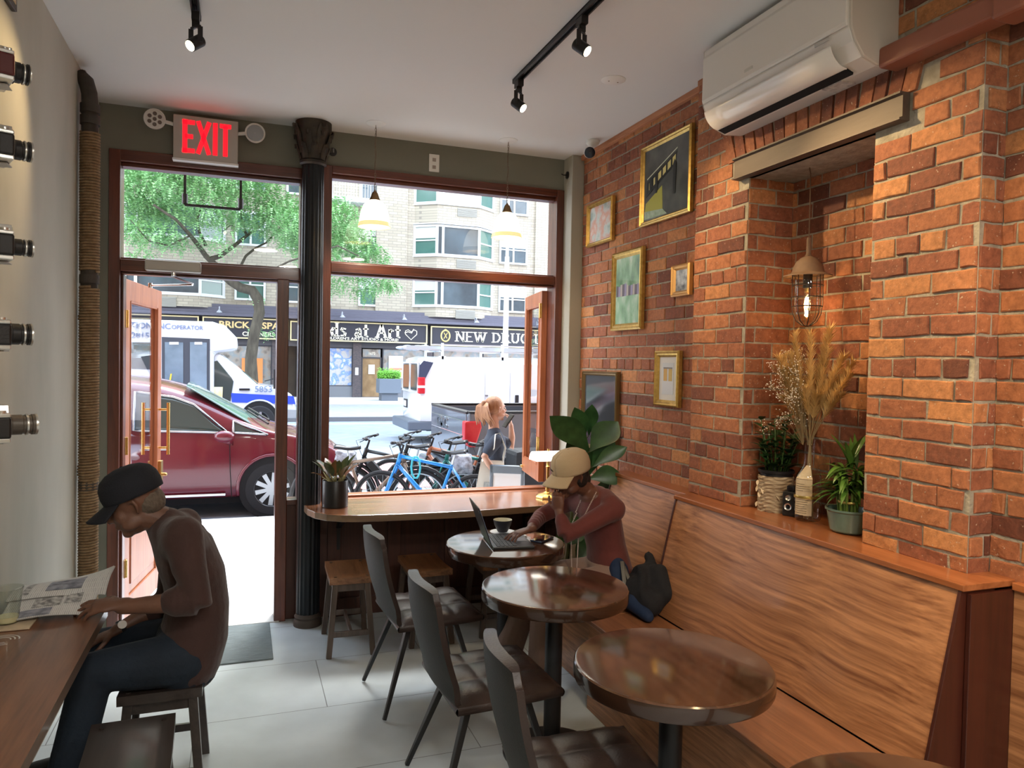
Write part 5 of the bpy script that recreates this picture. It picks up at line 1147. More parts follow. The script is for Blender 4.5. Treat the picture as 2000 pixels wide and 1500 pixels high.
wrN.z += .012; add_hand(mb, wrN, (-1, .12, -.02), (.05, .35, -1), .42, thumb=-1, curls=(.35, .42, .5, .62)); add_hand(mb, wrF, (-1, -.1, -.35), (0, 0, -1), .35, thumb=1)
b_ = mb.build('body', SK1, o, world=True); remesh(b_, .0052, 3, .5)
eyes(o, HT)
mb = MB()
mb.tube(sp[0:1]+[v for v in sp[1:]], [.124, .130, .117, .117, .112, .082], n=24, side=sd, flat=[1.46, 1.40, 1.33, 1.43, 1.58, 1.62], dome=True)
limb(mb, [sp[-1], Vector((-.268, 3.162, 1.045))], [.082, .074])
for sh in (shN, shF): limb(mb, [Vector((-.20, 3.165, .94)).lerp(sh, .35), sh+Vector((0, 0, -.012))], [.098, .070]); limb(mb, [Vector((-.25, 3.165, 1.015)), sh+Vector((0, 0, .0))], [.070, .066])
for sh, el, wr in ((shN, elN, wrN), (shF, elF, wrF)):
    cuff = el.lerp(wr, .34); limb(mb, [sh+Vector((.01, 0, .005)), (sh+el)/2, el, cuff], [.072, .062, .056, .050])
    dv = (wr-el).normalized(); mb.tube([cuff-dv*.012, cuff+dv*.004], [.055, .053], n=16)
    for q in range(4): c_ = el.lerp(cuff, .1+q*.25); mb.tube([c_-dv*.005, c_+dv*.005], [.059, .057], n=16)
b_ = mb.build('shirt', mat('brown_shirt', (.048, .022, .018), .85, var=.12, vscale=8, bump=.6, bscale=16, sheen=.15), o, world=True); remesh(b_, .0075, 9, .6)
mb = MB(); mb.tube([Vector((-.19, 3.175, .50)), Vector((-.185, 3.175, .58))], [.128, .126], n=20, side=sd, flat=1.42, dome=True)
for h_, k_, f_ in ((hipN, kN, fN), (hipF, kF, fF)):
    limb(mb, [h_, h_.lerp(k_, .5), k_], [.102, .090, .073]); limb(mb, [k_, k_.lerp(f_, .4), f_+Vector((.0, 0, .05))], [.073, .070, .060])
b_ = mb.build('jeans', mat('dark_jeans', (.010, .018, .030), .85, var=.25, vscale=9, bump=.3, bscale=60), o, world=True); remesh(b_, .008, 4, .5)
for f_ in (fN, fF):
    mb = MB(); limb(mb, [f_+Vector((.05, 0, -.015)), f_+Vector((-.04, 0, -.02)), f_+Vector((-.14, 0, -.025))], [.045, .042, .034]); mb.box(f_.x-.17, f_.x+.09, f_.y-.042, f_.y+.042, .0, .022)
    b_ = mb.build('shoe', mat('dark_shoe', (.012, .011, .010), .5), o, world=True); remesh(b_, .008, 3)
cap(o, HT, mat('navy_cap', (.010, .012, .018), .85, bump=.2, bscale=150), 1.05, .028)
mb = MB(); mb.T = HT; rd = random.Random(9); mb.ell((-.050, 0, -.012), (.060, .074, .062), 16, 10); mb.T = None
b_ = mb.build('hair', mat('grey_hair', (.13, .10, .075), .8, var=.3, vscale=60, bump=.6, bscale=90), o, smooth=True, world=True)
wd = (wrF-elF).normalized(); c_ = wrF-wd*.02
mb = MB(); mb.tube([c_-wd*.009, c_+wd*.009], .033, n=20).build('watch_strap', M_black, o, world=True, smooth='auto'); mb = MB(); up_ = Vector((.15, -.8, .6)).normalized(); mb.cyl(c_+up_*.030, c_+up_*.042, .017).build('watch_case', M_chrome, o, world=True, smooth='auto')

# ---- woman in the tan cap at her laptop
SK2 = mat('skin_brown', (.13, .055, .034), .45, var=.1, vscale=20, sss=.05, bump=.08, bscale=120)
o = thing('person', 'person in a tan cap and maroon top sitting on the bench typing on the laptop', 'person', (1.90, 3.62, .455))
hN = Vector((1.88, 3.53, .535)); hF = Vector((1.88, 3.71, .535)); kN = Vector((1.50, 3.52, .535)); kF = Vector((1.50, 3.74, .535)); fN = Vector((1.46, 3.45, .06)); fF = Vector((1.36, 3.72, .06))
sp = [Vector((1.915, 3.62, .50)), Vector((1.92, 3.62, .60)), Vector((1.895, 3.62, .72)), Vector((1.865, 3.62, .84)), Vector((1.835, 3.62, .93)), Vector((1.80, 3.62, .99))]
HC = at3(1114, 929, 3.60); HT = head_frame(HC, (-1, -.30, -.27), (-.22, -.10, 1))
shN = Vector((1.855, 3.455, .950)); shF = Vector((1.775, 3.785, .95)); elN = at3(1106, 1046, 3.44); elF = Vector((1.62, 3.90, .835)); wrN = at3(1092, 1000, 3.50); wrF = at3(1035, 1034, 3.72)
mb = MB(); mb.tube(sp, [.10, .098, .088, .092, .090, .060], n=20, side=sd, flat=[1.65, 1.5, 1.35, 1.42, 1.55, 1.7], dome=True)
limb(mb, [sp[-1]+Vector((.015, 0, -.03)), Vector((1.765, 3.615, 1.035)), HC+Vector((.035, .01, -.05))], [.055, .045, .048]); add_head(mb, HT, .96)
for sh, el, wr in ((shN, elN, wrN), (shF, elF, wrF)): limb(mb, [sh, (sh+el)/2, el, el.lerp(wr, .45), wr], [.044, .038, .033, .031, .022])
for h_, k_, f_ in ((hN, kN, fN), (hF, kF, fF)):
    limb(mb, [h_, (h_+k_)/2, k_], [.085, .072, .054]); limb(mb, [k_, k_.lerp(f_, .35), f_], [.053, .050, .034]); limb(mb, [f_+Vector((.03, 0, -.02)), f_+Vector((-.09, 0, -.03))], [.032, .026])
add_hand(mb, wrN, (-.1, .1, 1), (.6, .6, 0), .7, thumb=1, s_=.88, curls=(1.1, 1.2, 1.3, 1.35)); add_hand(mb, wrF, (-1, -.12, -.18), (-.1, 0, -1), .4, thumb=-1, s_=.95, curls=(.35, .45, .6, .5))
b_ = mb.build('body', SK2, o, world=True); remesh(b_, .005, 3, .5); eyes(o, HT, .96)
M_top = mat('maroon_top', (.11, .024, .020), .85, var=.1, vscale=8, bump=.25, bscale=30, sheen=.15)
mb = MB(); mb.tube(sp[:-1]+[Vector((1.83, 3.62, .965))], [.114, .112, .101, .104, .101, .085], n=24, side=sd, flat=[1.58, 1.45, 1.33, 1.40, 1.50, 1.55], dome=True)
for sh in (shN, shF): limb(mb, [Vector((1.835, 3.62, .90)).lerp(sh, .4), sh+Vector((0, 0, -.01))], [.080, .058])
limb(mb, [shN+Vector((-.01, .02, .02)), Vector((1.85, 3.55, 1.0))], [.055, .045]); limb(mb, [shF+Vector((.0, -.02, .02)), Vector((1.83, 3.69, 1.0))], [.055, .045])
for sh, el, wr in ((shN, elN, wrN), (shF, elF, wrF)):
    cf = el.lerp(wr, .72); limb(mb, [sh, (sh+el)/2, el, cf], [.060, .051, .044, .033])
    dv = (wr-el).normalized()
    for q in range(5): c_ = el.lerp(cf, .1+q*.2); mb.tube([c_-dv*.004, c_+dv*.004], [.046-.002*q, .045-.002*q], n=14)
b_ = mb.build('top', M_top, o, world=True); remesh(b_, .0065, 8, .55)
mb = MB(); mb.tube([Vector((1.905, 3.62, .50)), Vector((1.90, 3.62, .58))], [.120, .112], n=20, side=sd, flat=1.55, dome=True)
for h_, k_, f_ in ((hN, kN, fN), (hF, kF, fF)): limb(mb, [h_, (h_+k_)/2, k_], [.10, .087, .068]); limb(mb, [k_, k_.lerp(f_, .4), f_+Vector((0, 0, .06))], [.070, .076, .078])
b_ = mb.build('trousers', mat('beige_trousers', (.23, .15, .115), .9, bump=.25, bscale=30), o, world=True); remesh(b_, .008, 4, .5)
for f_ in (fN, fF):
    mb = MB(); limb(mb, [f_+Vector((.05, 0, -.015)), f_+Vector((-.04, 0, -.02)), f_+Vector((-.13, 0, -.025))], [.040, .038, .030]); mb.box(f_.x-.155, f_.x+.08, f_.y-.038, f_.y+.038, 0, .02); b_ = mb.build('shoe', mat('white_shoe', (.6, .6, .58), .5), o, world=True); remesh(b_, .008, 3)
cap(o, HT, mat('tan_cap', (.42, .33, .21), .9, bump=.2, bscale=150), 1.07, .022, writing=-1)
mb = MB(); mb.T = HT; mb.ell((-.055, 0, -.005), (.050, .072, .060), 16, 10).ell((-.085, .0, -.045), (.042, .045, .045), 14, 9).ell((-.03, .05, -.02), (.04, .03, .045)).ell((-.03, -.048, -.01), (.035, .028, .035)); mb.T = None
mb.build('hair', mat('black_hair', (.010, .008, .007), .55, bump=.5, bscale=90), o, smooth=True, world=True)
mb = MB(); mb.T = HT; mb.ell((.002, -.082, -.008), (.008, .006, .010), 10, 6); mb.T = None; mb.build('earbud', mat('earbud_white', (.6, .6, .62), .3), o, smooth=True, world=True)
mb = MB(); rd = random.Random(12); NK = []
for s in (-1, 1):
    for q in range(60):
        t = q/59; x_ = lerp(1.80, 1.70, min(1, t*2.2)); y_ = 3.61+s*(.062-.03*t); z_ = lerp(1.03, .60, t)
        if t < .3: x_ = lerp(1.79, 1.725, t/.3)
        mb.ell((x_-.012, y_-.03, z_), (.0038,)*3, 7, 5)
mb.build('bead_necklace', mat('pale_beads', (.50, .40, .36), .4), o, world=True, smooth=True)

# ---- woman outside on the phone
SK3 = mat('skin_light', (.52, .29, .20), .45, var=.08, vscale=20, sss=.05)
YW = 6.3; gz = -.15; o = thing('person', 'person in a dark polo shirt talking on a phone outside the window', 'person', (2.17, YW, gz)); sd = (.12, 1, 0)
HC = at3(969, 799, YW); HT = head_frame(HC, (1, .15, .02)); X0_ = at3(966, 870, YW).x
sp = [Vector((X0_, YW, .60)), Vector((X0_, YW, .70)), Vector((X0_-.005, YW, .82)), Vector((X0_+.005, YW, .95)), Vector((X0_, YW, 1.03)), Vector((X0_-.005, YW, 1.075))]
shN = Vector((X0_-.035, YW-.155, 1.03)); shF = Vector((X0_+.03, YW+.155, 1.03)); elN = at3(946, 892, YW-.20); wrN = at3(968, 925, YW-.17); elF = at3(1001, 872, YW+.12); wrF = at3(998, 830, YW+.10)
hN = Vector((X0_, YW-.085, .60)); hF = Vector((X0_, YW+.085, .60)); kN = Vector((X0_+.10, YW-.09, .28)); kF = Vector((X0_-.06, YW+.09, .27)); fN = Vector((X0_+.09, YW-.09, -.08)); fF = Vector((X0_-.18, YW+.09, -.07))
mb = MB(); mb.tube(sp, [.095, .085, .082, .088, .08, .055], n=20, side=sd, flat=[1.6, 1.4, 1.3, 1.35, 1.6, 1.7], dome=True)
limb(mb, [sp[-1]+Vector((0, 0, -.03)), HC+Vector((-.025, 0, -.07))], [.052, .046]); add_head(mb, HT, .93)
for sh, el, wr in ((shN, elN, wrN), (shF, elF, wrF)): limb(mb, [sh, (sh+el)/2, el, el.lerp(wr, .4), wr], [.042, .037, .032, .031, .021])
for h_, k_, f_ in ((hN, kN, fN), (hF, kF, fF)): limb(mb, [h_, (h_+k_)/2, k_], [.082, .070, .052]); limb(mb, [k_, k_.lerp(f_, .35), f_], [.051, .050, .034]); limb(mb, [f_+Vector((-.03, 0, -.03)), f_+Vector((.10, 0, -.04))], [.032, .026])
add_hand(mb, wrF, (-.35, -.15, 1), (-.9, 0, -.2), .6, thumb=1, s_=.9, curls=(.5, .6, .7, .7)); add_hand(mb, wrN, (.5, .2, -.8), (-.2, 1, 0), .4, thumb=-1, s_=.9)
b_ = mb.build('body', SK3, o, world=True); remesh(b_, .006, 3, .5); eyes(o, HT, .93)
mb = MB(); mb.tube(sp, [.104, .096, .093, .100, .093, .066], n=22, side=sd, flat=[1.5, 1.38, 1.28, 1.33, 1.52, 1.55], dome=True)
for sh, el in ((shN, elN), (shF, elF)): limb(mb, [sh, sh.lerp(el, .40), sh.lerp(el, .68)], [.058, .056, .054])
for s in (-1, 1): mb.tube([sp[-1]+Vector((.05, s*.02, .0)), sp[-1]+Vector((-.01, s*.06, .02)), sp[-1]+Vector((-.045, s*.02, .035))], .014, n=8, dome=True)
b_ = mb.build('polo_shirt', mat('slate_polo', (.040, .050, .072), .85, bump=.2, bscale=40), o, world=True); remesh(b_, .008, 4, .5)
mb = MB(); mb.tube([Vector((X0_, YW, .58)), Vector((X0_, YW, .68))], [.108, .098], n=20, side=sd, flat=1.45, dome=True)
for h_, k_, f_ in ((hN, kN, fN), (hF, kF, fF)): limb(mb, [h_, (h_+k_)/2, k_], [.098, .088, .074]); limb(mb, [k_, f_+Vector((0, 0, .06))], [.074, .068])
b_ = mb.build('trousers', mat('grey_trousers', (.08, .08, .10), .9, var=.3, vscale=20), o, world=True); remesh(b_, .009, 4, .5)
for f_ in (fN, fF):
    mb = MB(); limb(mb, [f_+Vector((-.05, 0, -.025)), f_+Vector((.13, 0, -.035))], [.038, .030]); mb.box(f_.x-.08, f_.x+.15, f_.y-.037, f_.y+.037, gz, gz+.03); mb.build('shoe', MATS['white_shoe'], o, world=True, smooth=True)
mb = MB(); mb.T = HT; mb.ell((-.025, 0, .032), (.090, .080, .088), 18, 12).ell((-.115, 0, .05), (.035, .03, .035), 12, 8)
for k in range(16):
    a = (k-7.5)*.009; mb.tube([(-.11, a*.6, .055), (-.140, a*1.4, .02), (-.135, a*2.0, -.06), (-.10-.02*math.sin(k), a*2.6, -.125-.012*(k % 3))], [.012, .016, .014, .004], n=6)
mb.T = None; b_ = mb.build('hair', mat('auburn_hair', (.24, .10, .045), .6, color2=(.42, .21, .10), vscale=40, stretch=(1, 1, .2), bump=.5, bscale=120), o, world=True, smooth=True)
c_ = at3(993, 822, YW-.01); mb = MB(); mb.T = Matrix.Translation(c_) @ Matrix.Rotation(math.radians(35), 4, 'Y') @ Matrix.Rotation(.2, 4, 'Z'); mb.box(-.008, .004, -.036, .036, -.07, .07); mb.build('phone_in_hand', mat('phone_black', (.015, .012, .012), .3), o, world=True, bevel=.004)
tb = thing('tote_bag', 'white canvas tote bag hanging from the shoulder of the person on the phone', 'bag', (X0_-.05, YW-.2, .5))
yb = YW-.125; A, B, Cc, D = at3(940, 898, yb), at3(984, 900, yb), at3(994, 975, yb), at3(926, 975, yb); Cc = Cc+Vector((0, 0, -.10)); D = D+Vector((-.02, 0, -.10))
mb = MB(); mb.grid(lambda u, v: A.lerp(B, u).lerp(D.lerp(Cc, u), v)+Vector((0, -.035*math.sin(PI*u)*math.sin(PI*min(1, v*.9)), 0)), 12, 14); mb.grid(lambda u, v: A.lerp(B, u).lerp(D.lerp(Cc, u), v)+Vector((0, .045*math.sin(PI*u)*math.sin(PI*min(1, v*.9))+.004, 0)), 12, 14)
b_ = mb.build('bag_body', mat('canvas', (.70, .68, .60), .9, bump=.3, bscale=20), tb, world=True, smooth=True)
mb = MB(); zt = 1.085
for q in (0, .02): mb.tube([A+Vector((.01, q, -.01)), Vector((X0_-.085, YW-.235+q, .97)), Vector((X0_-.06, YW-.19, zt)), Vector((X0_-.01, YW-.155, zt+.01)), Vector((X0_+.025, YW-.225+q, .97)), B+Vector((-.01, q, -.01))], .012, n=8, side=(1, 0, 0), flat=.35)
mb.build('handle', MATS['canvas'], tb, world=True, smooth=True)
P_ = lambda u, v: A.lerp(B, u).lerp(D.lerp(Cc, u), v)+Vector((0, -.040*math.sin(PI*u)*math.sin(PI*min(1, v*.9))-.003, 0))
mb = MB(); mb.grid(lambda u, v: P_(lerp(.2, .85, u), lerp(.42, .8, v)), 10, 8); mb.build('printed_picture', mat('tote_print', (.18, .19, .18), .8, color2=(.65, .66, .62), vscale=22), tb, world=True, smooth=True)
# ================================================================== the street
ZS_, ZR = -.15, -.27
def gmat(name, c1, c2, sc, rough=.85, bump=.3): return mat(name, c1, rough, color2=c2, vscale=sc, bump=bump, bscale=sc*12)
M_conc = gmat('sidewalk_concrete', (.52, .53, .53), (.62, .63, .62), 5); M_asph = gmat('asphalt', (.20, .235, .28), (.25, .29, .335), 3); M_redlane = gmat('red_lane', (.46, .20, .19), (.55, .27, .25), 4); M_curb = gmat('curb_stone', (.34, .34, .34), (.45, .45, .44), 6)
mb = MB()
for x in range(-8, 16):
    for (a, b_) in ((5.14, 7.18), (7.19, 9.0)): mb.box(x*1.5+.47, x*1.5+1.96, a, b_, ZS_-.3, ZS_)
structure('floor_sidewalk', mb, M_conc, bevel=.004)
structure('floor_sidewalk_bed', MB().box(-14, 26, 5.13, 9.02, ZS_-.32, ZS_-.012), mat('joint_dark', (.10, .10, .10), .9))
structure('trim_curb', MB().box(-14, 26, 9.02, 9.17, -.5, ZS_), M_curb, bevel=.01)
structure('floor_road', MB().box(-40, 60, 9.17, 24.7, -.5, ZR), M_asph)
structure('floor_red_lane', MB().box(-40, 60, 11.4, 14.4, ZR, ZR+.006), M_redlane)
structure('floor_parking_lane', MB().box(-40, 60, 24.7, 32.0, -.5, -.14), gmat('pale_asphalt', (.27, .29, .32), (.32, .34, .37), 3))
structure('floor_far_sidewalk', MB().box(-40, 60, 32.0, 37, -.5, -.02), M_conc)
M_line = mat('road_paint', (.75, .76, .76), .7)
structure('trim_lane_line', MB().box(-40, 60, 23.5, 23.65, ZR, ZR+.008), M_line); structure('trim_lane_line_red', MB().box(-40, 60, 14.5, 14.62, ZR, ZR+.008), M_line)
structure('trim_far_curb', MB().box(-40, 60, 24.5, 24.7, -.5, -.13), mat('dark_curb', (.13, .13, .14), .8))

# ---- apartment building across the avenue
BY = 36.0
bld = thing('apartment_building', 'pale beige brick apartment building with bay windows across the avenue', 'building', (8, BY, 0))
M = bpy.data.materials.new('beige_brick'); M.use_nodes = True; n = M.node_tree.nodes; L = M.node_tree.links; b = n['Principled BSDF']; t = n.new('ShaderNodeTexCoord'); sp_ = n.new('ShaderNodeSeparateXYZ'); L.new(t.outputs['Object'], sp_.inputs[0]); ad = n.new('ShaderNodeMath'); L.new(sp_.outputs[0], ad.inputs[0]); L.new(sp_.outputs[1], ad.inputs[1]); cb = n.new('ShaderNodeCombineXYZ'); L.new(ad.outputs[0], cb.inputs[0]); L.new(sp_.outputs[2], cb.inputs[1])
bk = n.new('ShaderNodeTexBrick'); bk.inputs['Scale'].default_value = 1; bk.inputs['Brick Width'].default_value = .42; bk.inputs['Row Height'].default_value = .13; bk.inputs['Mortar Size'].default_value = .012; bk.inputs['Color1'].default_value = (.42, .38, .30, 1); bk.inputs['Color2'].default_value = (.33, .295, .235, 1); bk.inputs['Mortar'].default_value = (.24, .22, .185, 1); L.new(cb.outputs[0], bk.inputs[0]); L.new(bk.outputs[0], b.inputs['Base Color']); b.inputs['Roughness'].default_value = .9; M_beige = M
M_wfr = mat('white_window_frame', (.58, .60, .60), .5); M_pane = mat('dark_pane', (.06, .085, .10), .08, spec=.8, var=.5, vscale=.6); M_panel_ = mat('pale_blind', (.46, .48, .47), .6); M_gpane = mat('green_pane', (.06, .14, .12), .1, spec=.8); M_vent = mat('ac_grille', (.30, .30, .27), .6)  # blinds get one even pale grey
MB().box(-30, 40, BY, BY+8, 3.9, 40).build('wall', M_beige, bld, world=True)
MB().box(-30, 40, BY+.9, BY+8, -.02, 3.9).build('shop_floor_back', mat('shop_dark', (.10, .095, .09), .6, color2=(.17, .15, .13), vscale=1.2), bld, world=True)
mb = MB()
for x in (-1.6, 7.02-.05, 15.2): mb.box(x-.9, x+.6, BY-.12, BY+.01, 4.1, 40)
mb.build('pier', M_beige, bld, world=True)
def window(par, x0, x1, z0, z1, y=BY-.02, splits=(.5,), pane=M_pane, sash=True, lower=None):
    f = MB(); w = .09; f.box(x0-w, x1+w, y-.05, y+.03, z1, z1+w).box(x0-w, x1+w, y-.09, y+.03, z0-w, z0).box(x0-w, x0, y-.05, y+.03, z0, z1).box(x1, x1+w, y-.05, y+.03, z0, z1)
    for s in splits: xm = lerp(x0, x1, s); f.box(xm-w/2, xm+w/2, y-.04, y+.03, z0, z1)
    if sash: f.box(x0, x1, y-.03, y+.03, (z0+z1)/2-.03, (z0+z1)/2+.03)
    fo = f.build('window', M_wfr, par, world=True)
    MB().box(x0, x1, y+.0, y+.02, z0, z1).build('pane', pane, fo, world=False, loc=tuple(-root_loc(fo)))
    if lower: MB().box(x0, x1, y-.012, y-.004, (z0+z1)/2+.1, z1).build('blind', lower, fo, loc=tuple(-root_loc(fo)))
FL_ = [(4.45, 5.82), (6.93, 8.42), (9.45, 11.0), (12.0, 13.5)]
def bay(xa, xb, nm='bay'):
    c0, c1 = xa+.95, xb-.95; P0, P1, P2, P3 = (xa, BY), (c0, BY-.75), (c1, BY-.75), (xb, BY)
    mb = MB()
    for z0, z1 in ((3.95, 4.42), (5.92, 6.90), (8.50, 9.42), (11.08, 11.97), (13.6, 14.5)): mb.prism([P0, P1, P2, P3], 'z', z0, z1)
    mb.build('bay_wall', M_beige, bld, world=True)
    mb = MB()
    for z in (4.42, 5.87, 6.88, 8.46, 9.40, 11.04, 11.95): mb.prism([(xa-.08, BY), (c0-.03, BY-.82), (c1+.03, BY-.82), (xb+.08, BY)], 'z', z, z+.05)
    mb.build('bay_ledge', M_wfr, bld, world=True)
    for i, (z0, z1) in enumerate(FL_):
        f = MB()
        for (p, q, sp2) in ((P0, P1, (0, 1)), (P1, P2, (.14,)), (P2, P3, (0, 1))):
            for s in sp2: x_ = lerp(p[0], q[0], s); y_ = lerp(p[1], q[1], s); f.bar((x_, y_+.03, z0), (x_, y_+.03, z1), .12, .12)
            f.bar((p[0], p[1]+.02, z0+.05), (q[0], q[1]+.02, z0+.05), .1, .1); f.bar((p[0], p[1]+.02, z1-.04), (q[0], q[1]+.02, z1-.04), .1, .1)
            if sp2 == (0, 1): f.bar((p[0], p[1]+.02, (z0+z1)/2), (q[0], q[1]+.02, (z0+z1)/2), .06, .06)
        fo = f.build('window', M_wfr, bld, world=True)
        pm_ = [M_pane, M_panel_, M_gpane, M_pane][(i+int(xa)) % 4] if i else M_pane
        for q_, (p, q) in enumerate(((P0, P1), (P1, P2), (P2, P3))):
            off = Vector((0, .06, 0)); MB().bar(Vector((*p, (z0+z1)/2))+off, Vector((*q, (z0+z1)/2))+off, .02, z1-z0).build('pane', pm_ if q_ == 1 else M_gpane, fo, loc=tuple(-root_loc(fo)))
            if q_ == 0: MB().bar(Vector((*p, lerp(z0, z1, .78)))+off*.6, Vector((*q, lerp(z0, z1, .78)))+off*.6, .02, (z1-z0)*.42).build('blind', M_panel_, fo, loc=tuple(-root_loc(fo)))
        v_ = MB()
        for k in range(7): v_.box(c0+1.0, c0+2.0, BY-.79, BY-.74, z0-.52+k*.055, z0-.49+k*.055)
        v_.box(c0+1.0, c0+2.0, BY-.76, BY-.74, z0-.55, z0-.12).build('air_vent', M_vent, bld, world=True)
bay(7.95, 12.0); bay(-5.6, -.75)
for i, (z0, z1) in enumerate(FL_):
    window(bld, 5.35, 6.95, z0+.0, z1-.08, pane=[M_gpane, M_pane, M_pane, M_pane][i], lower=M_panel_ if i in (0, 3) else (mat('stripe_blind', (.5, .5, .47), .7, var=.4, vscale=10, stretch=(6, 1, .2)) if i == 1 else None))
    window(bld, 2.0, 3.9, z0, z1-.08, pane=M_pane, lower=M_panel_ if i % 2 else None)
    window(bld, 12.45, 13.8, z0, z1-.2, pane=M_pane, lower=M_panel_); window(bld, 15.0, 16.4, z0, z1-.2); window(bld, -.2, .95, z0+.02, z1-.1, pane=M_gpane)
    v_ = MB().box(2.4, 3.3, BY-.05, BY+.01, z0-.62, z0-.2); v_.build('air_vent', M_vent, bld, world=True)
# balcony rails at the upper left
mb = MB()
for k in range(14): mb.bar((3.95+k*.13, BY-.9, 9.3), (3.95+k*.13, BY-.9, 10.2), .02, .02)
mb.bar((3.9, BY-.9, 10.2), (5.8, BY-.9, 10.2), .05, .05).bar((3.9, BY-.9, 9.3), (5.8, BY-.9, 9.3), .05, .05).box(3.9, 5.8, BY-.95, BY, 9.1, 9.25); mb.build('balcony', M_wfr, bld, world=True)
# dark stepped cornice over the shops
cn = MB(); cn.prism([(BY-.02, 3.60), (BY-.75, 3.60), (BY-.75, 3.72), (BY-.62, 3.74), (BY-.62, 3.86), (BY-.5, 3.88), (BY-.5, 3.98), (BY-.38, 4.0), (BY-.38, 4.14), (BY-.02, 4.14)], 'x', -30, 40) if 0 else None
cn = MB(); cn.prism([(BY, 3.60), (BY-.75, 3.60), (BY-.75, 3.72), (BY-.62, 3.74), (BY-.62, 3.86), (BY-.5, 3.88), (BY-.5, 3.98), (BY-.38, 4.0), (BY-.38, 4.14), (BY, 4.14)], 'x', -30, 40)
cn.build('cornice', mat('cornice_slate', (.10, .10, .135), .5), bld, world=True)
M_sb = mat('sign_board', (.028, .030, .042), .45); M_gold2 = mat('sign_gold', (.72, .62, .34), .4); M_cream = mat('sign_cream', (.85, .82, .66), .5)
def shop_sign(label, x0, x1, z0, z1):
    s = thing('shop_sign', label, 'sign', ((x0+x1)/2, BY-.5, (z0+z1)/2)); MB().box(x0, x1, BY-.5, BY-.3, z0, z1).build('board', M_sb, s, world=True); w = .055; y0, y1 = BY-.54, BY-.49
    MB().box(x0, x1, y0, y1, z1-w, z1).box(x0, x1, y0, y1, z0, z0+w).box(x0, x0+w, y0, y1, z0+w, z1-w).box(x1-w, x1, y0, y1, z0+w, z1-w).build('border', M_gold2, s, world=True); return s
def serif(body, h_, mt, par, x, z, y, wk=.8, name='lettering', thick=.17):
    """slab serif capitals and a few lower case letters, built from strokes; x is the left edge"""
    G = {'N': (.8, [(.1, 0, .1, 1), (.7, 0, .7, 1), (.1, 1, .7, 0)], [(.1, 0), (.1, 1), (.7, 1)]), 'E': (.7, [(.12, 0, .12, 1), (.1, 1, .62, 1), (.1, .52, .5, .52), (.1, 0, .64, 0)], [(.12, 0), (.12, 1)]),
         'W': (1.1, [(.05, 1, .3, 0), (.3, 0, .55, .9), (.55, .9, .8, 0), (.8, 0, 1.05, 1)], [(.07, 1), (.55, 1), (1.03, 1)]), 'D': (.8, [(.12, 0, .12, 1), (.1, 1, .5, .95), (.5, .95, .7, .65), (.7, .65, .7, .35), (.7, .35, .5, .05), (.5, .05, .1, 0)], [(.12, 0), (.12, 1)]),
         'R': (.8, [(.12, 0, .12, 1), (.1, 1, .5, .97), (.5, .97, .62, .76), (.62, .76, .48, .52), (.48, .52, .1, .5), (.4, .5, .72, 0)], [(.12, 0), (.12, 1), (.72, 0)]), 'U': (.8, [(.12, 1, .12, .25), (.12, .25, .3, .02), (.3, .02, .5, .02), (.5, .02, .68, .25), (.68, .25, .68, 1)], [(.12, 1), (.68, 1)]),
         'G': (.8, [(.68, .8, .5, .97), (.5, .97, .25, .95), (.25, .95, .1, .6), (.1, .6, .1, .35), (.1, .35, .28, .03), (.28, .03, .55, .03), (.55, .03, .68, .15), (.68, .15, .68, .45), (.68, .45, .45, .45)], []), 'L': (.65, [(.12, 0, .12, 1), (.1, 0, .6, .02), (.6, .02, .6, .2)], [(.12, 1)]),
         'O': (.8, [(.3, .98, .5, .98), (.5, .98, .7, .65), (.7, .65, .7, .35), (.7, .35, .5, .02), (.5, .02, .3, .02), (.3, .02, .1, .35), (.1, .35, .1, .65), (.1, .65, .3, .98)], []),
         'K': (.8, [(.12, 0, .12, 1), (.12, .45, .62, 1), (.3, .6, .7, 0)], [(.12, 0), (.12, 1), (.62, 1), (.7, 0)]), 'A': (.85, [(.08, 0, .42, 1), (.42, 1, .76, 0), (.2, .33, .62, .33)], [(.08, 0), (.76, 0)]),
         'i': (.34, [(.16, 0, .16, .62), (.16, .82, .16, .92)], [(.16, 0)]), 'd': (.66, [(.52, 0, .52, 1), (.52, .55, .25, .6), (.25, .6, .1, .35), (.1, .35, .22, .03), (.22, .03, .52, .08)], [(.52, 1), (.58, 0)]), 's': (.55, [(.45, .55, .2, .6), (.2, .6, .12, .45), (.12, .45, .42, .25), (.42, .25, .38, .05), (.38, .05, .1, .05)], []),
         'a': (.6, [(.12, .52, .35, .6), (.35, .6, .46, .45), (.46, .45, .46, 0), (.46, .32, .2, .3), (.2, .3, .1, .15), (.1, .15, .2, .0), (.2, 0, .46, .1)], [(.5, 0)]), 't': (.45, [(.2, .9, .2, .1), (.2, .1, .38, .02), (.02, .6, .4, .6)], []), 'r': (.5, [(.14, 0, .14, .6), (.14, .4, .3, .6), (.3, .6, .44, .52)], [(.14, 0)]), ' ': (.4, [], [])}
    mb = MB()
    for ch in body:
        w_, st, sf = G[ch]
        for x0, z0, x1, z1 in st:
            vert = abs(x1-x0) < abs(z1-z0)*.35; tk = thick*h_*(1 if vert or abs(x1-x0) < abs(z1-z0)*1.1 else .5); e = Vector((x1-x0, 0, z1-z0)).normalized()*.03*h_
            mb.bar(Vector((x+x0*h_*wk, y, z+z0*h_))-e, Vector((x+x1*h_*wk, y, z+z1*h_))+e, tk, .012, (0, 1, 0))
        for sx_, sz_ in sf: mb.cbox((x+sx_*h_*wk, y, z+sz_*h_), (.34*h_*wk+.02, .013, .065*h_))
        x += (w_+.10)*h_*wk
    mb.build(name, mt, par, world=True); return x
YT = BY-.505
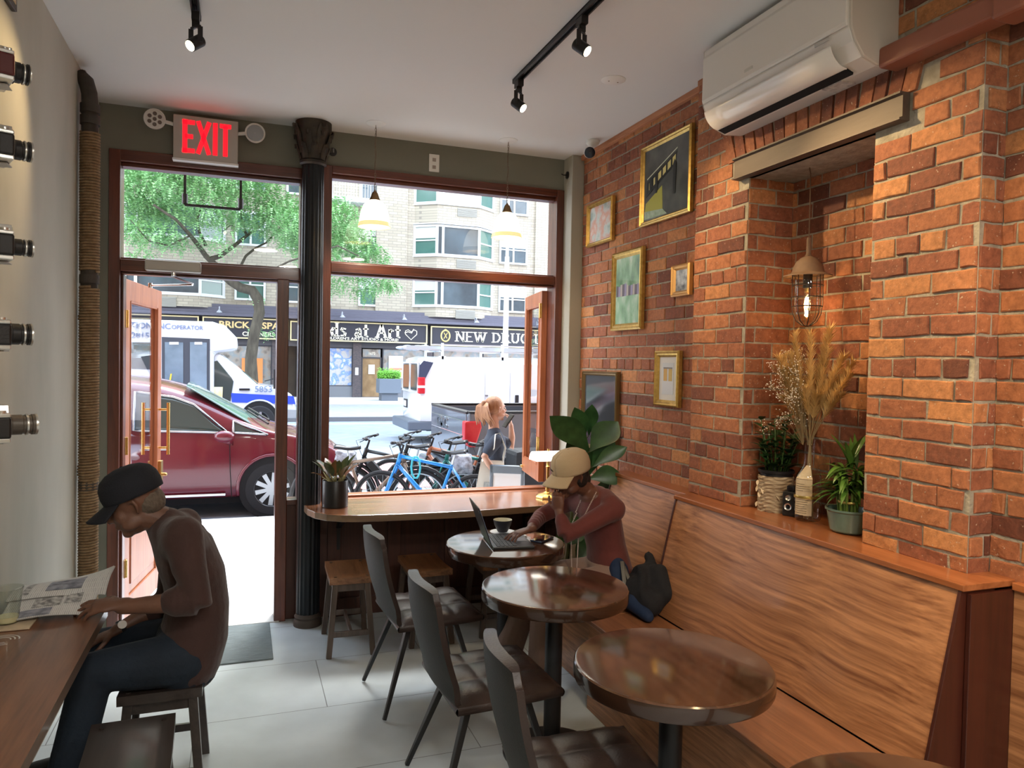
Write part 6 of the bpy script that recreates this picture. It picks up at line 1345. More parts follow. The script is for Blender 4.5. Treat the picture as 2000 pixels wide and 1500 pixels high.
s1 = shop_sign('dark shop sign reading Kids at Art in cream letters, across the avenue', 2.75, 8.55, 2.62, 3.55)
serif('Kids at Art', .62, M_cream, s1, 3.12, 2.87, YT, .95, thick=.2)
lettering("CHILDREN'S ART STUDIO & MORE!", .17, M_cream, s1, (5.35, YT, 2.76), depth=.01, sx=1.35, world=True, bold=.01)
hb = MB(); hp = [(8.0, 2.80), (7.72, 3.06), (7.72, 3.22), (7.85, 3.28), (8.0, 3.18), (8.15, 3.28), (8.28, 3.22), (8.28, 3.06)]; hb.tube([(x_-.25, YT, z_) for x_, z_ in hp], .018, n=6, closed=True).tube([(7.43, YT-.01, 3.12), (7.60, YT-.01, 3.18), (7.77, YT-.01, 3.12), (7.87, YT-.01, 3.32)], .022, n=6); hb.build('heart_emblem', M_cream, s1, world=True)
s2 = shop_sign('dark shop sign reading NEW DRUG LO with a gold crest, across the avenue', 8.72, 17.5, 2.55, 3.50)
serif('NEW DRUG LO', .46, M_cream, s2, 10.0, 2.80, YT, 1.22, thick=.18)
cb_ = MB(); cb_.tube([(9.47+.22*math.cos(a*PI/10), YT, 3.04+.27*math.sin(a*PI/10)) for a in range(20)], .04, n=8, closed=True).tube([(9.39, YT, 3.2), (9.55, YT, 2.92)], .022, n=6).tube([(9.57, YT, 3.2), (9.39, YT, 2.9)], .022, n=6).ell((9.47, YT, 3.33), (.07, .02, .05)); cb_.build('crest', mat('crest_gold', (.55, .45, .18), .4), s2, world=True)
s3 = shop_sign('dark shop sign reading BRICK & SPA CLEANERS behind the white bus', -1.6, 2.05, 2.62, 3.55)
lettering('BRICK & SPA', .40, mat('sign_tan', (.66, .50, .24), .4), s3, (.35, YT, 3.22), depth=.02, bold=.03, sx=1.15, world=True); lettering('CLEANERS', .27, M_cream, s3, (.75, YT, 2.83), depth=.02, bold=.02, sx=1.1, world=True)
shop_sign('dark shop sign with a gold border at the far left behind the bus', -9, -1.75, 2.62, 3.55); shop_sign('small dark shop sign with a gold border seen through the narrow sidelight', 2.12, 2.68, 2.60, 3.5)
# lamps on the cornice
for i, x in enumerate((-5.5, -.9, 3.5, 4.4, 7.3, 10.9, 14.2)):
    s = thing('sign_lamp', 'little grey gooseneck lamp over the shop signs', 'lamp', (x, BY-.75, 3.72), group='gooseneck lamps along the dark cornice')
    MB().tube([(0, 0, 0), (0, -.02, .22), (0, -.20, .26), (0, -.32, .12)], .022, n=6).lathe([(.02, .12), (.05, .10), (.13, .0)], (0, -.33, 0), 12).build('lamp', mat('lamp_grey', (.32, .34, .38), .4), s)
# shop fronts
M_dbr = mat('dark_glazed_brick', (.045, .045, .055), .4, color2=(.10, .08, .08), vscale=9, stretch=(1, 1, 3)); 
for x0, x1 in ((5.02, 5.42), (1.35, 1.95), (2.5, 2.85), (8.6, 8.9)): MB().box(x0, x1, BY-.25, BY+.4, -.02, 2.6).build('shop_pier', M_dbr, bld, world=True)

MB().box(-30, 40, BY-.2, BY+.2, 2.35, 3.6).build('shop_fascia', mat('fascia_dark', (.06, .06, .07), .6), bld, world=True)
def shopwin(x0, x1, z0, z1, mt, nm='shop_window'):
    f = MB().box(x0-.05, x1+.05, BY-.12, BY-.02, z0-.06, z0).box(x0-.05, x1+.05, BY-.12, BY-.02, z1, z1+.06).box(x0-.05, x0, BY-.12, BY-.02, z0, z1).box(x1, x1+.05, BY-.12, BY-.02, z0, z1).build(nm, mat('shop_frame', (.05, .05, .06), .5), bld, world=True)
    MB().box(x0, x1, BY-.08, BY-.05, z0, z1).build('pane', mt, f, loc=tuple(-root_loc(f))); return f
M_kids = print_mat('kids_display', [(.30, .34, .38), (.42, .40, .38), (.10, .22, .50), (.65, .68, .70)], 3, 2); M_shop = print_mat('shop_inside', [(.10, .09, .08), (.26, .23, .20), (.20, .24, .26), (.34, .3, .28)], 2, 5)
shopwin(2.9, 4.98, .55, 2.3, M_kids); MB().box(2.85, 5.02, BY-.15, BY, -.02, .5).build('shop_stallriser', mat('fascia_dark2', (.14, .15, .17), .5), bld, world=True)
shopwin(6.5, 8.55, .45, 2.3, M_shop); MB().box(6.45, 8.6, BY-.15, BY, -.02, .4).build('shop_stallriser', MATS['fascia_dark2'], bld, world=True)
shopwin(9.0, 11.4, .45, 2.3, M_shop); shopwin(11.6, 14.5, .45, 2.3, M_shop); shopwin(-1.5, 1.3, .45, 2.3, M_shop); shopwin(-6.5, -1.7, .45, 2.3, M_shop)
MB().box(.05, .95, BY-.2, BY-.12, .5, 1.75).build('orange_panel', mat('orange_board', (.60, .20, .06), .6), bld, world=True)
f = shopwin(5.50, 6.35, -.0, 1.85, mat('wood_door_glass', (.17, .11, .06), .2, color2=(.30, .20, .11), vscale=2), 'shop_door'); MB().box(5.5, 6.35, BY-.1, BY-.06, 1.92, 2.3).build('door_transom', M_shop, bld, world=True)
lettering('1672', .17, M_cream, bld, (5.93, BY-.125, 2.08), depth=.01, world=True, name='street_number')
MB().box(5.78, 6.08, BY-.13, BY-.12, 1.1, 1.55).build('notice', mat('paper_white', (.75, .77, .76), .6), bld, world=True); MB().box(5.13, 5.28, BY-.27, BY-.26, 1.05, 1.4).build('notice', MATS['paper_white'], bld, world=True)
pb = MB().box(6.75, 7.45, BY-.14, BY-.13, .92, 2.0).build('poster', mat('poster_white', (.72, .68, .68), .6), bld, world=True); MB().box(6.78, 7.42, BY-.15, BY-.14, 1.30, 1.42).build('poster_stripe', mat('poster_red', (.6, .22, .15), .6), bld, world=True); MB().box(6.8, 7.4, BY-.15, BY-.14, .95, 1.25).build('poster_picture', print_mat('poster_pic', [(.2, .2, .2), (.6, .5, .1), (.7, .3, .3)], 9, 3), bld, world=True)
# planter with a clipped shrub
o = thing('street_planter', 'grey box planter with a bright green clipped shrub on the far sidewalk', 'planter', (6.2, 32.9, -.02))
MB().box(-.48, .48, -.45, .45, .34, .98).build('box', mat('planter_grey', (.13, .16, .20), .5), o, bevel=.02); MB().box(-.36, .36, -.35, .35, 0, .34).build('foot', mat('planter_foot', (.10, .12, .15), .6), o)
mb = MB(); rd = random.Random(1)
for k in range(2600):
    p = Vector((rd.uniform(-.46, .46), rd.uniform(-.42, .42), .98+abs(rd.gauss(.17, .10)))); d = Vector((rd.gauss(0, 1), rd.gauss(0, 1), rd.gauss(.3, 1))).normalized()*.045; e_ = d.orthogonal().normalized()*.022; mb.poly([p-d, p+e_, p+d, p-e_])
mb.build('shrub', leafm('shrub_leaf', (.10, .32, .03), (.22, .52, .08), .5), o)
# white lamp pole
o = thing('lamp_post', 'tall thin white lamp post in front of the drug store sign', 'lamp post', (9.42, 26.5, -.14)); MB().tube([(0, 0, 0), (0, 0, 5.9)], [.12, .085], n=14).lathe([(.001, 0), (.25, 0), (.22, .12), (.12, .3)], n=14).build('pole', mat('pole_white', (.75, .78, .78), .5), o, smooth='auto'); MB().tube([(0, 0, 5.9), (0, 0, 8.5), (-.8, -.8, 8.9)], .06, n=8).build('arm', MATS['pole_white'], o)

# ---- locust tree
o = thing('street_tree', 'leafy locust tree with a twisting trunk across the avenue', 'tree', (.75, 31.0, -.02))
TY = 31.0
def tp(px, py, dy=0): return at(px, py, Y=TY+dy)
trunk = [tp(492, 790), tp(491, 735), tp(490, 700), tp(497, 650), tp(507, 610), tp(503, 583), tp(492, 567), tp(470, 562), tp(450, 549), tp(437, 538), tp(418, 515)]
trunk[0].z = -.02; M_bark = mat('grey_bark', (.035, .03, .022), .9, color2=(.085, .075, .055), vscale=6, stretch=(1, 1, .3), bump=.6, bscale=12)
mb = MB(); mb.tube(trunk, [.30, .25, .22, .21, .205, .21, .20, .18, .165, .15, .13], n=12)
tips = []
def br(ps, r0, r1): 
    n_ = len(ps); r0 *= .68; r1 *= .68; mb.tube(ps, [lerp(r0, r1, i/(n_-1)) for i in range(n_)], n=8); tips.extend(ps[1:])
br([tp(418, 515), tp(402, 500), tp(388, 480, -.5), tp(372, 460, -1), tp(345, 430, -1.5), tp(300, 400, -2)], .17, .06)
br([tp(405, 508), tp(430, 500), tp(460, 478, .5), tp(482, 460, 1), tp(510, 440, 1.4), tp(540, 400, 2)], .15, .05)
br([tp(437, 538), tp(470, 520), tp(480, 500, .8), tp(500, 484, 1.2), tp(520, 474, 1.4), tp(560, 430, 2)], .10, .04)
br([tp(450, 530), tp(500, 520, -1), tp(540, 523, -1.5), tp(565, 510, -2), tp(600, 500, -2.4), tp(660, 480, -2.6), tp(700, 500, -2.8)], .08, .03)
br([tp(482, 460, 1), tp(470, 445, 1), tp(450, 440), tp(435, 452), ], .04, .02); br([tp(402, 480), tp(390, 455), tp(385, 430, -.5), tp(400, 380, -1)], .10, .04); br([tp(482, 460, 1), tp(470, 420, 1), tp(480, 370, 1.3)], .07, .03); br([tp(372, 460, -1), tp(330, 480, -1.3), tp(290, 470, -1.5), tp(255, 430, -2)], .06, .02)
mb.build('trunk', M_bark, o, world=True, smooth=True)
rd = random.Random(77); ml = MB()
def cluster(c, R, k):
    c = Vector(c)
    for _ in range(k):
        q = Vector((rd.gauss(0, 1), rd.gauss(0, 1), rd.gauss(0, 1))).normalized()*R*rd.random()**.4; q.z *= .55; p = c+q; d = Vector((rd.gauss(0, 1), rd.gauss(0, 1), rd.gauss(-.45, .35))).normalized(); s_ = d.cross(Vector((0, 0, 1))).normalized(); ln = rd.uniform(.16, .30)
        # one feathery leaf: a drooping row of leaflets
        for j in range(4):
            m_ = p+d*(ln*j/3)+Vector((0, 0, -.03*j*j/3)); w_ = .075*(1-.18*j); i0 = ml.pts([m_-s_*w_-d*.02, m_+d*.045-s_*w_*.3, m_+s_*w_-d*.02, m_-d*.028]); ml.face((i0, i0+1, i0+2, i0+3))
CP = []
for px, py, R, k in ((250, 330, 1.3, 420), (300, 350, 1.5, 460), (360, 350, 1.5, 460), (420, 345, 1.5, 460), (480, 370, 1.4, 430), (540, 400, 1.2, 380), (270, 400, 1.4, 460), (330, 410, 1.4, 460), (400, 405, 1.3, 420), (465, 425, 1.1, 260), (530, 440, 1.1, 240), (250, 450, 1.0, 220), (300, 460, 1.0, 200), (350, 470, .9, 140), (580, 440, 1.1, 300), (570, 470, .9, 120), (430, 470, .9, 90), (640, 460, 1.3, 420), (680, 480, 1.3, 420), (720, 500, 1.0, 260), (650, 430, 1.2, 360), (700, 450, .8, 130), (660, 410, 1.0, 240), (680, 540, .9, 150), (740, 550, .8, 150), (765, 560, .5, 60), (710, 570, .7, 90), (650, 560, .7, 80), (560, 420, 1.2, 300), (600, 470, 1.2, 330), (620, 510, 1., 200), (505, 345, 1.2, 260), (330, 320, 1.4, 380), (240, 370, 1.2, 300), (275, 500, .7, 70), (505, 585, .35, 16), (500, 650, .4, 18), (530, 650, .35, 16)):
    c = tp(px, py, rd.uniform(-1.6, 1.6)); cluster(c, R, int(k*1.7))
for q in range(26): c = tp(rd.uniform(180, 620), rd.uniform(150, 300), rd.uniform(-2, 2)); cluster(c, 1.6, 300)
o2 = ml.build('foliage', leafm('locust_leaf', (.15, .37, .14), (.38, .64, .29), .6), o, world=True)
# ================================================================== vehicles
M_tyre = mat('tyre', (.018, .018, .02), .8); M_rim = mat('alloy', (.42, .43, .45), .3, .9); M_under = mat('underbody', (.012, .012, .013), .9)
def paint(name, c, rough=.25, metal=.0, var=0): return mat(name, c, rough, metal, coat=.8)
M_cglass = mat('car_glass', (.035, .055, .050), .06, spec=.9); M_chromek = mat('car_chrome', (.55, .56, .58), .15, 1)
def wheel(par, c, r, w, hub='multi', side=-1):
    """tyre and rim; visible face looks to -y"""
    cx, cy, cz = c; T = MB().lathe([(r*.62, -w/2), (r*.70, -w/2-.004), (r*.93, -w/2), (r, -w/2+.03), (r, w/2-.03), (r*.93, w/2), (r*.62, w/2)], (cx, cy, cz), 40, 'y'); tw = T.build('wheel', M_tyre, par, world=True, smooth='auto'); off = tuple(-root_loc(tw))
    R = MB().lathe([(r*.62, -w/2+.005), (r*.64, -w/2-.002), (r*.60, -w/2+.01), (r*.55, -w/2+.06), (.001, -w/2+.08)], (cx, cy, cz), 40, 'y')
    for k in range(10 if hub == 'multi' else 5):
        a = 2*PI*k/(10 if hub == 'multi' else 5)+.2; R.tbar((cx+r*.1*math.cos(a), cy-w/2+.012, cz+r*.1*math.sin(a)), (cx+r*.6*math.cos(a), cy-w/2+.006, cz+r*.6*math.sin(a)), (.022 if hub == 'multi' else .05, .012), (.028, .01), (-math.sin(a), 0, math.cos(a)))
    R.lathe([(.001, -w/2), (r*.12, -w/2), (r*.14, -w/2+.02)], (cx, cy, cz), 20, 'y').build('rim', M_rim, tw, loc=off, smooth='auto')
def loft(mb, stations):
    """stations: list of (x, [(y, z)...]) half outlines from the sill up to the roof centre, mirrored over y=0"""
    rings = []
    for x, pr in stations: full = [(x, y, z) for y, z in pr]+[(x, -y, z) for y, z in reversed(pr)]; rings.append(mb.pts(full))
    n_ = len(stations[0][1])*2
    for i in range(len(rings)-1):
        for j in range(n_-1): mb.face((rings[i]+j, rings[i]+j+1, rings[i+1]+j+1, rings[i+1]+j))
        mb.face((rings[i]+n_-1, rings[i], rings[i+1], rings[i+1]+n_-1))
    mb.face(tuple(reversed(range(rings[0], rings[0]+n_)))); mb.face(range(rings[-1], rings[-1]+n_)); return mb
def arch(par, c, r, body_m, w=.12):
    cx, cy, cz = c; MB().lathe([(.001, 0), (r, 0), (r, w), (.001, w)], (cx, cy, cz), 40, 'y').build('wheel_arch', M_under, par, world=True)
    MB().tube([(cx+(r+.012)*math.cos(a*PI/16), cy+.005, cz+(r+.012)*math.sin(a*PI/16)) for a in range(-1, 18)], .022, n=8).build('arch_lip', body_m, par, world=True, smooth=True)

# burgundy minivan parked at the curb, nose to the right. local origin: middle of the near side sill
VY = 9.75; HW = .97; M_burg = paint('burgundy_paint', (.135, .008, .020), .22)
def vp(px, py, dy=0): return at(px, py, Y=VY+dy)
o = thing('minivan', 'burgundy minivan parked at the curb just outside the open door', 'car', (-1.0, VY+HW, ZR)); cyv = VY+HW
wc = vp(532, 957); wr_ = .345; wc.z = ZR+wr_; xf_ = wc.x
def prof(zb, zbelt, zs, zr, w=HW, ws=.80, wr2=.62):   # sill, belt, shoulder, roof
    return [(w-.10, ZR+zb), (w-.015, ZR+zb+.08), (w, ZR+.55), (w-.005, ZR+.75), (w-.03, ZR+zbelt), (lerp(w-.03, ws*w, .5), ZR+lerp(zbelt, zs, .5)), (ws*w, ZR+zs), (wr2*w, ZR+zr-.03), (wr2*w*.5, ZR+zr), (0, ZR+zr+.005)]
Xm = xf_
ST = [(Xm-3.9, prof(.35, .95, 1.3, 1.40, .90, .8)), (Xm-3.7, prof(.22, 1.02, 1.6, 1.70, .95, .78)), (Xm-3.1, prof(.20, 1.06, 1.66, 1.755)), (Xm-2.2, prof(.20, 1.07, 1.67, 1.76)), (Xm-1.6, prof(.20, 1.06, 1.64, 1.73)), (Xm-1.15, prof(.20, 1.05, 1.56, 1.655)),
      (Xm-.75, prof(.20, 1.045, 1.38, 1.49, HW, .84, .66)), (Xm-.35, prof(.20, 1.04, 1.18, 1.27, HW, .90, .70)), (Xm-.02, prof(.22, 1.02, 1.065, 1.10, HW, .93, .7)), (Xm+.35, prof(.22, .96, 1.00, 1.03, .96, .93, .7)), (Xm+.70, prof(.22, .86, .89, .93, .92, .9, .7)), (Xm+.90, prof(.24, .74, .77, .80, .84, .88, .7)), (Xm+.99, prof(.30, .62, .66, .68, .70, .88, .7))]
mb = MB(); mb.T = Matrix.Translation((0, cyv, 0)); loft(mb, ST); b_ = mb.build('body', M_burg, o, world=True, sub=2, smooth=True)
def side_pt(x, t):   # greenhouse side at station x; t 0 belt .. 1 shoulder
    for i in range(len(ST)-1):
        if ST[i][0] <= x <= ST[i+1][0]: k = (x-ST[i][0])/(ST[i+1][0]-ST[i][0]); a = [Vector((0, lerp(ST[i][1][q][0], ST[i+1][1][q][0], k), lerp(ST[i][1][q][1], ST[i+1][1][q][1], k))) for q in (4, 6)]; v = a[0].lerp(a[1], t); return Vector((x, cyv-v.y-.012, v.z))
    return Vector((x, cyv-.8, 1))
def side_win(name, x0, x1, t0=.06, t1=.86, mt=M_cglass, x1t=None):
    mb = MB(); mb.grid(lambda u, v: side_pt(lerp(x0, lerp(x1, x1t if x1t is not None else x1, v), u), lerp(t0, t1, v)), 16, 6); w = mb.build(name, mt, o, world=True, smooth=True, solid=.01)
    ps = [side_pt(lerp(x0, x1, i/14), t0) for i in range(15)]+[side_pt(lerp(x0, x1t if x1t is not None else x1, 1-i/14), t1) for i in range(15)]; MB().tube([p+Vector((0, -.006, 0)) for p in ps], .014, n=6, closed=True).build('chrome_trim', M_chromek, o, world=True, smooth=True)
side_win('window', Xm-1.58, Xm-.52, x1t=Xm-.92); side_win('window', Xm-.47, Xm-.06, .08, .80, x1t=Xm-.45); side_win('window', Xm-2.7, Xm-1.68)
mb = MB()   # windscreen
def ws(u, v):
    x = lerp(Xm-.10, Xm-1.02, v); a = side_pt(x, 1.05); hw = cyv-a.y-.03; z_ = lerp(ZR+1.115, ZR+1.625, v); return (x+.02-.10*(2*u-1)**2*(1-v)-.02, cyv+lerp(-hw, hw, u)*.97, z_+.028-.03*(2*u-1)**2)
mb.grid(ws, 16, 8); mb.build('windscreen', mat('windscreen', (.10, .17, .15), .06, spec=.9), o, world=True, smooth=True, solid=.01)
MB().bar((Xm-.05, cyv-.75, ZR+1.15), (Xm-.30, cyv-.15, ZR+1.28), .02, .02).bar((Xm-.02, cyv-.2, ZR+1.15), (Xm-.28, cyv+.4, ZR+1.28), .02, .02).build('wiper', M_black, o, world=True)
arch(o, (xf_, cyv-HW-.006, wc.z+.015), wr_+.055, M_burg); wheel(o, (xf_, cyv-HW+.10, wc.z), wr_, .22); arch(o, (xf_-3.05, cyv-HW-.006, wc.z+.015), wr_+.055, M_burg); wheel(o, (xf_-3.05, cyv-HW+.10, wc.z), wr_, .22); wheel(o, (xf_, cyv+HW-.15, wc.z), wr_, .22)
mb = MB(); c_ = vp(438, 853, -.10); mb.ell(c_, (.12, .07, .075), 16, 10).bar(c_+Vector((.02, .0, -.05)), c_+Vector((.08, .14, -.10)), .06, .05); mb.build('side_mirror', M_burg, o, world=True, smooth=True)
MB().bar((Xm-3.2, cyv-HW-.006, ZR+.30), (Xm-.55, cyv-HW-.012, ZR+.30), .02, .035, (0, 0, 1)).build('chrome_strip', M_chromek, o, world=True, bevel=.006)
for x_ in (Xm-.50, Xm-1.62): MB().tube([(x_+(.02 if x_ > Xm-1 else 0), cyv-HW-.004, ZR+.26), (x_, cyv-HW-.008, ZR+.60), (x_-.01, cyv-HW-.002, ZR+.98)], .005, n=5).build('door_seam', M_under, o, world=True)
MB().tube([(Xm-1.50, cyv-HW-.02, ZR+.87), (Xm-1.42, cyv-HW-.045, ZR+.875), (Xm-1.30, cyv-HW-.045, ZR+.875), (Xm-1.22, cyv-HW-.02, ZR+.87)], .015, n=8).build('door_handle', M_chromek, o, world=True)
MB().box(Xm-3.6, Xm+.8, cyv-.8, cyv+.8, ZR+.16, ZR+.30).build('floor_pan', M_under, o, world=True)
MB().ell((Xm+.80, cyv-.72, ZR+.72), (.16, .16, .07)).build('headlamp', mat('lamp_clear', (.6, .62, .65), .1), o, world=True, smooth=True)

# white and blue paratransit bus, nose to the right
BYN = 20.0; o = thing('shuttle_bus', 'white shuttle bus with a blue stripe and folding door behind the burgundy minivan', 'bus', (-2, BYN+1.1, ZR)); M_wh = paint('bus_white', (.60, .64, .68), .3); M_blue = paint('bus_blue', (.02, .07, .52), .3); cyb = BYN+1.1
def bp_(px, py, dy=0): return at(px, py, Y=BYN+dy)
def bprism(name, poly, y0, y1, mt, bev=.05): return MB().prism([(bp_(x, y).x, bp_(x, y).z) for x, y in poly], 'y', y0, y1).build(name, mt, o, world=True, bevel=bev, seg=3)
bprism('passenger_box', [(60, 640), (60, 800), (418, 812), (418, 690), (465, 683), (463, 660), (440, 636), (415, 628), (240, 622)], BYN, BYN+2.3, M_wh, .10)
bprism('cab', [(416, 690), (430, 690), (462, 715), (505, 752), (548, 758), (572, 772), (578, 800), (577, 812), (416, 812)], BYN+.12, BYN+2.15, M_wh, .08)
bprism('bumper', [(555, 800), (585, 800), (585, 818), (555, 818)], BYN+.1, BYN+2.2, mat('bumper_grey', (.30, .32, .34), .4), .02)
bprism('blue_stripe', [(451, 768), (574, 774), (578, 790), (453, 786)], BYN+.10, BYN+.125, M_blue, 0); bprism('blue_stripe', [(60, 775), (418, 790), (418, 806), (60, 795)], BYN-.012, BYN+.01, M_blue, 0)
bprism('side_window', [(418, 706), (424, 704), (452, 738), (456, 745), (450, 785), (417, 785)], BYN+.10, BYN+.12, M_cglass, .01); bprism('windscreen', [(424, 693), (432, 692), (505, 750), (494, 756), (470, 742)], BYN+.16, BYN+2.1, MATS['windscreen'], .01)
DR = [(316, 658), (410, 662), (410, 812), (316, 808)]
bprism('door_recess', DR, BYN-.01, BYN+.02, mat('door_frame_dark', (.05, .06, .075), .4), 0)
for a, b__ in ((322, 358), (371, 404)):
    bprism('door_glass', [(a, 668), (b__, 669), (b__, 806), (a, 805)], BYN-.02, BYN-.008, mat('bus_glass', (.10, .15, .19), .08, spec=.9, color2=(.20, .27, .33), vscale=1.5), 0); bprism('door_notice', [(a+9, 668), (b__-9, 668), (b__-9, 673), (a+9, 673)], BYN-.03, BYN-.02, MATS['paper_white'], 0)
bprism('grab_rail', [(330, 748), (333, 730), (336, 730), (333, 748)], BYN-.028, BYN-.02, mat('rail_yellow', (.7, .5, .05), .5), 0)
bprism('yellow_notice', [(416, 756), (435, 756), (434, 782), (416, 782)], BYN+.09, BYN+.1, mat('notice_yellow', (.7, .62, .25), .5, color2=(.75, .76, .72), vscale=3), 0)
for x0, x1 in ((120, 175), (185, 232), (240, 306)): bprism('side_window', [(x0, 668), (x1, 669), (x1, 722), (x0, 720)], BYN-.015, BYN+.01, M_cglass, .01)
M_btxt = mat('bus_text', (.16, .22, .36), .5)
p = bp_(334, 638); lettering('TRANSPORTATION INC', .20, M_btxt, o, (p.x, BYN-.012, p.z), depth=.006, bold=.01, align='RIGHT', world=True); p = bp_(366, 640); lettering('OPERATOR', .14, M_btxt, o, (p.x, BYN-.012, p.z), depth=.006, bold=.008, world=True); p = bp_(292, 656); lettering('347-2815', .20, M_btxt, o, (p.x, BYN-.012, p.z), depth=.006, bold=.01, align='RIGHT', world=True); p = bp_(515, 761); lettering('5853', .22, M_btxt, o, (p.x, BYN+.085, p.z), depth=.006, bold=.012, world=True)
bprism('side_grille', [(467, 759), (488, 759), (488, 763), (467, 763)], BYN+.08, BYN+.11, M_black, 0)
for px in (507, 150):
    c = bp_(px, 800); r_ = .39; arch(o, (c.x, BYN+.085 if px > 400 else BYN-.02, ZR+r_+.05), r_+.08, M_wh); wheel(o, (c.x, BYN+.16, ZR+r_), r_, .24, 'five'); wheel(o, (c.x, BYN+2.05, ZR+r_), r_, .24, 'five')
mb = MB(); p = bp_(542, 738, -.25); mb.box(p.x-.10, p.x+.06, BYN-.30, BYN-.22, p.z-.28, p.z+.22).bar((p.x, BYN-.25, p.z), (p.x-.3, BYN+.15, p.z-.1), .03, .03); mb.build('side_mirror', M_black, o, world=True, bevel=.02)

# white cargo van with ladders, seen from behind
VN = 17.5; o = thing('cargo_van', 'white cargo van with ladders on the roof in the middle of the street', 'van', (6.5, VN+1, ZR)); M_vw = paint('van_white', (.66, .68, .70), .28); xr = at(822, 760, Y=VN).x
def vprof(zb, zbelt, zs, zr, w=1.0): return [(w-.07, ZR+zb), (w, ZR+zb+.10), (w, ZR+.9), (w-.01, ZR+zbelt), (w-.04, ZR+lerp(zbelt, zs, .5)), (w-.10, ZR+zs), (w-.24, ZR+zr-.03), (w-.5, ZR+zr), (0, ZR+zr+.02)]
mb = MB(); mb.T = Matrix.Translation((0, VN+1, 0)); loft(mb, [(xr-.03, vprof(.55, 1.25, 1.75, 1.85, .93)), (xr+.0, vprof(.5, 1.25, 1.93, 2.08, .985)), (xr+.15, vprof(.5, 1.25, 1.95, 2.11)), (xr+3.7, vprof(.5, 1.25, 1.97, 2.13)), (xr+4.3, vprof(.5, 1.2, 1.75, 1.9)), (xr+4.9, vprof(.5, 1.1, 1.25, 1.3)), (xr+5.5, vprof(.5, .95, 1.05, 1.1, .95)), (xr+5.65, vprof(.55, .75, .85, .9, .85))]); mb.build('body', M_vw, o, world=True, smooth='auto', bevel=.02)
for y0_, y1_ in ((VN+.16, VN+.92), (VN+1.08, VN+1.84)):
    MB().box(xr-.055, xr-.02, y0_, y1_, ZR+1.28, ZR+1.93).build('rear_window', M_cglass, o, world=True, bevel=.05); mb = MB().tube([(xr-.045, y, z) for y, z in ((y0_-.03, ZR+1.25), (y0_-.03, ZR+1.96), (y1_+.03, ZR+1.96), (y1_+.03, ZR+1.25))], .03, n=6, closed=True).build('window_surround', M_vw, o, world=True)
MB().prism([(xr-.06, ZR+1.50), (xr+.06, ZR+1.50), (xr+.30, ZR+1.98), (xr+.06, ZR+2.02), (xr-.04, ZR+1.9)], 'y', VN-.012, VN+.02).build('rear_corner_glass', mat('corner_navy', (.04, .05, .09), .3), o, world=True)
MB().box(xr-.06, xr+.10, VN-.03, VN+.12, ZR+1.22, ZR+1.62).build('tail_lamp', mat('tail_red', (.45, .01, .02), .25, color2=(.6, .05, .05), vscale=4), o, world=True, bevel=.02); MB().box(xr-.065, xr+.105, VN-.035, VN+.10, ZR+1.36, ZR+1.42).build('reverse_lamp', MATS['lamp_clear'], o, world=True)
MB().box(xr-.30, xr+.75, VN+.02, VN+1.98, ZR+.32, ZR+.56).build('rear_bumper', mat('bumper_dark', (.09, .11, .14), .4), o, world=True, bevel=.04)
MB().box(xr-.05, xr-.02, VN+1.35, VN+1.75, ZR+.80, ZR+1.02).build('number_plate_recess', M_black, o, world=True, bevel=.01); MB().box(xr-.06, xr-.05, VN+1.42, VN+1.66, ZR+.84, ZR+.98).build('plate', MATS['paper_white'], o, world=True)
for x_ in (1.62, 2.28): MB().box(xr+x_, xr+x_+.012, VN-.006, VN+.01, ZR+.62, ZR+1.75).build('door_seam', mat('seam_grey', (.35, .36, .38), .6), o, world=True)
MB().box(xr+2.42, xr+2.52, VN-.03, VN, ZR+.98, ZR+1.2).build('side_handle', M_black, o, world=True, bevel=.03); MB().box(xr+1.62, xr+1.70, VN-.03, VN, ZR+1.16, ZR+1.2).build('latch', M_chromek, o, world=True)
for x_ in (1.05, 4.7): arch(o, (xr+x_, VN-.006, ZR+.40), .45, M_vw); wheel(o, (xr+x_, VN+.14, ZR+.37), .37, .24, 'five'); wheel(o, (xr+x_, VN+1.86, ZR+.37), .37, .24, 'five')
MB().box(xr+.2, xr+5.2, VN+.15, VN+1.85, ZR+.30, ZR+.52).build('chassis', M_under, o, world=True)
rk = thing('roof_ladder', 'silver extension ladder strapped on the roof rack of the white van', 'ladder', (xr+1.8, VN+.6, ZR+2.3)); M_alu = mat('aluminium', (.55, .62, .66), .35, .6)
mb = MB()
for yy in (VN+.35, VN+.75): mb.bar((xr-.30, yy, ZR+2.34), (xr+3.9, yy, ZR+2.34), .04, .09)
for k in range(14): mb.bar((xr-.1+k*.3, VN+.35, ZR+2.34), (xr-.1+k*.3, VN+.75, ZR+2.34), .03, .03)
mb.build('ladder', M_alu, rk, world=True)
for x_ in (.55, 2.1, 3.6):
    mb = MB()
    for yy in (VN+.12, VN+1.88): mb.bar((xr+x_, yy, ZR+2.06), (xr+x_, yy, ZR+2.46), .08, .05).cbox((xr+x_, yy, ZR+2.10), (.16, .08, .08))
    mb.bar((xr+x_, VN+.12, ZR+2.27), (xr+x_, VN+1.88, ZR+2.27), .05, .05); mb.build('roof_rack', mat('rack_white', (.65, .70, .72), .4), o, world=True)
MB().bar((xr+.3, VN+.12, ZR+2.42), (xr+3.8, VN+.12, ZR+2.42), .03, .03).bar((xr-.4, VN+.2, ZR+2.30), (xr+3.8, VN+.16, ZR+2.24), .03, .04).build('rack_rail', M_alu, o, world=True)
mb = MB(); rd = random.Random(4)
for k in range(10): mb.ell((xr-.35+k*.09+rd.uniform(-.05, .05), VN+.8+rd.uniform(-.3, .3), ZR+2.32+rd.uniform(-.04, .07)), (.14, .2, .045), 8, 6)
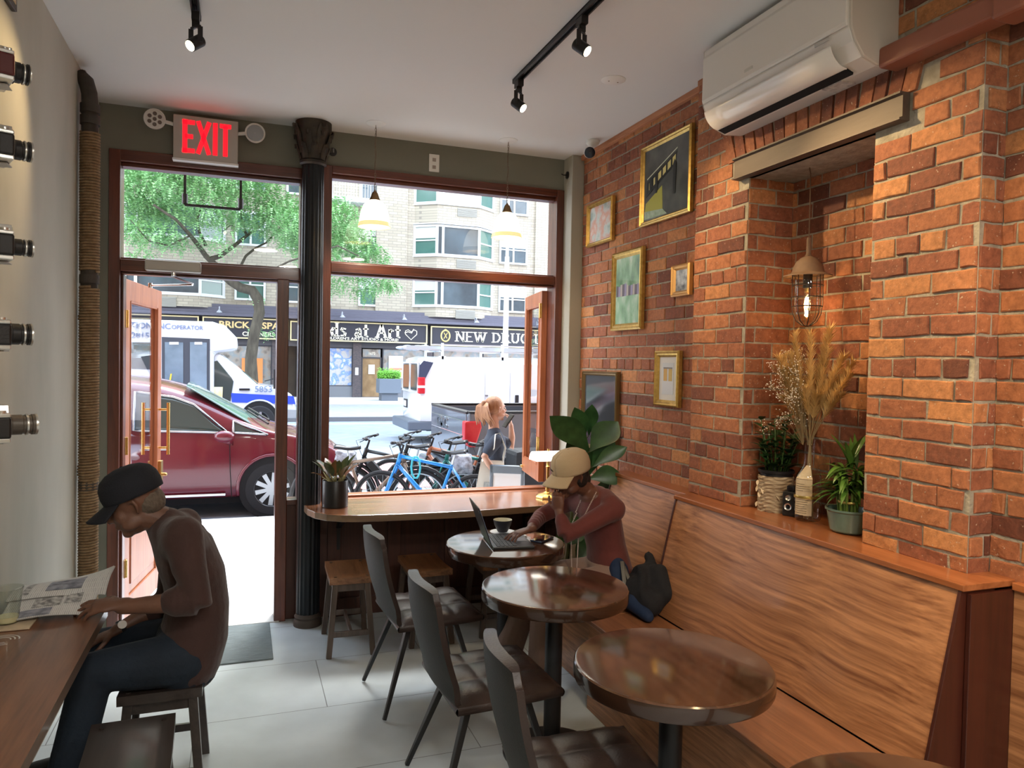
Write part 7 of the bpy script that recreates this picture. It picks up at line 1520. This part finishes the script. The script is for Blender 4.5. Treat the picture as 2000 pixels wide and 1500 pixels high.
tag(mb.build('plastic_sheeting', mat('pale_blue_wrap', (.35, .48, .58), .4, color2=(.6, .68, .72), vscale=12), smooth=True), 'bundle of pale blue plastic wrap tied on the back of the van roof', 'wrap')

# grey pickup truck, tailgate to the left
TN = 9.05; o = thing('pickup_truck', 'grey pickup truck parked at the curb with its tailgate toward the bicycles', 'truck', (4.6, TN+1, ZR)); M_gt = paint('truck_grey', (.13, .15, .18), .25, .2); xt = at(916, 808, Y=TN).x; zt_ = at(916, 808, Y=TN).z; W2_ = 2.0
MB().box(xt-.01, xt+.07, TN+.10, TN+W2_-.10, ZR+.62, zt_-.0).build('tailgate', M_gt, o, world=True, bevel=.02)
MB().box(xt-.03, xt-.005, TN+.14, TN+W2_-.14, zt_-.30, zt_-.10).build('tailgate_panel', M_gt, o, world=True, bevel=.02); MB().box(xt-.02, xt+.10, TN+.08, TN+W2_-.08, zt_-.01, zt_+.02).build('tailgate_cap', M_black, o, world=True, bevel=.01)
l_ = lettering('GMC', .20, M_chromek, o, (xt-.04, TN+1.2, zt_-.20), rot=(PI/2, 0, -PI/2), depth=.012, bold=.03, sx=1.3, world=True)
for yy, nm in ((TN, 1), (TN+W2_-.12, 0)):
    mb = MB(); mb.prism([(xt-.0, ZR+.55), (xt+2.0, ZR+.55), (xt+2.0, zt_+.01), (xt, zt_+.01)], 'y', yy, yy+.12); mb.build('bedside', M_gt, o, world=True, bevel=.03, seg=3); MB().box(xt, xt+2.0, yy-.005, yy+.125, zt_+.005, zt_+.03).build('bed_rail_cap', M_black, o, world=True, bevel=.01)
MB().box(xt+.07, xt+2.0, TN+.12, TN+W2_-.12, ZR+.6, ZR+.80).build('bed_liner', M_under, o, world=True)
mb = MB(); mb.T = Matrix.Translation((0, TN+1, 0))
def tpf(zb, zbelt, zs, zr, w=1.0): return [(w-.08, ZR+zb), (w, ZR+zb+.1), (w, ZR+.8), (w-.02, ZR+zbelt), (w-.08, ZR+lerp(zbelt, zs, .5)), (w-.18, ZR+zs), (w-.30, ZR+zr), (0, ZR+zr+.02)]
loft(mb, [(xt+2.02, tpf(.4, 1.25, 1.72, 1.82)), (xt+2.2, tpf(.4, 1.25, 1.80, 1.90)), (xt+3.6, tpf(.4, 1.25, 1.80, 1.90)), (xt+4.4, tpf(.4, 1.2, 1.25, 1.3)), (xt+5.5, tpf(.4, 1.1, 1.15, 1.2)), (xt+5.7, tpf(.5, .9, .95, 1.0, .9))]); mb.build('cab', M_gt, o, world=True, smooth='auto', bevel=.03)
MB().box(xt+2.4, xt+3.7, TN+.01, TN+.06, ZR+1.28, ZR+1.72).build('window', M_cglass, o, world=True)
a_ = at(912, 823, Y=TN); b2 = at(915, 874, Y=TN)
mb = MB(); mb.prism([(a_.x-.03, a_.z), (a_.x+.18, a_.z+.005), (a_.x+.20, a_.z-.08), (a_.x+.12, b2.z), (a_.x+.03, b2.z), (a_.x-.03, b2.z+.10)], 'y', TN-.02, TN+.13); mb.build('tail_lamp', MATS['tail_red'], o, world=True, bevel=.02)
MB().box(xt-.035, xt+.02, TN+.0, TN+.10, a_.z-.06, a_.z).build('reverse_lamp', MATS['lamp_clear'], o, world=True)
MB().box(xt-.20, xt+.12, TN+.05, TN+W2_-.05, ZR+.42, ZR+.60).build('rear_bumper', mat('truck_bumper', (.16, .19, .23), .3, .5), o, world=True, bevel=.04)
for x_ in (1.15, 4.9): arch(o, (xt+x_, TN-.008, ZR+.42), .47, M_gt); wheel(o, (xt+x_, TN+.13, ZR+.39), .39, .26, 'five'); wheel(o, (xt+x_, TN+W2_-.13, ZR+.39), .39, .26, 'five')
MB().box(xt+.2, xt+5.3, TN+.3, TN+W2_-.3, ZR+.32, ZR+.6).build('chassis', M_under, o, world=True)

# ================================================================== bicycles
def bike(label, loc, rz, frame_m, wheel_r=.335, tyre_w=.018, step=False, seat_m=None, drop=False, fat=False, extras=()):
    """origin on the ground under the bottom bracket, +x is forward"""
    o = thing('bicycle', label, 'bicycle', loc, rz, group='bicycles crowded on the sidewalk outside the window'); r = wheel_r; tw = .030 if fat else tyre_w; rx, fx = -.44, .60
    for nm, x in (('rear', rx), ('front', fx)):
        w = MB(); w.tube([(x+(r-tw)*math.cos(2*PI*i/40), 0, r+(r-tw)*math.sin(2*PI*i/40)) for i in range(40)], tw, n=8, closed=True); wo = w.build('wheel', M_tyre, o, smooth=True)
        q = MB(); q.tube([(x+(r-2*tw-.008)*math.cos(2*PI*i/40), 0, r+(r-2*tw-.008)*math.sin(2*PI*i/40)) for i in range(40)], .010, n=6, closed=True); q.build('rim', M_black if 'dark_rim' in extras else (mat('rim_red', (.35, .08, .07), .4) if 'red_rim' in extras else M_alu), wo, smooth=True)
        q = MB()
        for i in range(24): a = 2*PI*i/24; e = (1 if i % 2 else -1); q.tube([(x+.02*math.cos(a+.6*e), .03*e, r+.02*math.sin(a+.6*e)), (x+(r-2*tw)*math.cos(a), 0, r+(r-2*tw)*math.sin(a))], .0013, n=4, cap=False)
        q.cyl((x, -.04, r), (x, .04, r), .02); q.build('spokes', M_alu, wo)
    bb = Vector((0, 0, .28)); st = Vector((-.17, 0, .76)); hd = Vector((.40, 0, .86)); hb_ = Vector((.435, 0, .74)); rh = Vector((rx, 0, r)); fh = Vector((fx, 0, r)); R = .024 if not fat else .035
    mb = MB(); mb.tube([bb, st], .018, n=10).tube([hd, hb_], .024, n=10).tube([hb_, bb], R, n=10).tube([Vector((.1, 0, .62)) if step else st+Vector((0, 0, -.03)), hd+Vector((0, 0, -.03))], .019, n=10)
    for s in (-1, 1): mb.tube([bb+Vector((0, s*.02, 0)), rh+Vector((0, s*.05, 0))], .010, n=8).tube([st+Vector((0, s*.01, -.03)), rh+Vector((0, s*.05, 0))], .009, n=8)
    mb.build('frame', frame_m, o, smooth=True)
    mb = MB()
    for s in (-1, 1): mb.tube([hb_+Vector((.005, s*.05, -.01)), fh+Vector((0, s*.05, 0))], .013, n=8)
    mb.tube([hb_+Vector((.005, -.05, -.01)), hb_+Vector((.005, .05, -.01))], .014, n=8); mb.build('fork', frame_m if not fat else M_black, o, smooth=True)
    sp_ = Vector((-.20, 0, .88)); mb = MB(); mb.tube([st, sp_], .012, n=8); mb.build('seat_post', M_alu, o)
    mb = MB(); mb.grid(lambda u, v: (sp_.x+lerp(-.13, .15, u), (lerp(.075, .018, min(1, u*1.5)))*math.sin(lerp(-PI/2, PI/2, v)), sp_.z+.03+.012*math.cos(u*5)-.03*abs(2*v-1)**2), 12, 8); mb.build('saddle', seat_m or M_black, o, smooth=True, solid=.02)
    top = hd+Vector((-.03, 0, .09)); mb = MB(); mb.tube([hd, top, top+Vector((.06, 0, .02))], .013, n=8).tube([top+Vector((.06-.09, -.30, .04)), top+Vector((.05, -.10, .03)), top+Vector((.06, 0, .02)), top+Vector((.05, .10, .03)), top+Vector((-.03, .30, .04))], .011, n=8)
    for s in (-1, 1): mb.tube([top+Vector((-.03, s*.30, .04)), top+Vector((-.015, s*.20, .035))], .017, n=8).tube([top+Vector((.0, s*.18, .03)), top+Vector((.06, s*.22, -.0))], .005, n=5)
    mb.build('handlebar', M_black, o, smooth=True)
    MB().tube([top+Vector((.05, .1, .02)), top+Vector((.14, .06, .0)), hd+Vector((.06, .02, -.06)), hb_], .003, n=5).build('brake_cable', M_black, o)
    mb = MB(); mb.lathe([(.001, -.055), (.09, -.055), (.09, -.05), (.001, -.05)], bb, 24, 'y').bar(bb+Vector((0, -.07, 0)), bb+Vector((.10, -.07, -.13)), .02, .012).bar(bb+Vector((0, .07, 0)), bb+Vector((-.10, .07, .13)), .02, .012).cbox(bb+Vector((.10, -.11, -.13)), (.09, .08, .02)).cbox(bb+Vector((-.10, .11, .13)), (.09, .08, .02)); mb.build('crank', M_black, o, smooth='auto')
    if fat: MB().bar(hb_.lerp(bb, .15)+Vector((.0, 0, .03)), hb_.lerp(bb, .85)+Vector((0, 0, .03)), .075, .085).build('battery', M_black, o, bevel=.01)
    if 'fender' in extras: MB().tube([(rx+(r+.03)*math.cos(a), 0, r+(r+.03)*math.sin(a)) for a in [x*PI/12 for x in range(2, 15)]], .03, n=8, side=(0, 1, 0), flat=1, cap=False).tube([(fx+(r+.03)*math.cos(a), 0, r+(r+.03)*math.sin(a)) for a in [x*PI/12 for x in range(2, 13)]], .022, n=8).build('mudguard', M_black, o, smooth=True)
    if 'lock' in extras: MB().tube([(.22+.05*math.cos(a*PI/5), .04, .72+.12*math.sin(a*PI/5)) for a in range(10)], .011, n=8, closed=True).build('lock', mat('lock_cyan', (.05, .42, .52), .4), o, smooth=True)
    if 'basket' in extras:
        mb = MB(); rd = random.Random(3)
        for k in range(26): mb.ell((.62+rd.uniform(-.1, .1), rd.uniform(-.12, .12), .72+rd.uniform(-.1, .1)), (.05, .05, .04), 8, 6)
        b_ = mb.build('wrapped_bag', mat('silver_wrap', (.4, .42, .46), .35, color2=(.15, .15, .17), vscale=25, bump=1, bscale=14), o, smooth=True); remesh(b_, .02, 10, .7)
    if 'rack' in extras: MB().bar((-.2, -.05, .74), (-.62, -.05, .74), .012, .012).bar((-.2, .05, .74), (-.62, .05, .74), .012, .012).bar((-.5, -.05, .74), (rx, -.05, r), .01, .01).bar((-.5, .05, .74), (rx, .05, r), .01, .01).box(-.62, -.3, -.05, .05, .74, .75).build('carrier', M_black, o)
    return o
def gp(px, py, y): v = at(px, py, Y=y); return (v.x, y, ZS_)
bike('bright blue bicycle with thin black tyres in the middle of the row outside', gp(852, 960, 7.75), math.radians(152), mat('bike_blue', (.01, .22, .62), .3, coat=.5), extras=('lock', 'dark_rim'))
bike('black electric bicycle with fat tyres left of the blue bicycle', gp(783, 960, 8.35), math.radians(158), mat('bike_black', (.015, .016, .018), .35), .33, fat=True, extras=('fender', 'basket'))
bike('bronze framed bicycle at the left end of the row outside', gp(712, 960, 8.2), math.radians(-20), mat('bike_bronze', (.20, .14, .10), .4, .3), extras=('fender',))
bike('black bicycle with red handlebar ends, behind the blue one', gp(858, 960, 8.7), math.radians(150), mat('bike_dark', (.03, .03, .03), .35), extras=('dark_rim',))
bike('orange and black bicycle with a fat tyre right of the blue one', gp(905, 960, 8.45), math.radians(155), mat('bike_orange', (.40, .14, .07), .35), fat=True, extras=('rack', 'fender'))
bike('green tinted bicycle with red rims just left of the walking person', gp(942, 960, 7.95), math.radians(148), mat('bike_green', (.03, .20, .17), .35), extras=('red_rim', 'rack'))
bike('black bicycle with black bags half hidden behind the walking person', gp(1010, 945, 7.7), math.radians(150), MATS['bike_black'], fat=True, extras=('fender', 'basket'))
o = thing('delivery_bag', 'black delivery bag on a bicycle between the walking person and the open casement', 'bag', (2.98, 7.6, .35)); MB().box(-.20, .20, -.18, .18, .0, .42).build('bag_body', mat('bag_matte', (.012, .013, .016), .7, bump=.4, bscale=12), o, bevel=.05)
# A-board
o = thing('sandwich_board', 'grey framed sandwich board with a blank white panel on the sidewalk', 'sign', (at(990, 960, Y=6.0).x, 6.0, ZS_), math.radians(-28))
for s in (-1, 1):
    mb = MB(); mb.T = Matrix.Translation((0, s*.14, 0)) @ Matrix.Rotation(math.radians(s*9), 4, 'X'); mb.box(-.15, .15, -.012, .012, .92, .99).box(-.15, .15, -.012, .012, .04, .11).box(-.15, -.12, -.012, .012, .0, .99).box(.12, .15, -.012, .012, 0, .99); mb.build('frame', mat('aboard_grey', (.17, .21, .25), .45), o, bevel=.006)
    mb = MB(); mb.T = Matrix.Translation((0, s*.14, 0)) @ Matrix.Rotation(math.radians(s*9), 4, 'X'); mb.box(-.12, .12, -.005, .005, .11, .92); mb.build('panel', mat('aboard_white', (.80, .82, .84), .4), o)
# bracket frame hanging outside above the door
o = thing('hanging_sign_frame', 'thin black rectangular frame hanging outside behind the door transom glass', 'sign frame', (-.2, 6.0, 3.1)); a_, b2 = at(361, 400, Y=6), at(470, 408, Y=6); zt_ = 3.55
MB().bar((a_.x, 6, a_.z), (a_.x, 6, zt_), .018, .018).bar((b2.x, 6, a_.z), (b2.x, 6, zt_), .018, .018).bar((a_.x, 6, a_.z), (b2.x, 6, a_.z), .018, .018).bar((a_.x, 6, zt_), (b2.x, 6, zt_), .018, .018).build('frame', M_black, o, world=True)
for x_ in (a_.x, b2.x): MB().cyl((x_, 6, a_.z+.01), (x_, 6, a_.z+.08), .02).build('clamp', M_black, o, world=True)
MB().bar(((a_.x+b2.x)/2, 5.1, zt_), ((a_.x+b2.x)/2, 6.0, zt_), .03, .03).build('arm', M_black, o, world=True)
structure('wall_facade_upper', MB().box(-14, 26, 5.14, 5.3, 3.2, 14).box(-14, -.8, 5.14, 5.3, -.3, 3.2).box(2.42, 26, 5.14, 5.3, -.3, 3.2), mat('own_facade', (.30, .17, .12), .8))
